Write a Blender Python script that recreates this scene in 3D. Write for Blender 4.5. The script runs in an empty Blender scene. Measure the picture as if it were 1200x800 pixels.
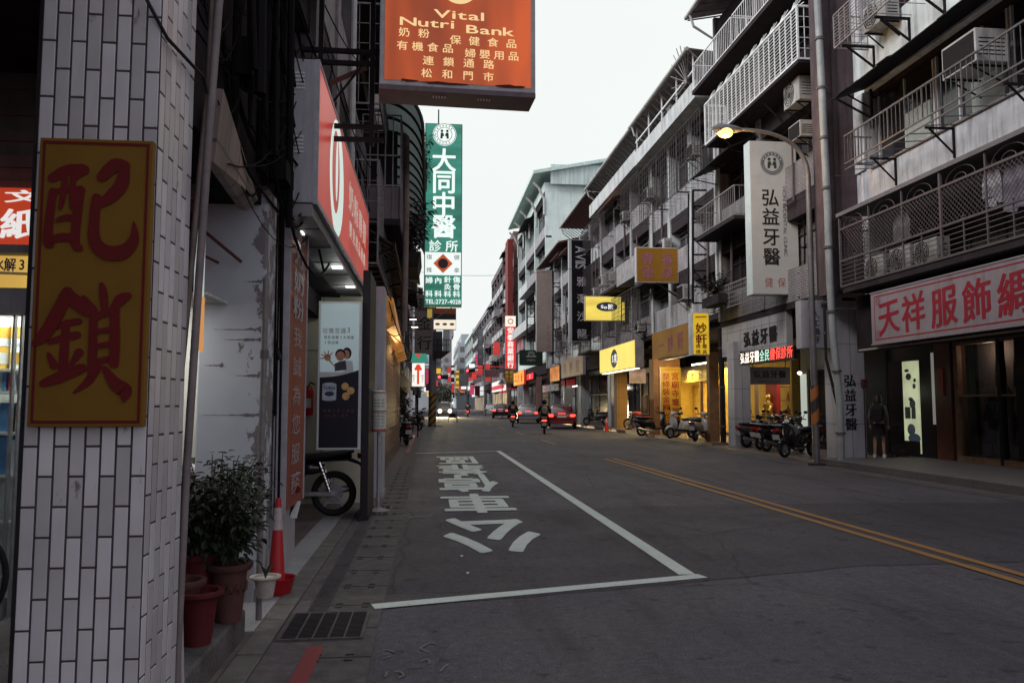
import bpy, bmesh, math, random
from mathutils import Vector, Matrix
R = math.radians
random.seed(7)
sc = bpy.context.scene
COL = sc.collection

# ------------------------------------------------------------------ camera
F = 933.0                      # focal length in photo pixels (1200 wide) = 28 mm
TH = math.atan(73 / F)         # pitch up
PS = math.atan(97 * math.cos(TH) / F)   # yaw to the right of the street axis
CAMZ = 1.5
cam_d = bpy.data.cameras.new('camera')
cam_d.sensor_width = 36
cam_d.lens = F * 36 / 1200
cam_d.clip_start = 0.05
cam_d.clip_end = 5000
cam = bpy.data.objects.new('camera', cam_d)
COL.objects.link(cam)
cam.location = (0, 0, CAMZ)
cam.rotation_euler = (math.pi / 2 + TH, 0, -PS)
sc.camera = cam

# ------------------------------------------------------------------ world: bright dusk overcast
world = bpy.data.worlds.new('World')
sc.world = world
world.use_nodes = True
nt = world.node_tree
for n in list(nt.nodes):
    nt.nodes.remove(n)
def _n(t, ty, **kw):
    n = t.nodes.new(ty)
    for k, v in kw.items():
        setattr(n, k, v)
    return n
SUN_EL, SUN_AZ = R(35), R(250)
sky = _n(nt, 'ShaderNodeTexSky', sky_type='NISHITA', sun_disc=False)
sky.sun_elevation = SUN_EL
sky.sun_rotation = SUN_AZ
sky.dust_density = 4.0
hsv = _n(nt, 'ShaderNodeHueSaturation')
hsv.inputs['Saturation'].default_value = 0.25
tc = _n(nt, 'ShaderNodeTexCoord')
sep = _n(nt, 'ShaderNodeSeparateXYZ')
mr = _n(nt, 'ShaderNodeMapRange', interpolation_type='SMOOTHSTEP')
mr.inputs['From Min'].default_value = -0.6
mr.inputs['From Max'].default_value = 0.75
ramp = _n(nt, 'ShaderNodeMix', data_type='RGBA')
ramp.inputs['A'].default_value = (8.7, 8.4, 9.5, 1)      # overcast sky overhead and behind
ramp.inputs['B'].default_value = (9.7, 10.15, 9.95, 1)      # bright cloud over the far end
mixs = _n(nt, 'ShaderNodeMix', data_type='RGBA')
mixs.inputs['Factor'].default_value = 0.93
cln = _n(nt, 'ShaderNodeTexNoise')
cln.inputs['Scale'].default_value = 2.2
cln.inputs['Detail'].default_value = 4
clm = _n(nt, 'ShaderNodeMapRange')
clm.inputs['To Min'].default_value = 0.94
clm.inputs['To Max'].default_value = 1.05
mul = _n(nt, 'ShaderNodeMix', data_type='RGBA', blend_type='MULTIPLY')
mul.inputs['Factor'].default_value = 1.0
bg = _n(nt, 'ShaderNodeBackground')
bg.inputs['Strength'].default_value = 0.1
wo = _n(nt, 'ShaderNodeOutputWorld')
L = nt.links.new
L(sky.outputs[0], hsv.inputs['Color'])
L(tc.outputs['Generated'], sep.inputs[0])
L(sep.outputs['Y'], mr.inputs['Value'])
L(mr.outputs[0], ramp.inputs['Factor'])
L(hsv.outputs[0], mixs.inputs['A'])
L(ramp.outputs['Result'], mixs.inputs['B'])
L(tc.outputs['Generated'], cln.inputs['Vector'])
L(cln.outputs[0], clm.inputs['Value'])
L(mixs.outputs['Result'], mul.inputs['A'])
L(clm.outputs[0], mul.inputs['B'])
L(mul.outputs['Result'], bg.inputs['Color'])
L(bg.outputs[0], wo.inputs[0])

sl = bpy.data.lights.new('sun', 'SUN')
sl.energy = 3.0
sl.angle = R(28)
sl.color = (1.0, 0.97, 0.96)
so = bpy.data.objects.new('sun', sl)
COL.objects.link(so)
_sd = Vector((math.sin(SUN_AZ) * math.cos(SUN_EL), math.cos(SUN_AZ) * math.cos(SUN_EL), math.sin(SUN_EL)))
so.rotation_euler = _sd.to_track_quat('Z', 'Y').to_euler()

sc.view_settings.view_transform = 'Standard'
sc.view_settings.look = 'None'
sc.view_settings.exposure = 0.0
sc.view_settings.gamma = 1.0
sc.view_settings.use_curve_mapping = False
sc.render.engine = 'CYCLES'
sc.cycles.use_denoising = True
try:
    sc.cycles.denoiser = 'OPENIMAGEDENOISE'
except Exception:
    pass
sc.cycles.max_bounces = 6
sc.cycles.diffuse_bounces = 3
sc.cycles.glossy_bounces = 3
sc.cycles.transmission_bounces = 4
sc.cycles.sample_clamp_indirect = 4.0
sc.cycles.caustics_reflective = False
sc.cycles.caustics_refractive = False

# ------------------------------------------------------------------ pixel -> point on a known plane
_fw = Vector((math.sin(PS) * math.cos(TH), math.cos(PS) * math.cos(TH), math.sin(TH)))
_rt = Vector((math.cos(PS), -math.sin(PS), 0))
_up = _rt.cross(_fw)
def P(px, py, X=None, Y=None, Z=None):
    d = _fw * F + _rt * (px - 600) + _up * (400 - py)
    if Y is not None:
        t = Y / d.y
    elif X is not None:
        t = X / d.x
    else:
        t = (Z - CAMZ) / d.z
    return Vector((d.x * t, d.y * t, CAMZ + d.z * t))

# ------------------------------------------------------------------ objects
ORG = {}
def org(o):
    return ORG.get(o.name, Vector((0, 0, 0))) if o is not None else Vector((0, 0, 0))
def tag(o, label=None, cat=None, group=None, kind=None):
    if label: o['label'] = label
    if cat: o['category'] = cat
    if group: o['group'] = group
    if kind: o['kind'] = kind
    return o
def thing(name, label, cat, loc=(0, 0, 0), group=None, rotz=0.0, local=False):
    o = bpy.data.objects.new(name, None)
    o.empty_display_size = 0.2
    COL.objects.link(o)
    o.location = loc
    o.rotation_euler = (0, 0, rotz)
    if not local:
        ORG[o.name] = Vector(loc)
    tag(o, label, cat, group)
    return o

class MB:
    def __init__(s):
        s.v = []; s.f = []
    def add(s, vs, fs):
        n = len(s.v)
        s.v += [Vector(a) for a in vs]
        s.f += [tuple(i + n for i in f) for f in fs]
        return s
    def box(s, x0, x1, y0, y1, z0, z1):
        if x0 > x1: x0, x1 = x1, x0
        if y0 > y1: y0, y1 = y1, y0
        if z0 > z1: z0, z1 = z1, z0
        return s.add([(x0,y0,z0),(x1,y0,z0),(x1,y1,z0),(x0,y1,z0),(x0,y0,z1),(x1,y0,z1),(x1,y1,z1),(x0,y1,z1)],
                     [(0,3,2,1),(4,5,6,7),(0,1,5,4),(1,2,6,5),(2,3,7,6),(3,0,4,7)])
    def hexa(s, p):        # eight corners: bottom 4 then top 4
        return s.add(p, [(0,3,2,1),(4,5,6,7),(0,1,5,4),(1,2,6,5),(2,3,7,6),(3,0,4,7)])
    def quad(s, a, b, c, d):
        return s.add([a, b, c, d], [(0,1,2,3)])
    def slab(s, a, b, c, d, t):      # quad with thickness t along its normal (away from viewer)
        a, b, c, d = map(Vector, (a, b, c, d))
        n = (b - a).cross(d - a).normalized() * t
        return s.hexa([a + n, b + n, c + n, d + n, a, b, c, d])
    def bar(s, p, q, w, h=None):
        p, q = Vector(p), Vector(q)
        h = h or w
        d = (q - p)
        if d.length < 1e-6: return s
        d.normalize()
        u = d.cross(Vector((0, 0, 1)))
        if u.length < 1e-3: u = Vector((1, 0, 0))
        u.normalize(); v = u.cross(d).normalized()
        u = u * w / 2; v = v * h / 2
        return s.add([p-u-v, p+u-v, p+u+v, p-u+v, q-u-v, q+u-v, q+u+v, q-u+v],
                     [(0,1,2,3),(7,6,5,4),(0,4,5,1),(1,5,6,2),(2,6,7,3),(3,7,4,0)])
    def tube(s, pts, r, seg=8, cap=True):
        pts = [Vector(p) for p in pts]
        n = len(pts)
        rs = r if isinstance(r, (list, tuple)) else [r] * n
        base = len(s.v)
        prev = None
        for i, p in enumerate(pts):
            d = (pts[min(i+1, n-1)] - pts[max(i-1, 0)])
            if d.length < 1e-9: d = Vector((0, 0, 1))
            d.normalize()
            if prev is None:
                u = d.cross(Vector((0, 0, 1)))
                if u.length < 1e-3: u = d.cross(Vector((0, 1, 0)))
            else:
                u = prev - d * prev.dot(d)
            u.normalize(); prev = u
            w = d.cross(u)
            for k in range(seg):
                a = 2 * math.pi * k / seg
                s.v.append(p + (u * math.cos(a) + w * math.sin(a)) * rs[i])
        for i in range(n - 1):
            for k in range(seg):
                a = base + i*seg + k; b = base + i*seg + (k+1) % seg
                s.f.append((a, b, b + seg, a + seg))
        if cap:
            s.f.append(tuple(base + k for k in reversed(range(seg))))
            s.f.append(tuple(base + (n-1)*seg + k for k in range(seg)))
        return s
    def cyl(s, p, q, r0, r1=None, seg=12):
        return s.tube([p, q], [r0, r0 if r1 is None else r1], seg)
    def lathe(s, prof, c, axis='Z', seg=20):
        base = len(s.v); c = Vector(c)
        for (r, h) in prof:
            for k in range(seg):
                a = 2*math.pi*k/seg
                x, y = r*math.cos(a), r*math.sin(a)
                s.v.append(c + (Vector((x, y, h)) if axis == 'Z' else Vector((h, x, y)) if axis == 'X' else Vector((y, h, x))))
        for i in range(len(prof)-1):
            for k in range(seg):
                a = base+i*seg+k; b = base+i*seg+(k+1)%seg
                s.f.append((a, b, b+seg, a+seg))
        return s
    def ball(s, c, rx, ry=None, rz=None, seg=14, rings=8):
        ry = ry or rx; rz = rz or rx
        c = Vector(c); base = len(s.v)
        for i in range(rings+1):
            t = math.pi*i/rings
            for k in range(seg):
                a = 2*math.pi*k/seg
                s.v.append(c + Vector((rx*math.sin(t)*math.cos(a), ry*math.sin(t)*math.sin(a), rz*math.cos(t))))
        for i in range(rings):
            for k in range(seg):
                a = base+i*seg+k; b = base+i*seg+(k+1)%seg
                s.f.append((a, a+seg, b+seg, b))
        return s
    def prism(s, pts2, o, ux, uy, depth):       # polygon in a plane, extruded along -normal*depth
        o, ux, uy = Vector(o), Vector(ux), Vector(uy)
        nrm = ux.cross(uy).normalized() * depth
        n = len(pts2); base = len(s.v)
        for (a, b) in pts2: s.v.append(o + ux*a + uy*b)
        for (a, b) in pts2: s.v.append(o + ux*a + uy*b - nrm)
        s.f.append(tuple(base+i for i in range(n)))
        s.f.append(tuple(base+n+i for i in reversed(range(n))))
        for i in range(n):
            j = (i+1) % n
            s.f.append((base+i, base+n+i, base+n+j, base+j))
        return s
    def xform(s, M, start=0):
        for i in range(start, len(s.v)):
            s.v[i] = M @ s.v[i]
        return s
    def build(s, name, mat, parent=None, smooth=False, bevel=0.0, subsurf=0, label=None):
        me = bpy.data.meshes.new(name)
        o0 = org(parent)
        me.from_pydata([tuple(a - o0) for a in s.v], [], s.f)
        me.update()
        o = bpy.data.objects.new(name, me)
        COL.objects.link(o)
        for m in (mat if isinstance(mat, (list, tuple)) else [mat]):
            me.materials.append(m)
        if parent is not None:
            o.parent = parent
            ORG[o.name] = o0
        if smooth:
            for p in me.polygons: p.use_smooth = True
            try:
                me.set_sharp_from_angle(angle=R(40))
            except Exception:
                pass
        if bevel:
            b = o.modifiers.new('b', 'BEVEL'); b.width = bevel; b.segments = 2; b.limit_method = 'ANGLE'
        if subsurf:
            b = o.modifiers.new('s', 'SUBSURF'); b.levels = subsurf; b.render_levels = subsurf
        if label: o['label'] = label
        return o

# ------------------------------------------------------------------ materials
def lin(c):
    return tuple(((x/12.92) if x <= 0.04045 else ((x+0.055)/1.055)**2.4) for x in c)
def nodes(name):
    m = bpy.data.materials.new(name); m.use_nodes = True
    t = m.node_tree
    return m, t, t.nodes['Principled BSDF']
MC = {}
def mat(name, col, rough=0.6, var=0.25, scale=6.0, metal=0.0, bump=0.0, bscale=60.0, dirt=0.0, dirtcol=(0.03,0.025,0.025), streak=False, spec=0.3, coat=0.0):
    if name in MC: return MC[name]
    m, t, b = nodes(name)
    b.inputs['Roughness'].default_value = rough
    b.inputs['Metallic'].default_value = metal
    b.inputs['Specular IOR Level'].default_value = spec
    b.inputs['Coat Weight'].default_value = coat
    c = (*col, 1)
    tcn = _n(t, 'ShaderNodeTexCoord')
    vec = tcn.outputs['Object']
    if var > 0 or dirt > 0:
        n1 = _n(t, 'ShaderNodeTexNoise'); n1.inputs['Scale'].default_value = scale; n1.inputs['Detail'].default_value = 6
        n1.inputs['Roughness'].default_value = 0.65
        t.links.new(vec, n1.inputs['Vector'])
        mx = _n(t, 'ShaderNodeMix', data_type='RGBA')
        mx.inputs['A'].default_value = (*[x*(1-var) for x in col], 1)
        mx.inputs['B'].default_value = (*[min(1, x*(1+var)) for x in col], 1)
        rr = _n(t, 'ShaderNodeMapRange'); rr.inputs['From Min'].default_value = 0.3; rr.inputs['From Max'].default_value = 0.7
        t.links.new(n1.outputs[0], rr.inputs['Value'])
        t.links.new(rr.outputs[0], mx.inputs['Factor'])
        out = mx.outputs['Result']
        if dirt > 0:
            n2 = _n(t, 'ShaderNodeTexNoise'); n2.inputs['Scale'].default_value = 2.2; n2.inputs['Detail'].default_value = 8
            n2.inputs['Roughness'].default_value = 0.7
            if streak:
                mp = _n(t, 'ShaderNodeMapping'); mp.inputs['Scale'].default_value = (2.5, 2.5, 0.22)
                t.links.new(vec, mp.inputs['Vector']); t.links.new(mp.outputs[0], n2.inputs['Vector'])
            else:
                t.links.new(vec, n2.inputs['Vector'])
            r2 = _n(t, 'ShaderNodeMapRange'); r2.inputs['From Min'].default_value = 0.48; r2.inputs['From Max'].default_value = 0.72
            r2.inputs['To Max'].default_value = dirt
            t.links.new(n2.outputs[0], r2.inputs['Value'])
            m2 = _n(t, 'ShaderNodeMix', data_type='RGBA')
            m2.inputs['B'].default_value = (*dirtcol, 1)
            t.links.new(r2.outputs[0], m2.inputs['Factor'])
            t.links.new(out, m2.inputs['A'])
            out = m2.outputs['Result']
        t.links.new(out, b.inputs['Base Color'])
        rv = _n(t, 'ShaderNodeMapRange'); rv.inputs['To Min'].default_value = max(0.02, rough-0.12); rv.inputs['To Max'].default_value = min(1, rough+0.12)
        t.links.new(n1.outputs[0], rv.inputs['Value']); t.links.new(rv.outputs[0], b.inputs['Roughness'])
    else:
        b.inputs['Base Color'].default_value = c
    if bump > 0:
        n3 = _n(t, 'ShaderNodeTexNoise'); n3.inputs['Scale'].default_value = bscale; n3.inputs['Detail'].default_value = 4
        t.links.new(vec, n3.inputs['Vector'])
        bp = _n(t, 'ShaderNodeBump'); bp.inputs['Strength'].default_value = bump; bp.inputs['Distance'].default_value = 0.02
        t.links.new(n3.outputs[0], bp.inputs['Height']); t.links.new(bp.outputs[0], b.inputs['Normal'])
    MC[name] = m
    return m
def glow(name, col, strength=1.0, bands=0.0, bscale=3.0, axis='Z', base=None):
    """a lit translucent sign face or lamp: it gives off light itself; bands = tubes behind the acrylic"""
    if name in MC: return MC[name]
    m, t, b = nodes(name)
    b.inputs['Base Color'].default_value = (*(base or [x*0.4 for x in col]), 1)
    b.inputs['Roughness'].default_value = 0.35
    b.inputs['Emission Color'].default_value = (*col, 1)
    b.inputs['Emission Strength'].default_value = strength
    if bands > 0:
        tcn = _n(t, 'ShaderNodeTexCoord')
        mp = _n(t, 'ShaderNodeMapping')
        mp.inputs['Scale'].default_value = {'Z': (0.2, 0.2, 1), 'X': (1, 0.2, 0.2), 'Y': (0.2, 1, 0.2), 'A': (1, 1, 1)}[axis]
        n1 = _n(t, 'ShaderNodeTexNoise'); n1.inputs['Scale'].default_value = bscale; n1.inputs['Detail'].default_value = 2
        rr = _n(t, 'ShaderNodeMapRange'); rr.inputs['From Min'].default_value = 0.3; rr.inputs['From Max'].default_value = 0.7
        rr.inputs['To Min'].default_value = strength*(1-bands); rr.inputs['To Max'].default_value = strength*(1+bands)
        t.links.new(tcn.outputs['Object'], mp.inputs[0]); t.links.new(mp.outputs[0], n1.inputs['Vector'])
        t.links.new(n1.outputs[0], rr.inputs['Value']); t.links.new(rr.outputs[0], b.inputs['Emission Strength'])
    MC[name] = m
    return m
def glass(name, col=(0.02,0.02,0.025), rough=0.08):
    if name in MC: return MC[name]
    m, t, b = nodes(name)
    b.inputs['Base Color'].default_value = (*col, 1)
    b.inputs['Roughness'].default_value = rough
    b.inputs['Specular IOR Level'].default_value = 0.6
    MC[name] = m
    return m
def clear_glass(name, tint=(0.9,0.95,0.95)):
    if name in MC: return MC[name]
    m = bpy.data.materials.new(name); m.use_nodes = True
    t = m.node_tree
    for n in list(t.nodes): t.nodes.remove(n)
    o = _n(t, 'ShaderNodeOutputMaterial'); g = _n(t, 'ShaderNodeBsdfGlossy'); tr = _n(t, 'ShaderNodeBsdfTransparent')
    g.inputs['Roughness'].default_value = 0.05
    tr.inputs['Color'].default_value = (*tint, 1)
    lw = _n(t, 'ShaderNodeLayerWeight'); pw = _n(t, 'ShaderNodeMath', operation='POWER'); pw.inputs[1].default_value = 3.5; t.links.new(lw.outputs['Facing'], pw.inputs[0])
    fr = _n(t, 'ShaderNodeMath', operation='MULTIPLY_ADD'); fr.inputs[1].default_value = 0.5; fr.inputs[2].default_value = 0.03; t.links.new(pw.outputs[0], fr.inputs[0])
    mx = _n(t, 'ShaderNodeMixShader')
    t.links.new(fr.outputs[0], mx.inputs[0]); t.links.new(tr.outputs[0], mx.inputs[1]); t.links.new(g.outputs[0], mx.inputs[2])
    t.links.new(mx.outputs[0], o.inputs[0])
    MC[name] = m
    return m
def bricks(name, c1, c2, mortar, bw, bh, msz, plane='YZ', offset=0.5, rough=0.5, bump=0.4, dirt=0.25, streak=True):
    """tile or brick pattern laid on one wall plane, with dirt"""
    if name in MC: return MC[name]
    m, t, b = nodes(name)
    b.inputs['Roughness'].default_value = rough
    tcn = _n(t, 'ShaderNodeTexCoord'); sp = _n(t, 'ShaderNodeSeparateXYZ'); cb = _n(t, 'ShaderNodeCombineXYZ')
    t.links.new(tcn.outputs['Object'], sp.inputs[0])
    t.links.new(sp.outputs[plane[0]], cb.inputs['X']); t.links.new(sp.outputs[plane[1]], cb.inputs['Y'])
    br = _n(t, 'ShaderNodeTexBrick'); br.offset = offset
    br.inputs['Color1'].default_value = (*c1, 1); br.inputs['Color2'].default_value = (*c2, 1); br.inputs['Mortar'].default_value = (*mortar, 1)
    br.inputs['Scale'].default_value = 1.0
    br.inputs['Mortar Size'].default_value = msz
    br.inputs['Mortar Smooth'].default_value = 0.1
    br.inputs['Brick Width'].default_value = bw
    br.inputs['Row Height'].default_value = bh
    t.links.new(cb.outputs[0], br.inputs['Vector'])
    n2 = _n(t, 'ShaderNodeTexNoise'); n2.inputs['Scale'].default_value = 1.8; n2.inputs['Detail'].default_value = 8
    mp = _n(t, 'ShaderNodeMapping'); mp.inputs['Scale'].default_value = (1.6, 1.6, 0.3) if streak else (1, 1, 1)
    t.links.new(tcn.outputs['Object'], mp.inputs[0]); t.links.new(mp.outputs[0], n2.inputs['Vector'])
    r2 = _n(t, 'ShaderNodeMapRange'); r2.inputs['From Min'].default_value = 0.4; r2.inputs['From Max'].default_value = 0.75; r2.inputs['To Max'].default_value = dirt*2
    t.links.new(n2.outputs[0], r2.inputs['Value'])
    m2 = _n(t, 'ShaderNodeMix', data_type='RGBA'); m2.inputs['B'].default_value = (0.04, 0.035, 0.035, 1)
    t.links.new(r2.outputs[0], m2.inputs['Factor']); t.links.new(br.outputs['Color'], m2.inputs['A'])
    t.links.new(m2.outputs['Result'], b.inputs['Base Color'])
    bp = _n(t, 'ShaderNodeBump'); bp.inputs['Strength'].default_value = bump; bp.inputs['Distance'].default_value = 0.01; bp.invert = True
    t.links.new(br.outputs['Fac'], bp.inputs['Height']); t.links.new(bp.outputs[0], b.inputs['Normal'])
    MC[name] = m
    return m

# ------------------------------------------------------------------ lettering
_gl = {}
def glyph(ch, off=0.0):
    k = (ch, off)
    if k not in _gl:
        c = bpy.data.curves.new('t', 'FONT'); c.body = ch; c.size = 1; c.resolution_u = 3
        c.offset = off
        o = bpy.data.objects.new('t', c); COL.objects.link(o)
        dg = bpy.context.evaluated_depsgraph_get()
        me = bpy.data.meshes.new_from_object(o.evaluated_get(dg))
        vs = [(v.co.x, v.co.y) for v in me.vertices]; fs = [tuple(p.vertices) for p in me.polygons]
        xs = [a[0] for a in vs] or [0, 0.3]
        _gl[k] = (vs, fs, min(xs), max(xs))
        bpy.data.objects.remove(o); bpy.data.curves.remove(c); bpy.data.meshes.remove(me)
    return _gl[k]
CJK_LO, CJK_HI = -0.08, 0.86
def put_char(mb, ch, o, ux, uy, w, h, off=0.0, brush=0.0, shear=0.0):
    """one full-width character in the cell whose centre is o; ux, uy unit vectors; off thickens the strokes (in ems)"""
    vs, fs, lo, hi = glyph(ch, 0.0)
    o, ux, uy = Vector(o), Vector(ux).normalized(), Vector(uy).normalized()
    nrm = ux.cross(uy)
    latin = ord(ch) < 0x250
    out = []
    cx = 0.5 if not latin else (lo+hi)/2
    for (x, y) in vs:
        a = (x - cx); b = (y - (0.39 if not latin else 0.35))
        if brush:
            b += brush*a
        a += shear*b
        out.append((a*w, b*h))
    n = 0 if off < 0.004 else (6 if off < 0.02 else 10)
    sh = [(0, 0)] + [(off*w*math.cos(2*math.pi*k/n), off*h*(0.4 if brush else 0.9)*math.sin(2*math.pi*k/n)) for k in range(n)]
    for i, (dx, dy) in enumerate(sh):
        mb.add([o + ux*(a+dx) + uy*(b+dy) + nrm*(i*(0.0001 if brush else 0.0003)) for a, b in out], fs)
def text_line(mb, s, o, ux, uy, w, h, adv=None, off=0.0, brush=0.0, gap=' ', shear=0.0):
    """characters in a row, centred at o; fixed advance"""
    adv = adv or w*1.05
    n = len(s)
    ux_, = (Vector(ux).normalized(),)
    for i, ch in enumerate(s):
        if ch == ' ': continue
        put_char(mb, ch, Vector(o)+ux_*((i-(n-1)/2)*adv), ux, uy, w, h, off, brush, shear)
def text_col(mb, s, o, ux, uy, w, h, adv=None, off=0.0, brush=0.0):
    adv = adv or h*1.05
    n = len(s); uy_ = Vector(uy).normalized()
    for i, ch in enumerate(s):
        if ch == ' ': continue
        put_char(mb, ch, Vector(o)-uy_*((i-(n-1)/2)*adv), ux, uy, w, h, off, brush)
def latin_line(mb, s, o, ux, uy, w, h, off=0.0, width=None):
    """proportional latin/figure line centred at o (w: em width)"""
    pos = 0.0; items = []
    for ch in s:
        if ch == ' ':
            pos += 0.3; continue
        vs, fs, lo, hi = glyph(ch, 0.0)
        items.append((ch, pos - lo)); pos += (hi - lo) + 0.09
    tot = pos - 0.09
    if width: w = width / tot
    ux, uy, o = Vector(ux).normalized(), Vector(uy).normalized(), Vector(o)
    for ch, p0 in items:
        vs, fs, lo, hi = glyph(ch, 0.0)
        n = 0 if off < 0.004 else 6
        for i in range(n+1):
            dx, dy = (0, 0) if i == 0 else (off*w*math.cos(6.283*i/n), off*h*math.sin(6.283*i/n))
            mb.add([o + ux*((x+p0-tot/2)*w+dx) + uy*((y-0.35)*h+dy) + ux.cross(uy)*(i*0.0003) for (x, y) in vs], fs)
FX, FZ = Vector((1,0,0)), Vector((0,0,1))      # faces the camera end of the street (normal -Y)
RX = Vector((0,-1,0))                          # reading direction on the right-hand facades (normal -X)
LX = Vector((0,1,0))                           # reading direction on the left-hand facades (normal +X)
def ring(mb, c, ux, uy, r0, r1, seg=32, a0=0, a1=360):
    c, ux, uy = Vector(c), Vector(ux), Vector(uy)
    vs = []; fs = []
    for i in range(seg+1):
        a = R(a0 + (a1-a0)*i/seg)
        d = ux*math.cos(a) + uy*math.sin(a)
        vs += [c + d*r0, c + d*r1]
    for i in range(seg):
        fs.append((2*i, 2*i+1, 2*i+3, 2*i+2))
    mb.add(vs, fs)
def disc(mb, c, ux, uy, rx, ry=None, seg=28):
    ry = ry or rx
    c, ux, uy = Vector(c), Vector(ux), Vector(uy)
    mb.add([c + ux*rx*math.cos(2*math.pi*i/seg) + uy*ry*math.sin(2*math.pi*i/seg) for i in range(seg)], [tuple(range(seg))])
def area_light(name, loc, target, sx, sy, watts, col, parent=None):
    l = bpy.data.lights.new(name, 'AREA'); l.shape = 'RECTANGLE'; l.size = sx; l.size_y = sy; l.energy = watts; l.color = col
    o = bpy.data.objects.new(name, l); COL.objects.link(o)
    o.location = loc
    o.rotation_euler = (Vector(loc) - Vector(target)).to_track_quat('Z', 'Y').to_euler()
    if parent is not None:
        o.location = Vector(loc) - org(parent); o.parent = parent
    return o
def point_light(name, loc, watts, col, r=0.1, parent=None):
    l = bpy.data.lights.new(name, 'POINT'); l.energy = watts; l.color = col; l.shadow_soft_size = r
    o = bpy.data.objects.new(name, l); COL.objects.link(o)
    o.location = Vector(loc)
    if parent is not None:
        o.location = Vector(loc) - org(parent); o.parent = parent
    return o
# ================================================================== GROUND, ROAD, PAVEMENTS
def asphalt(name, base, rough=0.82):
    m, t, b = nodes(name)
    tcn = _n(t, 'ShaderNodeTexCoord')
    def noise(scale, detail=6, rgh=0.6, vscale=None):
        n = _n(t, 'ShaderNodeTexNoise'); n.inputs['Scale'].default_value = scale; n.inputs['Detail'].default_value = detail; n.inputs['Roughness'].default_value = rgh
        if vscale:
            mp = _n(t, 'ShaderNodeMapping'); mp.inputs['Scale'].default_value = vscale
            t.links.new(tcn.outputs['Object'], mp.inputs[0]); t.links.new(mp.outputs[0], n.inputs['Vector'])
        else:
            t.links.new(tcn.outputs['Object'], n.inputs['Vector'])
        return n.outputs[0]
    def rng(v, a, b_, c, d):
        r = _n(t, 'ShaderNodeMapRange'); r.inputs[1].default_value = a; r.inputs[2].default_value = b_; r.inputs[3].default_value = c; r.inputs[4].default_value = d
        t.links.new(v, r.inputs[0]); return r.outputs[0]
    def mulc(colsock, fac):
        mx = _n(t, 'ShaderNodeMix', data_type='RGBA', blend_type='MULTIPLY'); mx.inputs['Factor'].default_value = 1
        cb = _n(t, 'ShaderNodeCombineColor')
        for i in range(3): t.links.new(fac, cb.inputs[i])
        t.links.new(colsock, mx.inputs['A']); t.links.new(cb.outputs[0], mx.inputs['B'])
        return mx.outputs['Result']
    rgb = _n(t, 'ShaderNodeRGB'); rgb.outputs[0].default_value = (*base, 1)
    c = mulc(rgb.outputs[0], rng(noise(0.35, 6), 0.3, 0.7, 0.72, 1.3))
    c = mulc(c, rng(noise(70, 4, 0.85), 0.32, 0.68, 0.3, 1.75))          # aggregate
    c = mulc(c, rng(noise(14, 6, 0.8), 0.32, 0.68, 0.6, 1.42))
    c = mulc(c, rng(noise(1.1, 5, 0.7, (2.4, 0.25, 1)), 0.5, 0.7, 1.08, 0.66))     # worn lanes and oil
    c = mulc(c, rng(noise(4.5, 4, 0.6), 0.61, 0.67, 1.0, 0.45))         # dark drips
    vo = _n(t, 'ShaderNodeTexVoronoi', feature='DISTANCE_TO_EDGE'); vo.inputs['Scale'].default_value = 0.32
    mpw = _n(t, 'ShaderNodeMix', data_type='VECTOR'); mpw.inputs['Factor'].default_value = 0.18
    nn = _n(t, 'ShaderNodeTexNoise'); nn.inputs['Scale'].default_value = 2.2; nn.inputs['Detail'].default_value = 6
    t.links.new(tcn.outputs['Object'], nn.inputs['Vector']); t.links.new(tcn.outputs['Object'], mpw.inputs[4]); t.links.new(nn.outputs['Color'], mpw.inputs[5])
    t.links.new(mpw.outputs[1], vo.inputs['Vector'])
    crack = rng(vo.outputs['Distance'], 0.0, 0.006, 0.45, 1.0)
    c = mulc(c, crack)
    sp = rng(noise(75, 1, 0.5), 0.80, 0.83, 0, 1)
    mx = _n(t, 'ShaderNodeMix', data_type='RGBA'); mx.inputs['B'].default_value = (0.5, 0.5, 0.5, 1)
    t.links.new(sp, mx.inputs['Factor']); t.links.new(c, mx.inputs['A'])
    t.links.new(mx.outputs['Result'], b.inputs['Base Color'])
    t.links.new(rng(noise(1.4, 4), 0.3, 0.7, rough-0.16, rough+0.06), b.inputs['Roughness'])
    b.inputs['Specular IOR Level'].default_value = 0.35
    bp = _n(t, 'ShaderNodeBump'); bp.inputs['Strength'].default_value = 0.5; bp.inputs['Distance'].default_value = 0.006
    t.links.new(noise(180, 3, 0.8), bp.inputs['Height']); t.links.new(bp.outputs[0], b.inputs['Normal'])
    return m
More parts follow.
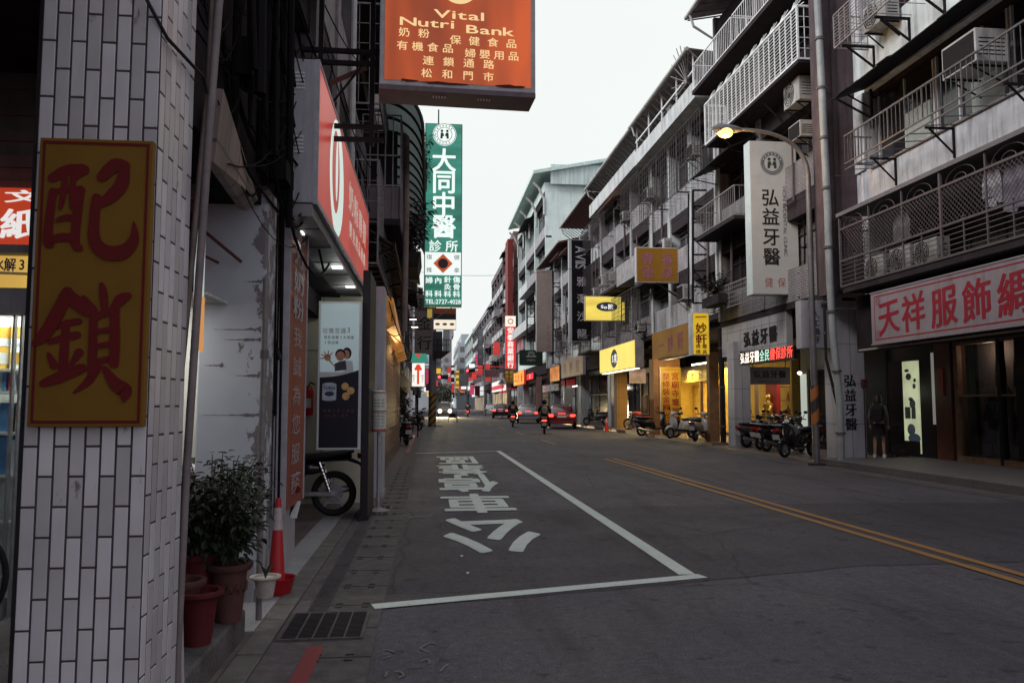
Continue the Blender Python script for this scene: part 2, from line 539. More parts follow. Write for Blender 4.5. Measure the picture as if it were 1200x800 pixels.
def paint(name, col, wear=0.5, rough=0.6):
    """road paint with worn pinholes that show the dark asphalt"""
    m, t, b = nodes(name)
    b.inputs['Roughness'].default_value = rough
    tcn = _n(t, 'ShaderNodeTexCoord')
    n = _n(t, 'ShaderNodeTexNoise'); n.inputs['Scale'].default_value = 38; n.inputs['Detail'].default_value = 8; n.inputs['Roughness'].default_value = 0.75
    n2 = _n(t, 'ShaderNodeTexNoise'); n2.inputs['Scale'].default_value = 3; n2.inputs['Detail'].default_value = 5
    t.links.new(tcn.outputs['Object'], n.inputs['Vector']); t.links.new(tcn.outputs['Object'], n2.inputs['Vector'])
    r = _n(t, 'ShaderNodeMapRange'); r.inputs[1].default_value = 0.60 - 0.09*wear; r.inputs[2].default_value = 0.72; r.inputs[3].default_value = 0; r.inputs[4].default_value = wear
    t.links.new(n.outputs[0], r.inputs[0])
    mx = _n(t, 'ShaderNodeMix', data_type='RGBA'); mx.inputs['A'].default_value = (*col, 1); mx.inputs['B'].default_value = (0.05, 0.05, 0.052, 1)
    t.links.new(r.outputs[0], mx.inputs['Factor'])
    m3 = _n(t, 'ShaderNodeMix', data_type='RGBA', blend_type='MULTIPLY'); m3.inputs['Factor'].default_value = 0.35
    t.links.new(mx.outputs['Result'], m3.inputs['A']); t.links.new(n2.outputs[0], m3.inputs['B'])
    t.links.new(m3.outputs['Result'], b.inputs['Base Color'])
    return m
A_ROAD = asphalt('asphalt', (0.064, 0.060, 0.072))
A_PATCH = asphalt('asphalt_patch', (0.044, 0.041, 0.050))
A_DARK = asphalt('asphalt_strip', (0.04, 0.037, 0.041))
CONC = mat('gutter_concrete', (0.095,0.088,0.088), 0.85, 0.35, 9, bump=0.4, bscale=90, dirt=0.5)
STONE = mat('kerb_stone', (0.12,0.112,0.105), 0.8, 0.3, 7, bump=0.3, bscale=120, dirt=0.4)
GRAN = mat('granite', (0.26, 0.26, 0.27), 0.7, 0.6, 160, bump=0.3, bscale=200, dirt=0.3)
FLOORT = bricks('arcade_tile', (0.11,0.085,0.085), (0.14,0.11,0.10), (0.05,0.045,0.045), 0.3, 0.3, 0.006, 'XY', 0.0, 0.55, 0.2, 0.3, False)

g = MB(); g.quad((-900,-300,-0.03),(1200,-300,-0.03),(1200,2600,-0.03),(-900,2600,-0.03))
tag(g.build('ground', mat('ground_concrete', (0.13,0.12,0.12), 0.9, 0.3, 0.4)), kind='structure')
def sheet(name, x0, x1, y0, y1, z, m, sub=0):
    b = MB()
    b.quad((x0,y0,z),(x1,y0,z),(x1,y1,z),(x0,y1,z))
    return tag(b.build(name, m), kind='structure')
sheet('road', -0.33, 9.25, -6, 700, 0.0, A_ROAD)
# repaired strip of darker asphalt with ragged edges
b = MB(); pts = []
far_ = [(-0.33, 10.9), (1.0, 11.15), (2.6, 11.5), (4.5, 11.75), (6.4, 11.6), (9.25, 11.4)]
near_ = [(9.25, 7.9), (6.2, 7.2), (4.0, 7.15), (2.2, 6.65), (0.8, 6.3), (-0.33, 6.1)]
def ragged(ps, a):
    o = []
    for (p, q) in zip(ps, ps[1:]):
        for k in range(6):
            t_ = k/6; o.append((p[0]+(q[0]-p[0])*t_, p[1]+(q[1]-p[1])*t_ + random.uniform(-a, a)))
    return o + [ps[-1]]
pp = ragged(far_, 0.03) + ragged(near_, 0.025)
b.add([(x, y, 0.004) for x, y in pp], [tuple(range(len(pp)))])
tag(b.build('road_patch', A_PATCH), kind='structure')
# left pavement strips
sheet('gutter', -0.72, -0.33, -6, 260, 0.006, CONC)
sheet('gutter_strip', -0.86, -0.72, 5.9, 11.2, 0.010, A_DARK)
sheet('gutter_edge', -0.97, -0.72, -6, 260, 0.003, mat('gutter_edge', (0.10,0.088,0.092), 0.85, 0.35, 12, bump=0.3, dirt=0.4))
b = MB(); y = -4.0; random.seed(3)
while y < 90:
    ln = random.choice([0.58, 0.6, 0.62])
    b.box(-1.13, -0.975, y+0.006, y+ln-0.006, -0.02, 0.018 + random.uniform(-.003, .004)); y += ln
tag(b.build('kerb', STONE, bevel=0.006), kind='structure')
b = MB(); b.box(-1.38, -1.135, 5.5, 10.9, -0.02, 0.014)
tag(b.build('pavement_band', GRAN), kind='structure')
sheet('pavement', -6.5, -1.135, -6, 260, 0.008, FLOORT)
# raised concrete step of the arcade beside the near pillar
b = MB(); b.box(-2.6, -1.17, 0.6, 5.42, -0.02, 0.18)
tag(b.build('arcade_step', mat('step_concrete', (0.09,0.083,0.085), 0.85, 0.4, 5, bump=0.5, bscale=50, dirt=0.6), bevel=0.015), kind='structure')
# joints in the gutter concrete
b = MB()
for k in range(60):
    y = 1.2 + k*0.62
    b.box(-0.715, -0.335, y-0.006, y+0.006, 0.004, 0.0085)
tag(b.build('gutter_joints', mat('joint', (0.035,0.03,0.03), 0.9, 0)), kind='structure')
b = MB(); random.seed(5)
for k in range(26):          # pairs of lifting slots in the gutter lids
    y = 3.6 + k*0.62 + random.uniform(-.03, .03)
    for dx in (-.655, -.46):
        for dy in (0.0, 0.11):
            b.box(dx-.026, dx+.026, y+dy-.009, y+dy+.009, 0.005, 0.0095)
tag(b.build('gutter_slots', mat('slot', (0.015,0.013,0.013), 0.95, 0)), kind='structure')
# right side: concrete channel, kerb step, arcade floors
sheet('channel', 9.25, 9.85, -6, 260, 0.005, mat('channel_concrete', (0.10,0.09,0.092), 0.85, 0.35, 6, bump=0.3, dirt=0.5))
STEP = mat('step_terrazzo', (0.12,0.11,0.115), 0.55, 0.35, 30, bump=0.15, dirt=0.35, spec=0.5)
b = MB(); b.box(9.62, 12.45, 2, 19.0, -0.02, 0.17)
tag(b.build('shop_step', STEP, bevel=0.015), kind='structure')
b = MB(); b.box(9.85, 12.6, 19.0, 27.4, -0.02, 0.05); b.box(9.95, 12.6, 27.4, 36, -0.02, 0.13); b.box(9.9, 12.6, 36, 60, -0.02, 0.16); b.box(9.85, 12.6, 60, 260, -0.02, 0.12)
tag(b.build('arcade_floor', bricks('arcade_tile_warm', (0.18,0.13,0.11), (0.22,0.16,0.13), (0.08,0.07,0.07), 0.3, 0.3, 0.006, 'XY', 0.0, 0.4, 0.2, 0.25, False), bevel=0.01), kind='structure')

# ---- markings
WHITE = paint('white_paint', (0.60, 0.69, 0.655), 0.75)
YEL = paint('yellow_paint', (0.34, 0.16, 0.035), 0.5)
REDP = paint('red_paint', (0.24, 0.022, 0.026), 0.75)
FADE = paint('faded_paint', (0.15, 0.155, 0.155), 0.95)
mk = MB()
def gp(px, py, z=0.009):
    v = P(px, py, Z=0.0); v.z = z; return v
def band(mb, pts, z=0.009):
    mb.add([gp(x, y, z) for x, y in pts], [tuple(range(len(pts)))])
def gstrip(mb, a, b_, w, z=0.009):
    a, b_ = Vector((a[0], a[1], z)), Vector((b_[0], b_[1], z))
    d = (b_ - a).normalized(); u = Vector((-d.y, d.x, 0))*w/2
    mb.add([a-u, b_-u, b_+u, a+u], [(0,1,2,3)])
c_nr = gp(818, 676); c_nl = gp(437, 711.5); c_fl = gp(487, 531.3); c_fr = gp(585, 528.5)
gstrip(mk, (c_nl.x, c_nl.y), (c_nr.x+.05, c_nr.y+.02), 0.15)
gstrip(mk, (c_nr.x-0.07, c_nr.y+.08), (c_fr.x-.03, c_fr.y-.08), 0.15, 0.0095)
gstrip(mk, (c_fl.x, c_fl.y), (c_fr.x+.03, c_fr.y), 0.15)
tag(mk.build('parking_bay_line', WHITE), kind='structure')
# bus-stop writing, turned to face the oncoming lane
wr = MB()
chars = [('\u516c', 8.1, 10.5), ('\u8eca', 11.1, 13.3), ('\u505c', 13.75, 17.0), ('\u9760', 17.1, 19.7), ('\u5340', 20.0, 22.9)]
for i, (ch, ya, yb) in enumerate(chars):
    xc = 0.735
    put_char(wr, ch, (xc + 0.004*i, (ya+yb)/2, 0.010), (-1, 0, 0), (0, -1, 0), 1.16, (yb-ya)*1.10, 0.024, 0.0)
tag(wr.build('road_writing', WHITE), kind='structure')
yl = MB()
ya, yb = gp(708.5, 537.5), gp(1200, 684)
dirn = (yb - ya); dirn.normalize()
end = ya - dirn*0 
far2, near2 = ya, ya - dirn*0 + (yb-ya)*2.2
gstrip(yl, (far2.x, far2.y), (near2.x, near2.y), 0.105)
gstrip(yl, (far2.x+.24, far2.y-.02), (near2.x+.24, near2.y), 0.105)
for k in range(22):          # broken centre line further on
    y0 = 29.5 + k*9.0
    x = 4.78 - 0.012*(y0-22)
    gstrip(yl, (x, y0), (x-.04, y0+3.6), 0.11)
tag(yl.build('centre_line', YEL), kind='structure')
rl = MB()
gstrip(rl, (-0.715, 1.0), (-0.685, 5.15), 0.10, 0.0105)
gstrip(rl, (-0.66, 24.8), (-0.66, 60), 0.10, 0.0105)
tag(rl.build('red_kerb_line', REDP), kind='structure')
wl = MB(); gstrip(wl, (9.12, 9), (9.12, 26.5), 0.09)
gstrip(wl, (9.12, 34), (9.12, 62), 0.09)
for k in range(8):           # zebra crossing by the far junction
    wl.add([(0.6+k*1.05, 92, .009), (1.1+k*1.05, 92, .009), (1.1+k*1.05, 96, .009), (0.6+k*1.05, 96, .009)], [(0,1,2,3)])
random.seed(2)
for cx_, cy_ in ((-.18, 4.55), (-.02, 4.75), (.12, 4.6), (-.25, 4.95), (0.02, 5.05)):
    q = None
    for k in range(7):
        a_ = R(k*42+cx_*400); p2 = (cx_+.055*math.cos(a_)*random.uniform(.5,1.2), cy_+.11*math.sin(a_)*random.uniform(.4,1.2))
        if q and random.random() < .8: gstrip(wl, q, p2, .012)
        q = p2
gstrip(wl, (-0.28, 10.75), (0.05, 10.9), .05)
tag(wl.build('faded_lines', FADE), kind='structure')
# two drain grates
def grate(name, label, x0, x1, y0, y1):
    t = thing(name, label, 'drain grate', ((x0+x1)/2, (y0+y1)/2, 0))
    b = MB(); b.box(x0, x1, y0, y1, -0.06, 0.009)
    b.build('pit', mat('pit', (0.008,0.007,0.008), 0.9, 0), t)
    b = MB(); w = 0.022
    b.box(x0-.02, x1+.02, y0-w, y0, -0.04, 0.018); b.box(x0-.02, x1+.02, y1, y1+w, -0.04, 0.018)
    b.box(x0-w, x0, y0, y1, -0.04, 0.018); b.box(x1, x1+w, y0, y1, -0.04, 0.018)
    n = 4
    for k in range(1, n+1):
        x = x0 + (x1-x0)*k/(n+1); b.box(x-.006, x+.006, y0, y1, 0, 0.017)
    IR = mat('grate_iron', (0.09,0.08,0.08), 0.6, 0.4, 20, metal=0.5)
    b.build('frame', IR, t)
    b = MB(); k = y0
    while k < y1:
        b.box(x0, x1, k, k+.012, -.01, 0.013); k += .03
    b.build('grille', mat('grate_dark', (0.03,0.027,0.03), 0.6, 0.3, 20, metal=0.4), t)
    return t
grate('drain_grate', 'dark iron drain grate above the end of the red kerb line', -0.93, -0.43, 5.3, 5.92)
grate('drain_grate', 'small drain grate at the foot of the bus stop pole', -0.92, -0.55, 11.0, 11.9)
# ================================================================== PROP BUILDERS
BLK = mat('black_plastic', (0.010,0.009,0.011), 0.55, 0.2, 20, spec=0.2)
RUB = mat('tyre_rubber', (0.014,0.013,0.014), 0.85, 0.2, 30)
STL = mat('brushed_steel', (0.45,0.45,0.46), 0.35, 0.2, 20, metal=0.9)
ALU = mat('alloy_grey', (0.30,0.30,0.32), 0.45, 0.25, 15, metal=0.6)
IRON = mat('dark_iron', (0.012,0.009,0.011), 0.7, 0.4, 12, spec=0.15)
RUST = mat('rusty_red_iron', (0.09,0.025,0.02), 0.75, 0.4, 10, metal=0.2)
SEATM = mat('seat_vinyl', (0.022,0.02,0.024), 0.5, 0.2, 20)
PLATE = mat('plate_white', (0.62,0.64,0.63), 0.45, 0.1)
INK = mat('ink_black', (0.012,0.012,0.014), 0.6, 0)
TAILL = glow('tail_lamp_lit', (1.0,0.05,0.035), 4.0)
TAILD = mat('tail_lamp_red', (0.30,0.01,0.012), 0.2, 0, coat=0.5)
LENS = mat('lamp_lens', (0.55,0.55,0.56), 0.12, 0.1)
CHROME = mat('chrome', (0.6,0.6,0.6), 0.15, 0.05, metal=1.0)

def loft(mb, secs, seg=14, pw=2.5):
    """sections along Y: (y, zc, half width, half height[, xc])"""
    base = len(mb.v)
    for s in secs:
        y, zc, hw, hh = s[:4]; xc = s[4] if len(s) > 4 else 0
        for k in range(seg):
            a = 2*math.pi*(k+0.5)/seg
            c, n = math.cos(a), math.sin(a)
            mb.v.append(Vector((xc + hw*math.copysign(abs(c)**(2/pw), c), y, zc + hh*math.copysign(abs(n)**(2/pw), n))))
    for i in range(len(secs)-1):
        for k in range(seg):
            a = base+i*seg+k; b = base+i*seg+(k+1) % seg
            mb.f.append((a, b, b+seg, a+seg))
    mb.f.append(tuple(base+k for k in reversed(range(seg))))
    mb.f.append(tuple(base+(len(secs)-1)*seg+k for k in range(seg)))
    return mb
def wheel(parent, name, c, r, w, spokes=5, rimm=ALU, wire=False):
    c = Vector(c)
    b = MB(); t = w/2
    pr = []
    for k in range(13):
        a = 2*math.pi*k/12
        pr.append((r - t*0.95 + t*0.95*math.cos(a), t*math.sin(a)))
    b.lathe(pr, c, 'X', 28)
    ty = b.build(name, RUB, parent, smooth=True)
    b = MB()
    rr = r - t*1.7
    b.lathe([(rr, -t*.55), (rr+.018, -t*.6), (rr+.018, t*.6), (rr, t*.55), (rr-.012, 0), (rr, -t*.55)], c, 'X', 28)
    if wire:
        for k in range(24):
            a = 2*math.pi*k/24
            b.bar(c+Vector((.02*(-1)**k, .02*math.cos(a+.8), .02*math.sin(a+.8))), c+Vector((0, rr*math.cos(a), rr*math.sin(a))), 0.003)
    else:
        for k in range(spokes):
            a = 2*math.pi*k/spokes + 0.3
            b.bar(c, c+Vector((0, rr*math.cos(a), rr*math.sin(a))), 0.035, 0.022)
    b.cyl(c-Vector((w*.55, 0, 0)), c+Vector((w*.55, 0, 0)), r*0.17, seg=14)
    if not wire:
        b.lathe([(r*.0, t*.3), (r*.42, t*.3), (r*.42, t*.4), (0, t*.4)], c, 'X', 20)
    b.build('rim', rimm, ty, smooth=True)
    return ty

def scooter(label, loc, rotz, paintm, seatm=None, lit=False, plate=True, group=None, box=False):
    t = thing('scooter', label, 'scooter', loc, group, rotz, local=True)
    wheel(t, 'front_wheel', (0, .63, .23), .23, .10); wheel(t, 'rear_wheel', (0, -.56, .23), .23, .11)
    b = MB()
    loft(b, [(-.92, .70, .05, .03), (-.86, .66, .12, .08), (-.6, .60, .17, .15), (-.25, .55, .17, .18), (-.02, .48, .15, .16), (.04, .40, .12, .08)])
    b.build('body', paintm, t, smooth=True)
    b = MB(); loft(b, [(-.02, .33, .15, .045), (.2, .31, .16, .04), (.40, .34, .15, .05)])
    b.build('footboard', BLK, t, smooth=True)
    b = MB(); loft(b, [(.36, .42, .14, .10), (.42, .60, .20, .22), (.50, .68, .16, .22), (.56, .60, .07, .12)], pw=2.2)
    b.build('leg_shield', paintm, t, smooth=True)
    b = MB(); loft(b, [(.40, .38, .05, .05), (.55, .47, .075, .06), (.72, .47, .07, .05), (.86, .38, .04, .03)])
    b.build('front_fender', paintm, t, smooth=True)
    b = MB(); b.tube([(0, .63, .23), (0, .50, .60), (0, .43, .95)], .028, 8)
    b.build('fork', ALU, t, smooth=True)
    b = MB(); loft(b, [(.30, .98, .05, .04), (.38, 1.0, .13, .07), (.47, .99, .12, .08), (.53, .96, .06, .05)])
    b.build('handlebar_cowl', paintm, t, smooth=True)
    b = MB(); b.tube([(-.33, .30, .99), (-.2, .36, 1.0), (0, .40, 1.0), (.2, .36, 1.0), (.33, .30, .99)], .016, 8)
    b.build('handlebar', BLK, t, smooth=True)
    b = MB(); b.ball((0, .515, .97), .085, .03, .055); b.build('headlight', LENS, t, smooth=True)
    for sx in (-1, 1):
        b = MB(); b.tube([(sx*.20, .37, 1.0), (sx*.26, .36, 1.15)], .008, 6)
        b.ball((sx*.30, .35, 1.2), .065, .015, .045); b.build('mirror', BLK, t, smooth=True)
    b = MB(); loft(b, [(-.80, .78, .08, .03), (-.70, .79, .14, .05), (-.35, .77, .15, .06), (-.15, .76, .12, .05), (-.04, .73, .05, .03)])
    b.build('seat', seatm or SEATM, t, smooth=True)
    b = MB(); b.tube([(-.13, -.62, .80), (-.14, -.85, .84), (.14, -.85, .84), (.13, -.62, .80)], .014, 6); b.build('grab_rail', ALU, t, smooth=True)
    b = MB(); loft(b, [(-.955, .68, .08, .035), (-.90, .68, .13, .045)]); b.build('tail_lamp', TAILL if lit else TAILD, t, smooth=True)
    b = MB(); b.hexa([(-.07,-.70,.34),(.07,-.70,.34),(.07,-.72,.34),(-.07,-.72,.34),(-.08,-.90,.58),(.08,-.90,.58),(.08,-.92,.58),(-.08,-.92,.58)])
    b.build('mud_guard', BLK, t)
    if plate:
        b = MB(); b.hexa([(-.11,-.86,.42),(.11,-.86,.42),(.11,-.87,.42),(-.11,-.87,.42),(-.11,-.93,.57),(.11,-.93,.57),(.11,-.94,.57),(-.11,-.94,.57)])
        pl = b.build('licence_plate', PLATE, t)
    b = MB(); b.tube([(.16, -.05, .22), (.19, -.4, .24), (.20, -.82, .34)], [.03, .045, .05], 10); b.build('exhaust', STL, t, smooth=True)
    if box:
        b = MB(); b.box(-.19, .19, -1.05, -.72, .86, 1.14); b.build('top_case', BLK, t, bevel=.04)
    b = MB(); b.tube([(-.05, -.1, .25), (-.14, -.16, .02)], .012, 6); b.build('side_stand', ALU, t)
    return t

def motorcycle(label, loc, rotz, tankm, wire=False, group=None):
    t = thing('motorcycle', label, 'motorcycle', loc, group, rotz, local=True)
    wheel(t, 'front_wheel', (0, .66, .30), .30, .085, 6, wire=wire, rimm=CHROME if wire else ALU); wheel(t, 'rear_wheel', (0, -.62, .30), .30, .10, 5, wire=wire, rimm=CHROME if wire else ALU)
    b = MB(); loft(b, [(-.02, .80, .06, .05), (.08, .83, .12, .09), (.25, .85, .14, .11), (.42, .85, .09, .08), (.48, .84, .04, .04)], pw=2.2)
    b.build('fuel_tank', tankm, t, smooth=True)
    b = MB(); loft(b, [(-.88, .86, .05, .02), (-.78, .84, .11, .04), (-.4, .79, .13, .05), (-.12, .77, .12, .05), (.03, .79, .07, .04)])
    b.build('seat', SEATM, t, smooth=True)
    b = MB(); loft(b, [(-.50, .64, .06, .05), (-.35, .64, .12, .09), (-.1, .63, .12, .10), (.0, .66, .08, .06)])
    b.build('side_cover', tankm, t, smooth=True)
    b = MB(); b.box(-.13, .13, -.12, .26, .28, .50); b.tube([(0, .12, .48), (0, .24, .70)], .09, 10)
    for k in range(6): b.box(-.12, .12, .06+.0*k, .30, .52+.03*k, .532+.03*k)
    b.build('engine', ALU, t, bevel=.02)
    b = MB(); b.tube([(0, .46, .86), (0, .30, .62), (0, .24, .30), (0, -.1, .28), (0, -.2, .5), (0, -.3, .72), (0, -.85, .80)], .025, 8); b.tube([(0, .45, .84), (0, -.2, .73)], .022, 8)
    b.build('frame', BLK, t, smooth=True)
    b = MB()
    for sx in (-1, 1): b.tube([(sx*.075, .66, .30), (sx*.085, .46, .93)], .02, 8)
    b.build('fork', STL, t, smooth=True)
    b = MB(); loft(b, [(.36, .40, .04, .02), (.48, .58, .055, .03), (.66, .63, .06, .02), (.86, .56, .05, .02), (.96, .44, .03, .02)]); b.build('front_fender', CHROME if wire else BLK, t, smooth=True)
    b = MB()
    for sx in (-1, 1): b.box(sx*.075-.012, sx*.075+.012, -.64, -.12, .27, .33)
    b.build('swing_arm', STL, t, bevel=.008)
    for sx in (-1, 1):
        b = MB(); b.tube([(sx*.12, -.58, .34), (sx*.11, -.50, .56)], .03, 10); b.tube([(sx*.11, -.50, .56), (sx*.11, -.44, .72)], .02, 8)
        for k in range(7): b.ball(Vector((sx*.12, -.575, .36)).lerp(Vector((sx*.11, -.47, .64)), k/6), .036, .036, .011)
        b.build('shock_absorber', CHROME, t, smooth=True)
    b = MB(); b.tube([(.13, .25, .40), (.15, .15, .25), (.16, -.2, .25), (.17, -.85, .36)], [.022, .025, .045, .05], 10); b.build('exhaust', STL, t, smooth=True)
    b = MB(); loft(b, [(-1.02, .60, .07, .015), (-.95, .70, .08, .02), (-.8, .76, .09, .03), (-.5, .74, .08, .02)]); b.build('rear_fender', BLK, t, smooth=True)
    b = MB(); loft(b, [(-1.02, .78, .05, .03), (-.93, .80, .07, .04)]); b.build('tail_lamp', TAILD, t, smooth=True)
    b = MB(); b.box(-.10, .10, -1.04, -1.03, .52, .67); b.build('licence_plate', PLATE, t)
    b = MB(); b.tube([(-.36, .30, 1.0), (-.22, .40, 1.03), (0, .46, .97), (.22, .40, 1.03), (.36, .30, 1.0)], .014, 8); b.build('handlebar', BLK, t, smooth=True)
    b = MB(); b.lathe([(0, .10), (.07, .09), (.088, .02), (.07, -.09), (0, -.12)], (0, .54, .86), 'Y', 18); b.build('headlight', CHROME, t, smooth=True)
    for sx in (-1, 1):
        b = MB(); b.tube([(sx*.22, .39, 1.03), (sx*.28, .36, 1.18)], .007, 6); b.ball((sx*.30, .35, 1.21), .06, .015, .04); b.build('mirror', BLK, t, smooth=True)
    b = MB(); b.tube([(-.12, -.12, .28), (-.26, -.18, .02)], .014, 6); b.build('side_stand', ALU, t)
    return t

def sedan(label, loc, rotz, paintm, lit_tail=True, lit_head=False, group=None, tall=0.0, L=4.5):
    t = thing('car', label, 'car', loc, group, rotz, local=True)
    k = L/4.5; h = tall
    b = MB(); seg = 16
    loft(b, [(-2.24*k, .62, .70, .20), (-2.18*k, .64, .82, .30), (-1.9*k, .66, .87, .34), (-1.3*k, .66, .88, .36), (0, .64, .88, .35), (1.2*k, .62, .87, .34), (1.8*k, .58, .85, .30), (2.12*k, .54, .78, .25), (2.24*k, .50, .62, .18)], 20, 4.0)
    b.build('body', paintm, t, smooth=True)
    b = MB()
    loft(b, [(-1.75*k, .98, .62, .03), (-1.45*k, 1.06+h*.4, .68, .16), (-1.0*k, 1.17+h*.6, .66, .24+h*.4), (-.3*k, 1.20+h*.7, .66, .26+h*.4), (.3*k, 1.17+h*.6, .66, .23+h*.4), (.75*k, 1.06+h*.2, .68, .14), (1.1*k, .97, .66, .02)], 20, 3.6)
    b.build('cabin', paintm, t, smooth=True)
    gl = glass('car_glass', (0.012,0.012,0.016), 0.06)
    b = MB(); b.quad((-.58, -1.63*k, 1.03), (.58, -1.63*k, 1.03), (.50, -1.10*k, 1.385+h*.9), (-.50, -1.10*k, 1.385+h*.9)); b.build('rear_window', gl, t)
    b = MB(); b.quad((-.60, 1.03*k, 1.0), (.60, 1.03*k, 1.0), (.52, .36*k, 1.385+h*.9), (-.52, .36*k, 1.385+h*.9)); b.build('windscreen', gl, t)
    for sx in (-1, 1):
        b = MB(); b.hexa([(sx*.685, -1.25*k, 1.02), (sx*.685, .70*k, 1.02), (sx*.66, .70*k, 1.02), (sx*.66, -1.25*k, 1.02), (sx*.62, -.95*k, 1.34+h*.9), (sx*.62, .32*k, 1.34+h*.9), (sx*.60, .32*k, 1.34+h*.9), (sx*.60, -.95*k, 1.34+h*.9)]); b.build('side_window', gl, t)
        b = MB(); b.ball((sx*.93, .62*k, 1.0), .09, .06, .06); b.build('wing_mirror', paintm, t, smooth=True)
        for y in (1.38*k, -1.36*k): 
            wheel(t, 'wheel', (sx*.79, y, .31), .31, .20, 7)
        b = MB(); loft(b, [(-2.25*k, .80, .13, .07, sx*.62), (-2.12*k, .80, .17, .09, sx*.66)], 12, 3.5); b.build('tail_lamp', TAILL if lit_tail else TAILD, t, smooth=True)
        b = MB(); loft(b, [(2.12*k, .62, .17, .08, sx*.60), (2.23*k, .60, .13, .06, sx*.56)], 12, 3.0); (b.ball((sx*.58, 2.27*k, .66), .21, .05, .21) if lit_head else 0); b.build('headlight', glow('head_lamp_lit', (1.0,0.80,0.36), 14.0) if lit_head else LENS, t, smooth=True)  # lit lamps get an oversized glowing ball standing in for flare
    b = MB(); b.box(-.26, .26, -2.265*k, -2.24*k, .68, .83); b.build('licence_plate', PLATE, t)
    b = MB(); loft(b, [(-2.30*k, .42, .72, .09), (-2.18*k, .42, .86, .12), (-2.0*k, .42, .88, .10)], 14, 4); b.build('rear_bumper', paintm, t, smooth=True)
    b = MB(); loft(b, [(2.0*k, .36, .86, .10), (2.2*k, .36, .78, .11), (2.29*k, .36, .6, .07)], 14, 4); b.build('front_bumper', paintm, t, smooth=True)
    if lit_tail:
        b = MB(); b.box(-.22, .22, -2.19*k, -2.17*k, .90, .95); b.build('brake_lamp', TAILL, t)
    return t

# ---- people
def skin_body(name, joints, edges, mat_, parent, root='pelvis', sub=2):
    """one continuous surface grown round a skeleton: joints {name: (x, y, z, rx, ry)}"""
    names = list(joints)
    me = bpy.data.meshes.new(name)
    me.from_pydata([joints[n][:3] for n in names], [(names.index(a), names.index(b)) for a, b in edges], [])
    o = bpy.data.objects.new(name, me); COL.objects.link(o)
    m = o.modifiers.new('skin', 'SKIN')
    m.use_smooth_shade = True
    sv = me.skin_vertices[0].data if me.skin_vertices else None
    if sv is None:
        bpy.context.view_layer.update()
        bpy.context.view_layer.objects.active = o
        bpy.ops.mesh.customdata_skin_add()
        sv = me.skin_vertices[0].data
    for i, n in enumerate(names):
        j = joints[n]
        sv[i].radius = (j[3], j[4] if len(j) > 4 else j[3])
        sv[i].use_root = (n == root)
    s = o.modifiers.new('sub', 'SUBSURF'); s.levels = sub; s.render_levels = sub
    dg = bpy.context.evaluated_depsgraph_get()
    nm = bpy.data.meshes.new_from_object(o.evaluated_get(dg))
    bpy.data.objects.remove(o)
    nm.name = name
    nm.materials.clear(); nm.materials.append(mat_)
    o = bpy.data.objects.new(name, nm); COL.objects.link(o)
    for p in nm.polygons: p.use_smooth = True
    o.parent = parent
    return o
def hand_geo(o_mesh_mb, wrist, fwd, side, up, size=0.17, curl=0.5):
    """palm, four unequal bent fingers and a thumb as tubes"""
    w, f, s_, u = Vector(wrist), Vector(fwd).normalized(), Vector(side).normalized(), Vector(up).normalized()
    loftp = [w, w+f*size*.25, w+f*size*.5]
    o_mesh_mb.tube(loftp, [size*.13, size*.20, size*.19], 8)
    for i, (off, ln) in enumerate([(-.15, .42), (-.05, .48), (.05, .45), (.15, .34)]):
        b0 = w + f*size*.42 + s_*size*off
        b1 = b0 + f*size*ln*.5
        b2 = b1 + (f*(1-curl) - u*curl).normalized()*size*ln*.35
        b3 = b2 + (f*(1-curl*1.6) - u*curl*1.4).normalized()*size*ln*.3
        o_mesh_mb.tube([b0, b1, b2, b3], [size*.055, size*.05, size*.045, size*.035], 6)
    t0 = w + f*size*.16 - s_*size*.14
    o_mesh_mb.tube([t0, t0 - s_*size*.12 + f*size*.14, t0 - s_*size*.10 + f*size*.28 - u*size*.06], [size*.06, size*.055, size*.04], 6)
SKIN = mat('skin', (0.36,0.21,0.15), 0.55, 0.1, 20)
HAIR = mat('hair_black', (0.012,0.009,0.009), 0.5, 0.2, 40)

# ---- plants
def leaf_mat(name, c1, c2):
    if name in MC: return MC[name]
    m, t, b = nodes(name)
    g_ = _n(t, 'ShaderNodeNewGeometry'); mx = _n(t, 'ShaderNodeMix', data_type='RGBA')
    mx.inputs['A'].default_value = (*c1, 1); mx.inputs['B'].default_value = (*c2, 1)
    t.links.new(g_.outputs['Random Per Island'], mx.inputs['Factor'])
    t.links.new(mx.outputs['Result'], b.inputs['Base Color'])
    b.inputs['Roughness'].default_value = 0.65
    b.inputs['Specular IOR Level'].default_value = 0.25
    b.inputs['Subsurface Weight'].default_value = 0.0
    MC[name] = m
    return m
def leaf(mb, p, d, ln, w, up=(0,0,1), fold=0.25):
    p, d = Vector(p), Vector(d).normalized()
    s = d.cross(Vector(up))
    if s.length < 1e-3: s = Vector((1,0,0))
    s.normalize(); n = s.cross(d)
    a = p; t = p + d*ln - n*ln*0.15
    m1 = p + d*ln*.35; m2 = p + d*ln*.7 - n*ln*.05
    mb.add([a, m1 + s*w*.5 + n*w*fold, m2 + s*w*.4 + n*w*fold*.8, t, m2 - s*w*.4 + n*w*fold*.8, m1 - s*w*.5 + n*w*fold, m1, m2],
           [(0,1,6),(0,6,5),(1,2,7,6),(6,7,4,5),(2,3,7),(7,3,4)])
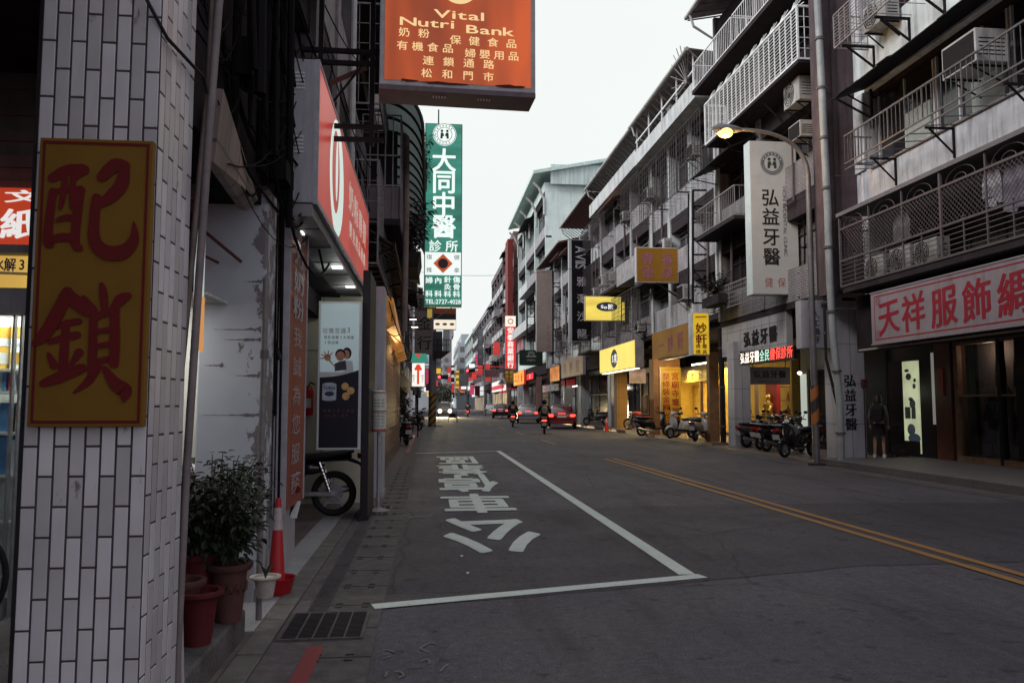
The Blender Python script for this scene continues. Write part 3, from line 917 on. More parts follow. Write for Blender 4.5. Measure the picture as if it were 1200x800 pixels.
def bush(name, label, cat, base, h, r, mat_l, n_st=9, n_lf=26, lf=0.09, seed=1, pot=None, group=None, lean=(0,0), parent=None):
    rnd = random.Random(seed)
    base = Vector(base)
    t = thing(name, label, cat, base, group) if parent is None else parent
    st, lv = MB(), MB()
    for i in range(n_st):
        a = rnd.uniform(0, 6.28); rr = r*math.sqrt(rnd.random())
        hh = h*rnd.uniform(.55, 1.0)
        tip = base + Vector((math.cos(a)*rr + lean[0], math.sin(a)*rr + lean[1], hh))
        mid = base + Vector((math.cos(a)*rr*.35, math.sin(a)*rr*.35, hh*.5))
        pts = [base + Vector((rnd.uniform(-.03,.03), rnd.uniform(-.03,.03), 0)), mid, tip]
        st.tube(pts, [.008, .006, .003], 5, False)
        for k in range(n_lf):
            u = rnd.uniform(.25, 1.0)
            q = pts[0].lerp(pts[1], u*2) if u < .5 else pts[1].lerp(pts[2], u*2-1)
            ph = rnd.uniform(0, 6.28)
            d = Vector((math.cos(ph), math.sin(ph), rnd.uniform(-.75, .35)))
            q = q + d*rnd.uniform(0.0, .10)*(r/.3)
            leaf(lv, q, d, lf*rnd.uniform(.6, 1.25), lf*rnd.uniform(.42, .62))
    st.build('stems', mat('stem', (0.06,0.045,0.03), 0.8, 0.3), t)
    lv.build('leaves', mat_l, t)
    return t
def pot(mb, c, r, h, rim=.02):
    mb.lathe([(0, .01), (r*.62, 0), (r*.68, h*.15), (r*.86, h*.8), (r*.92, h*.88), (r+rim*.3, h*.88), (r+rim, h*.93), (r+rim, h), (r*.92, h), (r*.86, h*.9), (0, h*.88)], c, 'Z', 24)

# ---- air conditioner
ACW = mat('ac_casing', (0.36,0.355,0.345), 0.5, 0.2, 5, dirt=0.6, streak=True)
def air_con(label, c, side=1, w=0.8, h=0.55, d=0.32, window=False):
    """c: centre of the back of the unit on the wall; side=1: right-hand facade, sticks out to -X"""
    c = Vector(c); t = thing('air_conditioner', label, 'air conditioner', (c.x, c.y, c.z-h/2))
    s = -side
    b = MB(); b.box(c.x+s*.06, c.x+s*(.06+d), c.y-w/2, c.y+w/2, c.z-h/2, c.z+h/2); b.build('casing', ACW, t, bevel=.015)
    xf = c.x+s*(.06+d)
    b = MB()
    if window:
        b.box(xf, xf+s*.004, c.y-w*.46, c.y+w*.46, c.z-h*.44, c.z+h*.42)
        for k in range(0): b.box(xf, xf+s*.012, c.y-w*.44, c.y+w*.44, c.z-h*.40+k*h*.12, c.z-h*.40+k*h*.12+h*.06)
    else:
        for rr in (.24, .18, .12, .06):
            rr *= h/.55
            b.lathe([(rr, 0), (rr+.008, 0), (rr+.008, .014), (rr, .014), (rr, 0)], (xf if s > 0 else xf-.014, c.y+w*.14, c.z), 'X', 22)
        for k in range(10):
            a = R(36*k); b.bar((xf+s*.006, c.y+w*.14, c.z), (xf+s*.006, c.y+w*.14+.24*h/.55*math.cos(a), c.z+.24*h/.55*math.sin(a)), .006)
    b.build('grille', IRON, t)
    b = MB()
    for dy in (-w*.35, w*.35):
        b.bar((c.x, c.y+dy, c.z-h/2-.02), (c.x+s*(d+.1), c.y+dy, c.z-h/2-.02), .03)
        b.bar((c.x, c.y+dy, c.z-h/2-.35), (c.x+s*(d+.05), c.y+dy, c.z-h/2-.03), .025)
    b.build('bracket', IRON, t)
    # the side face towards the camera carries slots
    b = MB()
    for k in range(5): b.box(c.x+s*.12, c.x+s*(d), c.y-w/2-.004, c.y-w/2, c.z-h*.3+k*h*.12, c.z-h*.3+k*h*.12+.02)
    b.build('side_vent', IRON, t)
    return t
# ================================================================== ROW BUILDINGS (shared builder)
C_MAUVE = mat('concrete_mauve', (0.20,0.18,0.19), 0.85, 0.3, 2.5, bump=0.25, bscale=40, dirt=0.75, streak=True)
C_GREY = mat('concrete_grey', (0.30,0.295,0.305), 0.85, 0.25, 2.5, bump=0.25, bscale=40, dirt=0.7, streak=True)
C_PALE = mat('render_pale', (0.52,0.55,0.55), 0.8, 0.2, 2.0, bump=0.15, bscale=40, dirt=0.7, streak=True)
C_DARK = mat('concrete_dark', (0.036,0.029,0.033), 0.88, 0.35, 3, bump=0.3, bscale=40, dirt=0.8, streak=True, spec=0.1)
C_BROWN = mat('render_brown', (0.11,0.082,0.08), 0.85, 0.3, 3, bump=0.3, bscale=40, dirt=0.7, streak=True)
T_PALE = bricks('tile_pale', (0.56,0.56,0.59), (0.46,0.46,0.49), (0.15,0.14,0.15), 0.235, 0.085, 0.016, 'YZ', dirt=0.42)
T_BROWN = bricks('tile_red_brown', (0.20,0.085,0.07), (0.16,0.07,0.06), (0.10,0.08,0.08), 0.235, 0.07, 0.012, 'YZ', dirt=0.3)
T_GREEN = mat('render_green', (0.60,0.73,0.68), 0.8, 0.12, 1.2, bump=0.1, bscale=40, dirt=0.22, streak=True)
TIN = mat('tin_roof', (0.20,0.17,0.17), 0.55, 0.35, 3, metal=0.2, dirt=0.6)
TIN_G = mat('tin_green', (0.50,0.66,0.61), 0.5, 0.2, 3, dirt=0.3)
TIN_R = mat('tin_rust', (0.13,0.06,0.05), 0.7, 0.4, 4, dirt=0.6)
WFR = mat('window_alu', (0.34,0.34,0.35), 0.45, 0.2, 10, metal=0.4)
WFD = mat('window_dark', (0.06,0.05,0.05), 0.5, 0.2, 10)
PANE = glass('pane', (0.016,0.015,0.018), 0.12)
PANE_C = mat('curtained_pane', (0.13,0.12,0.115), 0.35, 0.4, 6)
PANE_L = mat('frosted_pane', (0.24,0.27,0.26), 0.3, 0.3, 5)
BAR_W = mat('bar_white', (0.78,0.80,0.80), 0.5, 0.15, 12, dirt=0.2)
BAR_D = mat('bar_dark', (0.055,0.045,0.047), 0.6, 0.3, 12)
BAR_G = mat('bar_grey', (0.22,0.20,0.20), 0.55, 0.3, 12)
SHUT = mat('shutter', (0.13,0.115,0.115), 0.55, 0.2, 8, metal=0.3, dirt=0.4)

def cage(mb, x, y0, y1, z0, z1, depth_x, nv=10, nh=12, r=.012, fan=False, post=0.03):
    """security cage on a facade: front at x, sides back to depth_x"""
    def bx(a, c, w): mb.bar(a, c, w)
    for z in (z0, z1):
        bx((x, y0, z), (x, y1, z), post)
        for y in (y0, y1): bx((x, y, z), (depth_x, y, z), post)
    for y in (y0, y1): bx((x, y, z0), (x, y, z1), post); bx((depth_x, y, z0), (depth_x, y, z1), post)
    for k in range(1, nv): 
        y = y0+(y1-y0)*k/nv; bx((x, y, z0), (x, y, z1), r*1.8)
    for k in range(1, nh):
        z = z0+(z1-z0)*k/nh
        bx((x, y0, z), (x, y1, z), r)
    m = max(2, int(abs(depth_x-x)/.16))
    for y in (y0, y1):
        for k in range(1, m): 
            xx = x+(depth_x-x)*k/m; bx((xx, y, z0), (xx, y, z1), r)
        for k in range(1, 5):
            z = z0+(z1-z0)*k/5; bx((x, y, z), (depth_x, y, z), r)
    for k in range(1, nv, 2):
        y = y0+(y1-y0)*k/nv; bx((x, y, z0), (depth_x, y, z0), r)
    if fan:
        n = max(1, nv//2)
        for k in range(n):
            yc = y0+(y1-y0)*(k+.5)/n; rr = (y1-y0)/n*.55
            for j in range(7):
                a = R(15+25*j)
                bx((x, yc, z1), (x+(depth_x-x)*.25, yc+rr*math.cos(a), z1+rr*math.sin(a)), r)
def railing(mb, x, y0, y1, z0, z1, n=20, r=.012, ends=0.0, mids=()):
    mb.bar((x, y0, z1), (x, y1, z1), .035); mb.bar((x, y0, z0), (x, y1, z0), .03)
    for m in mids: mb.bar((x, y0, z0+(z1-z0)*m), (x, y1, z0+(z1-z0)*m), .02)
    for k in range(n+1):
        y = y0+(y1-y0)*k/n; mb.bar((x, y, z0), (x, y, z1), r if k % 8 else r*2)
    if ends:
        for y in (y0, y1):
            mb.bar((x, y, z1), (x+ends, y, z1), .03); mb.bar((x, y, z0), (x+ends, y, z0), .03)
            for k in range(1, 5): mb.bar((x+ends*k/5, y, z0), (x+ends*k/5, y, z1), r)

def window(parent, x, side, y0, y1, z0, z1, frm, pane, n=3, detail=True, transom=True):
    """window set in an opening; x: plane of the glass, frame 4 cm proud"""
    if not detail:
        b = MB(); b.box(x, x+side*.03, y0, y1, z0, z1); return b.build('window', pane, parent)
    b = MB(); w = .05; xa, xb = x-side*.06, x+side*.0
    b.box(xa, xb, y0, y1, z0, z0+w); b.box(xa, xb, y0, y1, z1-w, z1)
    b.box(xa, xb, y0, y0+w, z0+w, z1-w); b.box(xa, xb, y1-w, y1, z0+w, z1-w)
    for k in range(1, n):
        y = y0+(y1-y0)*k/n; b.box(xa+side*.005, xb, y-w*.4, y+w*.4, z0+w, z1-w)
    if transom:
        z = z0+(z1-z0)*.72; b.box(xa+side*.008, xb, y0+w, y1-w, z-w*.35, z+w*.35)
    f = b.build('window', frm, parent)
    b = MB(); b.box(x+side*.004, x+side*.03, y0+.01, y1-.01, z0+.01, z1-.01); b.build('pane', pane, f)
    return f

def row_building(name, label, side, y0, y1, X, zs, wall, para, feats=None, bays=2, frm=WFR, depth=9.0, detail=True, roof=TIN, roof_out=.9, attic=True,
                 ground='shop', pil=True, pilm=None, ceil=None, pillar_d=.5, pillar_m=None, gwall=None, seed=0, group=None, parap_h=.95, eave_drop=0.0, pillars=(0, 1)):
    rnd = random.Random(seed); feats = feats or {}
    t = thing(name, label, 'building', (X, (y0+y1)/2, 0), group)
    D = lambda d: X+side*d
    g0 = 0.0
    b = MB(); b.box(D(.55), D(depth), y0+.003, y1-.003, zs[0]-.02, zs[-1])
    if ground: b.box(D(2.75), D(depth), y0+.003, y1-.003, 0, zs[0]-.021)
    else: b.box(D(5.2), D(depth), y0+.003, y1-.003, 0, zs[0]-.021)
    b.build('wall', wall, t)
    b = MB()
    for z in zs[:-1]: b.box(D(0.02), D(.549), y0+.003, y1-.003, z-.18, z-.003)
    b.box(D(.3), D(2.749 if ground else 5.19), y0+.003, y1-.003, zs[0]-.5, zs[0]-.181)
    b.build('floor_slab', ceil or C_DARK, t)  # slab and ceiling coloured near-black, recess shade put into the colour
    bw = (y1-y0)/bays
    if pil:
        b = MB()
        for k in range(bays+1):
            y = y0+bw*k; b.box(D(-.04), D(.548), max(y0+.004, y-.16), min(y1-.004, y+.16), zs[0]+.0, zs[-1]-.004)
        b.build('pilaster', pilm or wall, t)
    for i in range(len(zs)-1):
        za, zb = zs[i], zs[i+1]
        b = MB(); b.box(D(0), D(.14), y0+.006, y1-.006, za, za+parap_h); b.build('parapet', para if not isinstance(para, (list, tuple)) else para[i % len(para)], t)
        b = MB(); b.box(D(.03), D(.547), y0+.007, y1-.007, zb-.62, zb-.184); b.build('lintel', C_DARK, t)  # lintel darkened by colour to give the window recess its shade
        for j in range(bays):
            ya, yb = y0+bw*j+.16, y0+bw*(j+1)-.16
            pane = rnd.choice([PANE, PANE, PANE, PANE_C, PANE_L, PANE])
            window(t, D(.44), side, ya+.02, yb-.02, za+parap_h-.0, zb-.62, frm, pane, rnd.choice([2,3,4]), detail)
            f = feats.get((i, j)) or feats.get((i, None)) or ()
            if 'cage' in f:
                b = MB(); o = .55
                cage(b, D(-o), ya-.1, yb+.1, za+.5, zb-.5, D(0), max(5, int(bw/.3)), 9 if detail else 5, .012, fan='fan' in f)
                b.build('window_cage', BAR_W if 'white' in f else BAR_D if 'dark' in f else BAR_G, t)
            if 'balc' in f:
                b = MB(); b.box(D(-.85), D(.01), ya-.12, yb+.12, za-.12, za); b.build('balcony_slab', C_DARK, t)
                b = MB(); railing(b, D(-.82), ya-.1, yb+.1, za+.05, za+.95, max(8, int(bw/.16)), .012, ends=side*.82, mids=(.5,) if 'mid' in f else ())
                b.build('railing', BAR_W if 'white' in f else BAR_D if 'dark' in f else BAR_G, t)
            if 'solid' in f:
                b = MB(); b.box(D(-.8), D(.01), ya-.15, yb+.15, za-.15, za); b.box(D(-.8), D(-.7), ya-.15, yb+.15, za, za+.85)
                b.box(D(-.7), D(.01), ya-.15, ya-.05, za, za+.85); b.box(D(-.7), D(.01), yb+.05, yb+.15, za, za+.85)
                b.build('balcony', C_PALE if 'white' in f else C_GREY, t)
            if 'awn' in f:
                b = MB(); zt = zb-.45
                b.hexa([(D(-1.0), ya-.1, zt-.42), (D(0), ya-.1, zt), (D(0), yb+.1, zt), (D(-1.0), yb+.1, zt-.42),
                        (D(-1.0), ya-.1, zt-.38), (D(0), ya-.1, zt+.04), (D(0), yb+.1, zt+.04), (D(-1.0), yb+.1, zt-.38)])
                for y in (ya, (ya+yb)/2, yb): b.bar((D(-.95), y, zt-.42), (D(0), y, zt-.6), .03)
                b.build('awning', TIN_R if 'rust' in f else TIN_G if 'green' in f else IRON, t)
    zt = zs[-1]
    if roof is not None:
        b = MB()
        o = -roof_out
        b.hexa([(D(o), y0-.02, zt-.05-eave_drop), (D(4.5), y0-.02, zt+1.15), (D(4.5), y1+.02, zt+1.15), (D(o), y1+.02, zt-.05-eave_drop),
                (D(o), y0-.02, zt-.0-eave_drop), (D(4.5), y0-.02, zt+1.2), (D(4.5), y1+.02, zt+1.2), (D(o), y1+.02, zt-.0-eave_drop)])
        n = int((y1-y0)/.55)
        for k in range(n+1):
            y = y0+(y1-y0)*k/n
            b.bar((D(o+.02), y, zt-.09-eave_drop), (D(.6), y, zt+.22), .04)
        rf = b.build('roof', roof, t)
        b = MB(); b.tube([(D(o-.05), y0, zt-.02-eave_drop), (D(o-.05), y1, zt-.02-eave_drop)], .075, 8)
        b.build('gutter', mat('gutter_pipe', (0.42,0.42,0.41), 0.5, 0.2, 4, dirt=0.4), rf)
        for y in (y1-.4,):
            b = MB(); b.tube([(D(o-.03), y, zt-.06-eave_drop), (D(o+.1), y, zt-.5-eave_drop), (D(-.07), y, zt-1.0-eave_drop), (D(-.07), y, zs[0])], .05, 8); b.build('downpipe', MC['gutter_pipe'], rf)
    else:
        b = MB(); b.box(D(-.1), D(depth), y0, y1, zt, zt+.2); b.box(D(-.1), D(.08), y0, y1, zt+.2, zt+.85); b.box(D(.08), D(depth), y0, y0+.15, zt+.2, zt+.85); b.build('roof', wall, t)
    # ground storey
    if ground:
        for k, y in enumerate((y0+.02, y1-.62)):
            if k in pillars:
                b = MB(); b.box(D(pillar_d), D(pillar_d+.62), y, y+.6, 0, zs[0]-.501); b.build('pillar', pillar_m or C_GREY, t)
        b = MB(); b.box(D(.05), D(.32), y0+.01, y1-.01, zs[0]-1.0, zs[0]-.181); b.build('fascia', C_DARK, t)
        if ground == 'shutter':
            b = MB(); z = 0.05
            while z < zs[0]-.75:
                b.box(D(2.70), D(2.745), y0+.4, y1-.4, z, z+.085); z += .095
            b.build('roller_shutter', SHUT, t)
        elif ground == 'shop':
            b = MB(); yy = y0+.3; xa, xb = D(2.66), D(2.745)
            n = 4
            for k in range(n+1):
                y = y0+.3+(y1-y0-.6)*k/n; b.box(xa, xb, y-.04, y+.04, .12, zs[0]-.9)
            for z in (.14, 2.2, zs[0]-.9): b.box(xa+side*.01, xb, y0+.3, y1-.3, z-.04, z+.04)
            b.build('shop_front', WFD, t)
            b = MB(); b.box(D(2.71), D(2.744), y0+.3, y1-.3, .14, zs[0]-.9); b.build('shop_window', PANE, t)
    return t

# ================================================================== LEFT SIDE, NEAR
# ---- building over the arcade nearest the camera
WT = None
def tile_mat(name, c1, c2):
    m, t, b = nodes(name)
    g_ = _n(t, 'ShaderNodeNewGeometry'); mx = _n(t, 'ShaderNodeMix', data_type='RGBA')
    mx.inputs['A'].default_value = (*c1, 1); mx.inputs['B'].default_value = (*c2, 1)
    t.links.new(g_.outputs['Random Per Island'], mx.inputs['Factor'])
    tcn = _n(t, 'ShaderNodeTexCoord')
    n1 = _n(t, 'ShaderNodeTexNoise'); n1.inputs['Scale'].default_value = 7; n1.inputs['Detail'].default_value = 8; n1.inputs['Roughness'].default_value = 0.7
    mp = _n(t, 'ShaderNodeMapping'); mp.inputs['Scale'].default_value = (1.6, 1.6, 0.5)
    t.links.new(tcn.outputs['Object'], mp.inputs[0]); t.links.new(mp.outputs[0], n1.inputs['Vector'])
    r = _n(t, 'ShaderNodeMapRange'); r.inputs[1].default_value = 0.635; r.inputs[2].default_value = 0.70; r.inputs[4].default_value = 0.8
    t.links.new(n1.outputs[0], r.inputs[0])
    n2 = _n(t, 'ShaderNodeTexNoise'); n2.inputs['Scale'].default_value = 2.2; n2.inputs['Detail'].default_value = 5
    t.links.new(tcn.outputs['Object'], n2.inputs['Vector'])
    r2 = _n(t, 'ShaderNodeMapRange'); r2.inputs[1].default_value = 0.35; r2.inputs[2].default_value = 0.7; r2.inputs[3].default_value = 1.0; r2.inputs[4].default_value = 0.72
    t.links.new(n2.outputs[0], r2.inputs[0])
    cb = _n(t, 'ShaderNodeCombineColor')
    for i in range(3): t.links.new(r2.outputs[0], cb.inputs[i])
    mm = _n(t, 'ShaderNodeMix', data_type='RGBA', blend_type='MULTIPLY'); mm.inputs['Factor'].default_value = 1
    t.links.new(mx.outputs['Result'], mm.inputs['A']); t.links.new(cb.outputs[0], mm.inputs['B'])
    m2 = _n(t, 'ShaderNodeMix', data_type='RGBA'); m2.inputs['B'].default_value = (0.05, 0.035, 0.035, 1)
    t.links.new(r.outputs[0], m2.inputs['Factor']); t.links.new(mm.outputs['Result'], m2.inputs['A'])
    t.links.new(m2.outputs['Result'], b.inputs['Base Color'])
    b.inputs['Roughness'].default_value = 0.38
    return m
px0, px1, pyf, pyb = P(29, 472, Y=3.4).x, P(174, 472, Y=3.4).x, 3.4, 3.4+0.47
pl = thing('tiled_pillar', 'near square arcade pillar clad in white vertical tiles with dark joints', 'pillar', ((px0+px1)/2, (pyf+pyb)/2, 0))
b = MB(); b.box(px0, px1, pyf, pyb, 0.0, 3.95); b.build('mortar_core', mat('tile_mortar', (0.055,0.045,0.05), 0.9, 0.3, 30), pl)
b = MB(); random.seed(11)
tw, th_, j = 0.0655, 0.232, 0.0085
n = 8
tw = (px1-px0)/n
for c in range(n):
    z = -0.05 - (th_+j)*(0.5 if c % 2 else 0) - 0.06
    while z < 3.95:
        if z+th_ > 0.18:
            x0 = px0+c*tw+j/2; x1 = px0+(c+1)*tw-j/2
            a_, c_ = random.uniform(0, .0018), random.uniform(0, .0018)
            b.hexa([(x0, pyf-.003-a_, z), (x1, pyf-.003-c_, z), (x1, pyf+.01, z), (x0, pyf+.01, z), (x0, pyf-.003-c_, z+th_), (x1, pyf-.003-a_, z+th_), (x1, pyf+.01, z+th_), (x0, pyf+.01, z+th_)])
        z += th_+j
m_ = 7; tw2 = (pyb-pyf)/m_
for c in range(m_):
    z = -0.05 - (th_+j)*(0.5 if c % 2 else 0) - 0.02
    while z < 3.95:
        if z+th_ > 0.18:
            y0 = pyf+c*tw2+j/2; y1 = pyf+(c+1)*tw2-j/2
            b.box(px1-.01, px1+.002+random.uniform(0, .0015), y0, y1, z, z+th_)
        z += th_+j
WT = tile_mat('white_tile', (0.40,0.385,0.40), (0.60,0.585,0.61))
b.build('tiles', WT, pl, bevel=0.0025)
b = MB(); b.box(px0-.012, px0, pyf-.004, pyb, .18, 3.95); b.build('edge_strip', BLK, pl)

# ---- key-cutting sign on the pillar
yS = 3.34
kx0, kx1 = P(39, 330, Y=yS).x, P(174, 332, Y=yS).x
kz1, kz0 = P(110, 163, Y=yS).z, P(98, 500, Y=yS).z
ks = thing('key_cutting_sign', 'dull yellow board with red border and two large brushed red characters', 'sign', ((kx0+kx1)/2, yS, kz0))
b = MB(); b.box(kx0, kx1, yS, yS+.035, kz0, kz1); b.build('board', mat('sign_mustard', (0.155,0.078,0.005), 0.75, 0.12, 3, dirt=0.3, dirtcol=(0.10,0.05,0.01)), ks, bevel=.004)
b = MB(); w = .011; e = .014; y_ = yS-.003
for (a, c, d, f) in [(kx0+e, kx1-e, kz0+e, kz0+e+w), (kx0+e, kx1-e, kz1-e-w, kz1-e), (kx0+e, kx0+e+w, kz0+e+w, kz1-e-w), (kx1-e-w, kx1-e, kz0+e+w, kz1-e-w)]:
    b.quad((a, y_, d), (c, y_, d), (c, y_, f), (a, y_, f))
KRED = mat('sign_dark_red', (0.10,0.004,0.005), 0.8, 0.15, 5)
b.build('border', KRED, ks)
b = MB(); cx = (kx0+kx1)/2
H = (kz1-kz0)
# brush strokes (points and widths in board units), drawn as tapering ribbons
def stroke(mb, pts, ws, k):
    P_ = []
    n = len(pts)
    for i in range(n-1):
        p0, p1, p2, p3 = pts[max(0,i-1)], pts[i], pts[i+1], pts[min(n-1,i+2)]
        for q in range(6):
            u = q/6
            f = lambda a, b, c, d: .5*((2*b)+(c-a)*u+(2*a-5*b+4*c-d)*u*u+(3*b-a-3*c+d)*u**3)
            P_.append((f(p0[0],p1[0],p2[0],p3[0]), f(p0[1],p1[1],p2[1],p3[1]), ws[i]+(ws[i+1]-ws[i])*u))
    P_.append((*pts[-1], ws[-1]))
    sx = (kx1-kx0)/252; ox, oy = 212, 478
    def W(x, y): 
        x += (y-320)*.045
        return Vector(((kx0+kx1)/2+(x-ox)*sx, y_-.001-.0004*k, kz0+(640-y)*(kz1-kz0)/640))
    vs = []; m = len(P_)
    for i, (x, y, w_) in enumerate(P_):
        dx, dy = P_[min(m-1,i+1)][0]-P_[max(0,i-1)][0], P_[min(m-1,i+1)][1]-P_[max(0,i-1)][1]
        l_ = math.hypot(dx, dy) or 1; nx, ny = -dy/l_, dx/l_
        vs += [W(x+nx*w_/2, y+ny*w_/2), W(x-nx*w_/2, y-ny*w_/2)]
    mb.add(vs, [(2*i, 2*i+1, 2*i+3, 2*i+2) for i in range(m-1)])
    for (x, y, w_) in (P_[0], P_[-1]): mb.add([W(x+w_*.5*math.cos(R(30*q+12)), y+w_*.46*math.sin(R(30*q+12)))+Vector((0,-.0002,0)) for q in range(12)], [tuple(range(12))])
BR = [([(128,92),(160,74),(196,72)],[18,22,24]), ([(190,72),(176,92)],[22,12]), ([(130,122),(122,180),(118,232),(124,242)],[16,17,19,14]), ([(128,124),(165,116),(192,118)],[11,11,16]), ([(190,116),(182,180),(178,235),(188,248)],[17,18,18,14]),
 ([(156,92),(152,130),(146,158)],[12,12,9]), ([(174,92),(172,132),(174,156)],[12,12,13]), ([(140,186),(158,180),(174,180)],[9,12,12]), ([(126,230),(150,224),(178,226)],[14,16,16]),
 ([(238,86),(266,60),(290,60)],[20,26,20]), ([(288,62),(282,100),(258,130),(232,148)],[20,26,24,14]), ([(226,134),(220,190),(222,232),(246,256),(284,254),(308,226),(308,186)],[18,20,24,28,28,20,3]),
 ([(162,346),(140,392),(112,440),(88,460)],[22,26,24,8]), ([(162,350),(184,370),(204,392)],[20,26,14]), ([(134,424),(160,414),(186,410)],[9,13,13]), ([(122,456),(152,446),(182,440)],[10,14,15]), ([(158,414),(154,470),(150,528)],[15,17,18]),
 ([(120,482),(132,506)],[8,17]), ([(186,478),(166,508)],[17,7]), ([(108,546),(144,532),(192,512)],[14,22,18]), ([(236,328),(240,352),(242,388)],[10,17,12]), ([(196,356),(216,384)],[8,18]), ([(294,352),(276,362),(252,392)],[14,22,8]),
 ([(218,398),(216,460),(214,522)],[15,17,17]), ([(218,402),(244,390),(266,388)],[12,15,18]), ([(264,388),(264,450),(262,502)],[18,20,18]), ([(224,432),(260,426)],[9,11]), ([(222,464),(260,458)],[9,11]), ([(218,500),(244,494),(264,492)],[12,13,14]),
 ([(226,510),(204,542),(174,566)],[17,15,4]), ([(240,512),(262,544),(284,562),(282,584)],[10,24,30,6])]
for k, (ps, ws) in enumerate(BR): stroke(b, ps, [w_*1.18 for w_ in ws], k % 14)
b.build('lettering', KRED, ks)

# ---- pipes and cables at the back edge of the pillar
PVC = mat('pvc_pipe', (0.17,0.145,0.145), 0.6, 0.25, 6, dirt=0.5)
def pipe(label, pts, r, m=PVC, name='drain_pipe', clips=True):
    t = thing(name, label, 'pipe', pts[0])
    b = MB(); b.tube(pts, r, 12); b.build('pipe', m, t, smooth=True)
    if clips:
        b = MB()
        for (p, q) in zip(pts, pts[1:]):
            p, q = Vector(p), Vector(q)
            k = int((q-p).length/1.1)
            for i in range(k):
                c = p.lerp(q, (i+.5)/max(1, k)); d = (q-p).normalized()
                b.cyl(c-d*.03, c+d*.03, r*1.35, seg=12)
        if b.v: b.build('clip', mat('pipe_clip', (0.10,0.085,0.085), 0.6, 0.2), t, smooth=True)
    return t
yp = 3.93
pipe('tall grey plastic pipe running up the back edge of the tiled pillar', [P(206, 800, Y=yp), P(218, 560, Y=yp), P(233, 330, Y=yp), P(246, 140, Y=yp), P(262, -60, Y=yp)], .019)
pipe('thin brown pipe strapped beside the grey pipe of the tiled pillar', [P(189, 800, Y=3.86), P(206, 500, Y=3.88), P(222, 330, Y=3.92), P(245, 100, Y=3.95), P(252, -60, Y=3.95)], .016, mat('pipe_brown', (0.12,0.09,0.08), 0.6, 0.3, 8))
pipe('black cable running down the street side of the tiled pillar', [P(172, 0, Y=3.36), P(196, 45, Y=3.4), P(238, 90, Y=3.86), P(243, 110, Y=3.9)], .008, BLK, 'cable', False)
pipe('slim white conduit behind the tiled pillar pipes', [P(213, 800, Y=4.0), P(211, 690, Y=4.0), P(221, 480, Y=4.0), P(236, 300, Y=4.0)], .012, mat('pipe_pale', (0.36,0.34,0.34), 0.5, 0.2, 8))

# ---- left building 1: carried by the pillar and the peeling wall
lb = thing('corner_building', 'soot-stained building with dark arcade roof over the tiled pillar', 'building', (-1.3, 1.5, 0))
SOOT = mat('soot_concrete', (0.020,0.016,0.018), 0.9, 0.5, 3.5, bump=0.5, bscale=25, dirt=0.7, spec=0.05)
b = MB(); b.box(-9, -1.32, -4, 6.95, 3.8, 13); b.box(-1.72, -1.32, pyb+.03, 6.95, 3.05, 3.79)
b.build('upper_storeys', SOOT, lb)
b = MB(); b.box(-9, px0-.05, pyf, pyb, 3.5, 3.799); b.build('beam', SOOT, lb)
b = MB(); b.box(-1.31, -1.12, 3.2, 6.9, 5.9, 6.02); b.box(-1.31, -1.15, 3.2, 6.9, 9.2, 9.3); b.build('ledge', C_DARK, lb)
b = MB()
b.slab(P(240,189,Y=4.5), P(281,246,Y=5.9), P(294,233,Y=5.9), P(251,103,Y=4.5), .05)
b.build('tiled_eave', bricks('eave_tile', (0.21,0.155,0.14), (0.24,0.175,0.16), (0.05,0.04,0.04), 0.33, 0.33, 0.012, 'YZ', 0.0, 0.6, 0.3, 0.5), lb)
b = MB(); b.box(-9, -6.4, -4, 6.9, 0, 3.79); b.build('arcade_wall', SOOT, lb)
for (za, zb) in ((6.3, 8.2), (9.6, 11.5)):
    window(lb, -1.318, -1, 4.2, 6.3, za, zb, WFD, PANE, 3)
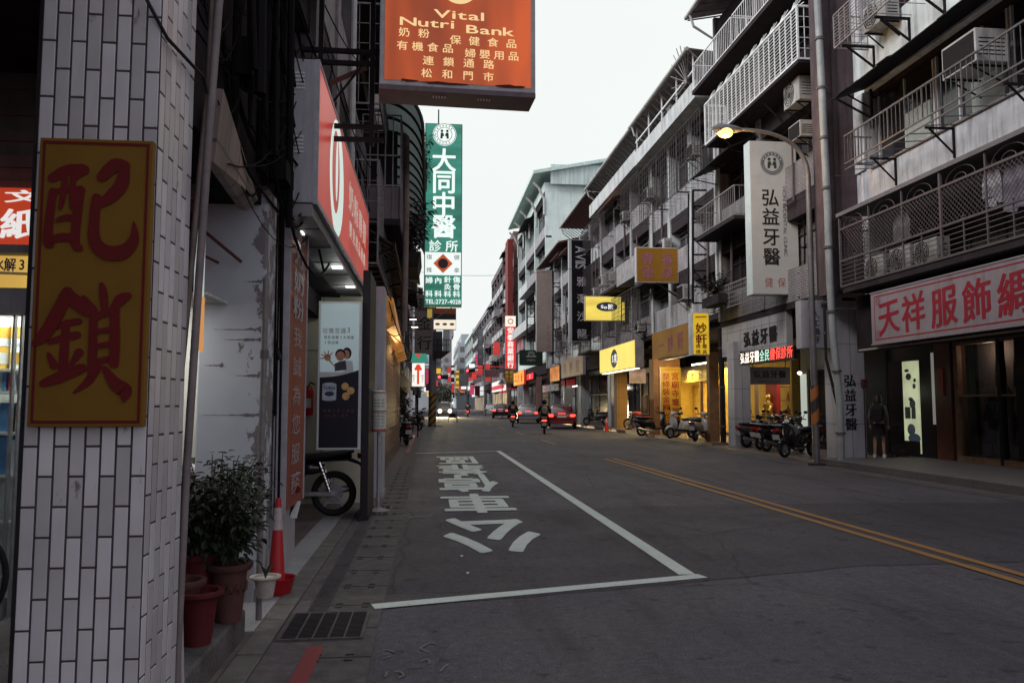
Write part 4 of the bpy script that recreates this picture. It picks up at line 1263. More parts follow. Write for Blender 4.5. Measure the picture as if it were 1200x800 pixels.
# peeling wall pillar
def peel_mat():
    m, t, b = nodes('peeling_paint')
    tcn = _n(t, 'ShaderNodeTexCoord'); sp = _n(t, 'ShaderNodeSeparateXYZ'); t.links.new(tcn.outputs['Object'], sp.inputs[0])
    n1 = _n(t, 'ShaderNodeTexNoise'); n1.inputs['Scale'].default_value = 4.5; n1.inputs['Detail'].default_value = 12; n1.inputs['Roughness'].default_value = 0.7
    mp = _n(t, 'ShaderNodeMapping'); mp.inputs['Scale'].default_value = (1.4, 1.4, 1.0)
    t.links.new(tcn.outputs['Object'], mp.inputs[0]); t.links.new(mp.outputs[0], n1.inputs['Vector'])
    ex = _n(t, 'ShaderNodeMapRange'); ex.inputs[1].default_value = 0.02; ex.inputs[2].default_value = 0.30; ex.inputs[3].default_value = 0.0; ex.inputs[4].default_value = 0.235
    t.links.new(sp.outputs['X'], ex.inputs[0])
    ad = _n(t, 'ShaderNodeMath', operation='ADD'); t.links.new(n1.outputs[0], ad.inputs[0]); t.links.new(ex.outputs[0], ad.inputs[1])
    th = _n(t, 'ShaderNodeMapRange'); th.inputs[1].default_value = 0.672; th.inputs[2].default_value = 0.684
    t.links.new(ad.outputs[0], th.inputs[0])
    n2 = _n(t, 'ShaderNodeTexNoise'); n2.inputs['Scale'].default_value = 5; n2.inputs['Detail'].default_value = 6
    t.links.new(tcn.outputs['Object'], n2.inputs['Vector'])
    pc = _n(t, 'ShaderNodeMix', data_type='RGBA'); pc.inputs['A'].default_value = (0.33,0.35,0.39,1); pc.inputs['B'].default_value = (0.43,0.46,0.51,1)
    t.links.new(n2.outputs[0], pc.inputs['Factor'])
    mx = _n(t, 'ShaderNodeMix', data_type='RGBA'); mx.inputs['B'].default_value = (0.15,0.135,0.14,1)
    t.links.new(th.outputs[0], mx.inputs['Factor']); t.links.new(pc.outputs['Result'], mx.inputs['A'])
    t.links.new(mx.outputs['Result'], b.inputs['Base Color']); b.inputs['Roughness'].default_value = 0.75
    bp = _n(t, 'ShaderNodeBump'); bp.inputs['Strength'].default_value = 0.6; bp.inputs['Distance'].default_value = 0.01; bp.invert = True
    t.links.new(th.outputs[0], bp.inputs['Height']); t.links.new(bp.outputs[0], b.inputs['Normal'])
    return m
yW = 6.3
wx0, wx1 = P(231, 450, Y=yW).x, P(308, 450, Y=yW).x
wl_ = thing('peeling_wall', 'pale blue-grey arcade wall with flaking paint along its street edge', 'wall', ((wx0+wx1)/2, yW, 0))
b = MB(); b.box(wx0, wx1, yW, yW+.4, 0, 3.2); b.build('masonry', peel_mat(), wl_, bevel=.01)
b = MB(); random.seed(12)
for (xa_, xb_, py) in ((250, 306, 386), (262, 306, 398), (236, 307, 486), (286, 307, 330), (276, 307, 440), (240, 262, 428)):
    n_ = 14; up_, dn_ = [], []
    for k in range(n_+1):
        x = xa_+(xb_-xa_)*k/n_; w_ = (.4+3.4*(k/n_)**2)*random.uniform(.3, 1.6)
        c = P(x, py, Y=yW-.002); up_.append(c+Vector((0,0,w_*.0045))); dn_.append(c-Vector((0,0,w_*.004*random.uniform(.3,1.4))))
    b.add(up_+dn_[::-1], [tuple(range(2*n_+2))])
b.build('bare_plaster', mat('bare_plaster', (0.13,0.115,0.125), .9, .3, 20), wl_)
b = MB(); b.box(wx0+.02, wx1-.03, yW-.012, yW, 0, .28); b.build('plinth', C_GREY, wl_)
b = MB(); b.tube([P(236,268,Y=6.1), P(283,307,Y=6.24)], .013, 8); b.tube([P(232,296,Y=6.1), P(256,308,Y=6.24)], .011, 8); b.build('bracket_bar', RUST, wl_)

# ---- shop under the arcade, seen left of the pillar
yV = 5.7
def vx(px): return P(px, 400, Y=yV).x
def vz(py, px=20): return P(px, py, Y=yV).z
vs = thing('milk_powder_shop', 'brightly lit shopfront with roller shutter, red fascia and yellow poster behind the tiled pillar', 'shop', (vx(20), yV, 0))
b = MB(); z = vz(226); 
k = 0
while z < vz(20):
    b.box(vx(-220), vx(228), yV+.01+.012*(k % 2), yV+.05, z, z+.088); z += .092; k += 1
b.build('roller_shutter', mat('shutter_warm', (0.19,0.155,0.15), 0.55, 0.2, 6, dirt=0.35), vs)
b = MB(); b.box(vx(-220), vx(52), yV-.12, yV, vz(292), vz(225)); b.build('fascia_sign', glow('fascia_red', (0.56,0.055,0.02), 0.75, 0.25, 2.0, 'X'), vs, bevel=.01)
b = MB()
put_char(b, '\u7d19', (vx(27), yV-.125, vz(266)), FX, FZ, .245, .215, .034, .06)
put_char(b, '\u6587', (vx(31), yV-.125, vz(235)), FX, FZ, .25, .09, .034, .04)
b.build('fascia_lettering', glow('letter_white', (0.95,0.93,0.9), 0.8), vs)
b = MB(); b.box(vx(-220), vx(60), yV-.2, yV+.01, vz(302), vz(293)); b.box(vx(-220), vx(60), yV-.16, yV+.01, vz(370), vz(341)); b.build('lintel_beam', C_GREY, vs)
b = MB(); b.box(vx(-120), vx(60), yV-.1, yV, vz(340), vz(303)); b.build('poster', glow('poster_yellow', (0.75,0.46,0.10), 0.85, 0.2, 3, 'X'), vs)
b = MB(); text_line(b, '\u6c34\u89e33', (vx(17), yV-.105, vz(313)), FX, FZ, .078, .095, .075, .022)
b.build('poster_lettering', mat('poster_blue', (0.05,0.08,0.22), 0.5, 0), vs)
b = MB(); pts = [(vx(-100)+i*.25, yV-.104, vz(331)+.05*math.sin(i*.7)) for i in range(8)]; b.tube(pts, .010, 5); b.build('poster_swirl', mat('poster_cream', (0.8,0.7,0.45), 0.5, 0), vs)
b = MB(); b.box(vx(-220), vx(240), yV+.95, yV+1.0, 0, vz(340)); b.build('back_wall', mat('shop_wall', (0.62,0.62,0.58), 0.6, 0.1), vs)
b = MB(); b.box(vx(-220), vx(240), yV+.05, yV+1.0, vz(341), vz(338)); b.build('ceiling', C_PALE, vs)
b = MB(); b.box(vx(-180), vx(60), yV+.2, yV+.26, vz(345), vz(342)-.02); b.build('tube_lamp', glow('tube_white', (0.95,1.0,0.98), 9.0), vs)
area_light('shop_glow', (vx(10), yV+.35, vz(346)), (vx(10), yV+.9, 0.3), 1.6, .3, 30, (1.0,0.97,0.88), vs)
for px in (17, 26):
    b = MB(); b.box(vx(px)-.006, vx(px)+.006, yV-.02, yV+.02, .02, vz(370)); b.build('door_rail', ALU, vs)
b = MB(); b.box(vx(-220), vx(58), yV-.005, yV+.005, .05, vz(371)); b.build('glazing', clear_glass('shop_glass'), vs)
# things seen through the gap beside the pipe
b = MB(); b.box(vx(226), vx(237), yV-.02, yV+.03, vz(410), vz(345)); b.build('price_panel', glow('panel_amber', (0.75,0.34,0.10), 0.7), vs)
b = MB(); b.box(vx(226), vx(236), yV-.02, yV+.03, vz(345), vz(255)); b.build('lit_transom', glow('panel_white', (0.85,0.95,0.9), 0.4, 0.4, 4), vs)
sh = thing('shop_shelf', 'white shop shelving with three full boards behind the glass', 'shelf', (vx(10), yV+.5, 0))
SY = yV+.33
def gx(px): return P(px, 420, Y=SY).x
def gzz(py): return P(20, py, Y=SY).z
b = MB()
for py in (432, 458, 506, 556, 610): b.box(gx(-160), gx(62), SY, SY+.4, gzz(py)-.018, gzz(py))
b.build('boards', mat('shelf_white', (0.6,0.6,0.57), 0.5, 0.1), sh)
b = MB()
for px in (-160, -60, 62): b.box(gx(px)-.015, gx(px)+.015, SY+.4, SY+.44, 0, gzz(372))
b.build('uprights', ALU, sh)
random.seed(21)
GOLD = mat('pack_gold', (0.55,0.33,0.06), 0.35, 0.3, 9); PKW = mat('pack_white', (0.62,0.64,0.64), 0.4, 0.1); PKB = mat('pack_blue', (0.10,0.22,0.40), 0.4, 0.2, 9); PKR = mat('pack_red', (0.45,0.06,0.08), 0.4, 0.2, 9)
def tin(x, z, hgt, rad, m1, m2, label, group):
    t = thing('milk_powder_tin', label, 'tin', (x, SY+.1, z), group)
    b = MB(); b.lathe([(0, 0), (rad, 0), (rad, hgt), (rad*.97, hgt+.004), (0, hgt+.004)], (x, SY+.1, z), 'Z', 18); b.build('can', m1, t, smooth=True)
    b = MB(); b.lathe([(rad+.002, hgt*.22), (rad+.003, hgt*.72)], (x, SY+.1, z), 'Z', 18); b.build('label_band', m2, t, smooth=True)
    b = MB(); b.lathe([(rad*1.03, hgt), (rad*1.03, hgt+.02), (0, hgt+.02)], (x, SY+.1, z), 'Z', 18); b.build('lid', PKW, t, smooth=True)
for i in range(6):
    x = gx(-32)+.135*i
    tin(x, gzz(432), .165, .062, GOLD if i % 2 else PKW, PKW if i % 2 else GOLD, 'gold and white milk powder tin standing on the top shop shelf', 'milk powder tins on the top shelf')
    tin(x, gzz(432)+.187, .165, .062, PKW, GOLD, 'milk powder tin stacked on another tin on the top shop shelf', 'stacked milk powder tins')
def row(n, dx, w, py, h, ms, nm, label, cat, group):
    for i in range(n):
        x = gx(-34)+i*dx; z = gzz(py)
        b = MB(); b.box(x, x+w, SY+.02+.01*(i % 2), SY+.2, z, z+h*random.uniform(.85, 1.05)); o = b.build(nm, ms[i % len(ms)], None, bevel=.004)
        tag(o, label, cat, group)
row(22, .034, .029, 458, .13, [PKW, PKB, PKR, PKW, PKR], 'carton', 'thin upright carton in the row on the second shop shelf', 'carton', 'cartons on the shop shelf')
row(8, .1, .085, 506, .22, [PKR, PKW, PKB, GOLD, PKW, PKR, PKW], 'snack_packet', 'bright snack packet on the third shop shelf', 'packet', 'snack packets on the shop shelf')
row(6, .14, .125, 556, .26, [PKW, PKB, PKW, PKR], 'nappy_pack', 'large soft nappy pack low on the shop shelf', 'packet', 'nappy packs on the shop shelf')

# ---- bicycle at the left edge
def bicycle(label, loc, rotz):
    t = thing('bicycle', label, 'bicycle', loc, None, rotz, local=True)
    wheel(t, 'front_wheel', (0, .52, .33), .33, .035, wire=True, rimm=STL); wheel(t, 'rear_wheel', (0, -.52, .33), .33, .035, wire=True, rimm=STL)
    b = MB(); FRM = mat('bike_red', (0.16,0.03,0.03), 0.4, 0.2)
    for p, q in [((0,-.52,.33),(0,-.12,.30)), ((0,-.12,.30),(0,.34,.72)), ((0,-.12,.30),(0,-.22,.80)), ((0,-.52,.33),(0,-.2,.72)), ((0,-.2,.72),(0,.33,.78)), ((0,.32,.85),(0,.38,.66)), ((0,.38,.66),(0,.52,.33))]:
        b.tube([p, q], .018, 8)
    b.build('frame', FRM, t, smooth=True)
    b = MB(); b.tube([(-.28,.20,1.0),(-.2,.32,.98),(0,.32,.96),(.2,.32,.98),(.28,.20,1.0)], .013, 8); b.tube([(0,.32,.84),(0,.32,.97)], .013, 8); b.build('handlebar', BLK, t, smooth=True)
    b = MB(); loft(b, [(-.38,.84,.10,.03),(-.25,.85,.10,.03),(-.08,.84,.03,.02)]); b.build('saddle', BLK, t, smooth=True)
    b = MB(); b.lathe([(.09,-.004),(.09,.004),(0,.004)], (.03,-.12,.30), 'X', 20); b.tube([(.03,-.12,.30),(.06,-.06,.16)], .012, 6); b.tube([(-.03,-.12,.30),(-.06,-.18,.44)], .012, 6); b.build('crank', STL, t)
    b = MB(); b.tube([(-.16,.40,.85),(.16,.40,.85),(.16,.66,.88),(-.16,.66,.88),(-.16,.40,.85)], .008, 5)
    for k in range(5): b.tube([(-.13+k*.065,.42,.86),(-.11+k*.055,.44,.64),(-.11+k*.055,.62,.64),(-.13+k*.065,.64,.87)], .004, 4)
    b.build('basket', STL, t)
    return t
bicycle('old bicycle leaning beside the left face of the tiled pillar', (-3.25, 4.9, .18), R(-86))

# ---- planting on the step
TERRA = mat('terracotta', (0.085,0.034,0.028), 0.75, 0.25, 8, bump=0.15, dirt=0.35)
TERRA2 = mat('red_plastic_pot', (0.085,0.009,0.011), 0.7, 0.2, 6, dirt=0.2)
SOIL = mat('soil', (0.03,0.022,0.018), 0.95, 0.4, 30, bump=0.6)
LF1 = leaf_mat('leaf_dark', (0.012,0.022,0.014), (0.045,0.055,0.03))
LF2 = leaf_mat('leaf_mid', (0.03,0.045,0.02), (0.08,0.085,0.045))
def potted(label, c, r, h, pm, ph, pr, seed, leafm=LF1, lf=.085, n_st=9, n_lf=24, lean=(0,0), swag=False):
    t = thing('potted_plant', label, 'potted plant', c)
    b = MB(); pot(b, c, r, h); po = b.build('pot', pm, t, smooth=True)
    if swag:
        b = MB()
        for k in range(14):
            a0, a1 = R(360/14*k), R(360/14*(k+1))
            pts = []
            for i in range(5):
                a = a0+(a1-a0)*i/4; dz = h*.66-.05*math.sin(math.pi*i/4); rr = r*(.68+(.86-.68)*(dz/h-.15)/.65)+.006
                pts.append(Vector(c)+Vector((rr*math.cos(a), rr*math.sin(a), dz)))
            b.tube(pts, .007, 5)
        b.build('swag_relief', pm, po, smooth=True)
    b = MB(); b.lathe([(0, h*.88), (r*.9, h*.88)], c, 'Z', 20); b.build('soil', SOIL, t)
    if ph: bush('', '', '', Vector(c)+Vector((0,0,h*.86)), ph, pr, leafm, n_st, n_lf, lf, seed, parent=t, lean=lean)
    return t
def pp(px, py): 
    v = P(px, py, Z=.18); return (v.x, v.y, .18)
potted('large brown terracotta pot with swags holding the widest dark leafy shrub', pp(267, 727),   .122, .35, TERRA, .68, .36, 4, LF1, .062, 34, 36, swag=True)
potted('bright red plastic pot with bare soil at the foot of the pillar pipes', pp(231, 754), .115, .29, TERRA2, 0, 0, 2)
potted('cut terracotta pot half hidden behind the pillar pipes', pp(209, 752), .12, .34, TERRA, 0, 0, 3)
v = pp(233, 727); potted('small red pot with low leafy plant wedged between two larger pots', (v[0], v[1]-.05, .18), .09, .42, TERRA2, .52, .28, 6, LF1, .06, 30, 40)
potted('dark bushy plant in a hidden pot close behind the tiled pillar', pp(244, 712), .13, .33, TERRA, .72, .38, 9, LF1, .062, 30, 34)
# thin pole with a hanging pot
pp_ = P(303, 728, Z=0.0)
pipe('thin black and grey pole standing at the end of the raised step', [(pp_.x, pp_.y, 0), (pp_.x-.01, pp_.y, 1.3), (pp_.x-.01, pp_.y+.03, 2.4)], .022, mat('pole_grey', (0.16,0.15,0.15), 0.5, 0.3, 10), 'thin_pole', True)
hp = P(307, 697, Y=pp_.y-.05)
t = thing('hanging_pot', 'small dirty white pot hooked on the thin pole above the red basin', 'plant pot', hp)
b = MB(); pot(b, (hp.x+.03, hp.y-.05, hp.z), .085, .14); b.build('pot', mat('pot_white', (0.46,0.42,0.37), 0.6, 0.2, 10, dirt=0.4), t, smooth=True)
b = MB(); b.tube([(hp.x+.03, hp.y+.03, hp.z+.13), (hp.x-.0, hp.y+.05, hp.z+.17)], .006, 5); b.build('hook', IRON, t)
b = MB()
for k in range(4): leaf(b, (hp.x+.03, hp.y-.05, hp.z+.12), (random.uniform(-.3,.4), random.uniform(-.3,.3), .9), .13, .025)
b.build('leaves', LF1, t)
# cone standing in a red basin
cb_ = P(322, 700, Z=0.012)
cx, cy = cb_.x, cb_.y+.12
t = thing('washing_basin', 'red plastic basin on the pavement holding the tall cone', 'basin', (cx, cy, .012))
RPL = mat('basin_red', (0.36,0.014,0.02), 0.35, 0.1, 6)
b = MB(); b.lathe([(0,.012),(.085,.0),(.105,.02),(.128,.12),(.138,.128),(.138,.134),(.124,.128),(.10,.03),(0,.02)], (cx, cy, .012), 'Z', 28); b.build('bowl', RPL, t, smooth=True)
def cone(label, c, h=.70, band=True, slim=1.0):
    t = thing('traffic_cone', label, 'traffic cone', c)
    CR = mat('cone_red', (0.36,0.015,0.02), 0.45, 0.15, 8, dirt=0.2); CW = mat('cone_white', (0.42,0.36,0.35), 0.6, 0.2, 12, dirt=0.4)
    k = h/.7
    b = MB(); b.lathe([(.16*k,0),(.165*k,.02*k),(.12*k,.03*k),(.105*k,.06*k),(.035*k,h*.985),(.03*k,h),(0,h)], c, 'Z', 24); b.v = [Vector(((v.x-c[0])*slim+c[0], (v.y-c[1])*slim+c[1], v.z)) for v in b.v]; b.build('cone_body', CR, t, smooth=True)
    if band:
        b = MB()
        z0, z1 = h*.66, h*.90
        rr = lambda z: (.105+(.035-.105)*(z-.06*k)/(h-.06*k))*k if k != 1 else .105+(.035-.105)*(z-.06)/(h*.985-.06)
        b.lathe([(rr(z0)+.003, z0), (rr(z1)+.003, z1)], c, 'Z', 24); b.v = [Vector(((v.x-c[0])*slim+c[0], (v.y-c[1])*slim+c[1], v.z)) for v in b.v]; b.build('reflective_band', CW, t, smooth=True)
    return t
cone('tall red cone with a dirty white band standing in the basin', (cx-.012, cy, .036), .72, slim=.62)

# ---- grey box post and long red vertical sign
yB = 7.15
rx0, rx1 = P(300, 420, Y=yB).x, P(337, 420, Y=yB).x
t = thing('boxed_post', 'pale grey boxed-in post behind the long red vertical sign', 'post', ((rx0+rx1)/2, yB, 0))
b = MB(); b.box(rx0, rx1-.05, yB+.02, yB+.9, 0, 3.2); b.build('casing', mat('panel_grey', (0.31,0.30,0.32), 0.6, 0.12, 3, dirt=0.35, streak=True), t, bevel=.01)
b = MB(); b.box(rx0, rx1-.06, yB+.012, yB+.02, 1.42, 1.44); b.build('seam', INK, t)
zt_, zb_ = P(349, 247, Y=7.6).z, P(345, 592, Y=7.6).z
t = thing('red_vertical_sign', 'tall narrow red board with faded white writing facing the road', 'sign', (rx1, 7.6, zb_))
xs = rx1
b = MB(); b.box(xs-.10, xs, yB, 8.15, zb_, zt_); b.build('board', mat('sign_brick_red', (0.20,0.035,0.022), 0.5, 0.2, 4, dirt=0.4, dirtcol=(0.08,0.03,0.03)), t)
b = MB(); b.box(xs-.102, xs+.012, yB-.02, yB, zb_-.02, zt_+.02); b.box(xs-.1, xs+.012, 8.15, 8.17, zb_, zt_); b.box(xs-.1, xs+.012, yB, 8.15, zt_, zt_+.02); b.build('frame', mat('frame_grey', (0.34,0.33,0.36), 0.5, 0.2, 8), t)
b = MB(); yc = (yB+8.15)/2; hh = zt_-zb_
s = '\u5c08\u696d\u5976\u7c89\u5c0a\u91cd'
text_col(b, '\u914d\u65b9\u5976\u7c89', (xs+.004, yc, zt_-hh*.20), LX, FZ, .62, .23, .25, .02)
b.build('upper_lettering', mat('letter_grey', (0.30,0.29,0.33), 0.5, 0.3, 12), t)
b = MB(); text_col(b, '\u6211\u8aa0\u70ba\u60a8\u670d\u52d9', (xs+.004, yc, zb_+hh*.32), LX, FZ, .5, .20, .27, .008)
b.build('lower_lettering', mat('letter_pinkgrey', (0.36,0.27,0.28), 0.5, 0.3, 12), t)

# ---- red light-box awning over the pavement
XR_, ya, yb, za, zb = -1.0, 7.07, 12.96, 3.27, 4.58
t = thing('red_lightbox', 'long red lit fascia box with a white oval above the pavement', 'shop sign', (XR_, (ya+yb)/2, za))
b = MB(); b.box(-1.34, XR_-.03, ya, yb, za, zb); b.build('box', mat('box_grey', (0.34,0.34,0.37), 0.5, 0.12, 3, dirt=0.35, streak=True), t, bevel=.01)
b = MB(); b.box(XR_-.03, XR_-.006, ya+.04, yb-.04, za+.04, zb-.04); b.build('face', glow('face_red', (0.50,0.045,0.03), 0.62, 0.25, 0.7, 'Y'), t)
b = MB(); disc(b, (XR_-.003, 8.55, (za+zb)/2-.02), (0,1,0), (0,0,1), .62, .60); ring(b, (XR_-.003, 8.55, (za+zb)/2-.02), (0,1,0), (0,0,1), .60, .62)
OV = b.build('oval', glow('oval_white', (0.72,0.86,0.80), 0.72), t)
b = MB(); disc(b, (XR_-.001, 8.42, (za+zb)/2+.02), (0,1,0), (0,0,1), .33, .44); b.build('inner_oval', glow('oval_red', (0.52,0.05,0.035), 0.6), OV)
b = MB(); disc(b, (XR_+.001, 8.48, (za+zb)/2+.06), (0,1,0), (0,0,1), .10, .34); b.build('oval_slit', MC['oval_white'], OV)
b = MB(); text_line(b, '\u5976\u7c89\u5c08\u8ce3', (XR_-.002, 11.1, (za+zb)/2+.16), LX, FZ, .62, .40, .68, .012, .03)
text_line(b, '\u5b30\u5152\u7528\u54c1\u9023\u9396', (XR_-.002, 11.1, (za+zb)/2-.24), LX, FZ, .32, .22, .42, .006)
b.build('lettering', glow('letter_pale', (0.68,0.60,0.52), 0.55), t)
b = MB()
for k in range(5): b.box(-1.27, -1.13, ya-.006, ya, 3.72+k*.035, 3.735+k*.035)
for k in range(5): b.box(-1.27, -1.13, ya-.006, ya, 4.30+k*.035, 4.315+k*.035)
b.build('vents', mat('vent_white', (0.6,0.6,0.6), 0.5, 0), t)
b = MB(); b.box(XR_-.035, XR_, ya, yb, za-.01, za+.04); b.box(XR_-.035, XR_, ya, yb, zb-.04, zb); b.box(XR_-.035, XR_, ya, ya+.04, za+.04, zb-.04); b.box(XR_-.035, XR_, yb-.04, yb, za+.04, zb-.04); b.build('trim', MC['frame_grey'], t)
# soffit under the box with small lamps
t = thing('arcade_soffit', 'grey panelled soffit with small white downlights below the red fascia', 'ceiling', (-1.6, 10, za-.05))
b = MB(); b.box(-4.5, XR_-.04, ya+.0, 13.0, za-.12, za-.012); b.build('panel', mat('soffit_panel', (0.20,0.19,0.195), 0.7, 0.2, 3, dirt=0.4), t)
b = MB()
for k in range(6): b.box(-4.4, XR_-.05, ya+.9*k+.5, ya+.9*k+.52, za-.128, za-.121)
b.build('joints', INK, t)
for (x, y) in ((-1.28, 7.75), (-1.12, 9.7), (-1.12, 11.3), (-2.3, 8.2), (-2.2, 9.8)):
    b = MB(); b.box(x-.06, x+.06, y-.07, y+.07, za-.135, za-.121); lm = b.build('downlight', glow('downlight', (0.95,1.0,1.0), 2.0), t)
    point_light('downlight_glow', (x, y, za-.25), 3.0, (0.95,1.0,0.95), .08, t)

# ---- advertising board, motorcycle, niche wall
yP = 10.35
ax0, ax1, az0, az1 = P(372, 440, Y=yP).x, P(423, 440, Y=yP).x, P(395, 527, Y=yP).z, P(398, 353, Y=yP).z
t = thing('advert_board', 'upright framed advert, pale blue above and navy below, over the parked motorcycle', 'advert board', ((ax0+ax1)/2, yP, az0))
W, Hh = ax1-ax0, az1-az0
b = MB(); b.box(ax0, ax1, yP, yP+.12, az0, az1); b.build('frame', mat('frame_pale', (0.50,0.52,0.53), 0.4, 0.1), t, bevel=.006)
e = .03
b = MB(); b.quad((ax0+e, yP-.003, az0+Hh*.52), (ax1-e, yP-.003, az0+Hh*.52), (ax1-e, yP-.003, az1-e), (ax0+e, yP-.003, az1-e)); b.build('upper_panel', glow('advert_blue', (0.30,0.40,0.42), 0.42, 0.15, 1.5, base=(0.3,0.36,0.38)), t)
b = MB()
n_ = 12; pts = [(ax0+e, az0+e), (ax1-e, az0+e)]
for k in range(n_+1):
    u = 1-k/n_; pts.append((ax0+e+(W-2*e)*u, az0+Hh*(.485+.05*u*u)))
b.add([(x, yP-.005, z) for x, z in pts], [tuple(range(len(pts)))]); b.build('lower_panel', mat('advert_navy', (0.010,0.009,0.018), 0.5, 0.05), t)
axc = (ax0+ax1)/2
b = MB(); text_line(b, '\u5f9e\u5bf6\u81f3\u8b77', (axc-W*.13, yP-.006, az0+Hh*.80), FX, FZ, .072, .075, .076, .002); put_char(b, '3', (axc+W*.20, yP-.006, az0+Hh*.805), FX, FZ, .09, .09, .004)
b.build('headline', mat('advert_red_brown', (0.30,0.16,0.16), 0.5, 0), t)
b = MB(); text_line(b, '\u6bcd\u4e73\u6bcd\u5b303\u5927\u4fdd\u8b77', (axc-W*.02, yP-.006, az0+Hh*.755), FX, FZ, .044, .046, .048, .001); text_line(b, '3\u500d\u52a0\u4e58', (axc-W*.20, yP-.006, az0+Hh*.72), FX, FZ, .044, .046, .048, .001)
b.build('subline', INK, t)
# printed portrait: a waving child carried by a parent (flat print)
def flat(mb, pts, y): mb.add([(x, y, z) for x, z in pts], [tuple(range(len(pts)))])
def elp(mb, cx, cz, rx, rz, y, seg=20): flat(mb, [(cx+rx*math.cos(2*math.pi*k/seg), cz+rz*math.sin(2*math.pi*k/seg)) for k in range(seg)], y)
pzz = az0+Hh*.60
SK2 = mat('print_skin', (0.42,0.20,0.13), 0.5, 0.1, 30); 
b = MB(); elp(b, axc+W*.17, pzz+.09, .058, .075, yP-.0055); elp(b, axc+W*.02, pzz+.075, .066, .07, yP-.0075); b.build('print_hair', HAIR, t)
b = MB(); elp(b, axc+W*.155, pzz+.075, .042, .056, yP-.0062); elp(b, axc+W*.02, pzz+.052, .054, .062, yP-.0082)
flat(b, [(axc-W*.10, pzz-.09), (axc-W*.06, pzz-.11), (axc-W*.22, pzz+.01), (axc-W*.26, pzz+.0)], yP-.0072)
elp(b, axc-W*.27, pzz+.03, .04, .04, yP-.0078)
for a_ in (50, 85, 120, 150, 185):
    c, s_ = math.cos(R(a_)), math.sin(R(a_))
    x, z = axc-W*.27, pzz+.03
    flat(b, [(x-s_*.010+c*.03, z+c*.010+s_*.03), (x+s_*.010+c*.03, z-c*.010+s_*.03), (x+s_*.006+c*.095, z-c*.006+s_*.095), (x-s_*.006+c*.095, z+c*.006+s_*.095)], yP-.0078)
b.build('print_skin', SK2, t)
b = MB(); flat(b, [(axc-W*.02, pzz-.02), (axc+W*.14, pzz-.0), (axc+W*.17, pzz-.12), (axc-W*.10, pzz-.14), (axc-W*.12, pzz-.05)], yP-.0068); b.build('print_shirt', mat('print_grey', (0.05,0.05,0.06), 0.5, 0.1), t)
b = MB(); flat(b, [(axc+W*.10, pzz+.0), (axc+W*.30, pzz-.01), (axc+W*.33, pzz-.15), (axc+W*.10, pzz-.16)], yP-.006); b.build('print_blouse', mat('print_white', (0.5,0.52,0.54), 0.5, 0.1), t)
b = MB()
for ex in (-.02, .022): elp(b, axc+W*.02+ex, pzz+.058, .007, .006, yP-.0086, 8)
flat(b, [(axc+W*.02-.02, pzz+.026), (axc+W*.02+.02, pzz+.026), (axc+W*.02, pzz+.016)], yP-.0086); b.build('print_face', mat('print_dark', (0.06,0.03,0.03), 0.5, 0), t)
b = MB(); zc = az0+Hh*.385
elp(b, axc-W*.22, zc+.10, .088, .022, yP-.008); flat(b, [(axc-W*.22-.088, zc-.09), (axc-W*.22+.088, zc-.09), (axc-W*.22+.088, zc+.10), (axc-W*.22-.088, zc+.10)], yP-.0075); elp(b, axc-W*.22, zc-.09, .088, .02, yP-.0078)
b.build('print_tin', mat('print_silver', (0.36,0.40,0.46), 0.3, 0.4, 14), t)
b = MB(); latin_line(b, 'NAN', (axc-W*.22, yP-.0095, zc+.055), FX, FZ, .08, .07, .008, .14); elp(b, axc-W*.22, zc-.02, .06, .03, yP-.009, 16); b.build('print_tin_text', mat('print_deep_blue', (0.03,0.035,0.07), 0.4, 0), t)
b = MB()
for dx, dz in ((.14, .075), (.27, .02), (.16, -.05)): elp(b, axc+W*dx, zc+dz, .048, .048, yP-.008, 20)
b.build('print_gold_discs', mat('print_gold', (0.55,0.33,0.13), 0.35, 0.3, 20), t)
b = MB(); text_line(b, '\u8b93\u5bf6\u4eba\u5b89\u5fc3\u6210\u9577', (axc, yP-.008, az0+Hh*.262), FX, FZ, .040, .045, .058); text_line(b, '\u60a8\u7684\u7b2c\u4e00\u9078\u64c7', (axc-W*.05, yP-.008, az0+Hh*.228), FX, FZ, .036, .04, .052); b.build('print_slogan', mat('print_plum', (0.14,0.05,0.07), 0.5, 0), t)

t = thing('niche_wall', 'pale cream lit wall behind the parked motorcycle and advert', 'wall', (-2.0, 12.3, 0))
b = MB(); b.box(-4.5, -1.02, 12.3, 12.45, 0, za-.13); b.build('masonry', mat('cream_wall', (0.58,0.56,0.44), 0.6, 0.08, 3), t)
b = MB(); b.box(-4.5, -1.03, 12.29, 12.299, 2.30, 2.32); b.box(-1.62, -1.60, 12.29, 12.299, 0.1, 3.1); b.build('panel_joint', mat('cream_joint', (0.3,0.29,0.24), 0.6, 0), t)
point_light('niche_glow', (-1.9, 9.3, 2.9), 14, (1.0,0.97,0.85), .2, t)
t = thing('fire_extinguisher', 'red fire extinguisher hanging on the cream niche wall', 'fire extinguisher', P(361, 487, Y=12.2))
e0 = P(361, 487, Y=12.2)
b = MB(); b.lathe([(0,0),(.07,.01),(.075,.03),(.075,.36),(.05,.43),(.02,.45),(0,.46)], e0, 'Z', 18); b.build('cylinder', RPL, t, smooth=True)
b = MB(); b.tube([e0+Vector((0,0,.45)), e0+Vector((.03,-.02,.5)), e0+Vector((.10,-.03,.46))], .012, 6); b.build('valve', BLK, t)
b = MB(); b.quad(e0+Vector((-.05,-.077,.12)), e0+Vector((.05,-.077,.12)), e0+Vector((.05,-.077,.26)), e0+Vector((-.05,-.077,.26))); b.build('label', PKW, t)
motorcycle('black motorcycle with alloy wheels parked under the advert board', (-1.88, 10.95, .01), R(90), mat('tank_black', (0.010,0.009,0.011), 0.2, 0, coat=0.6))
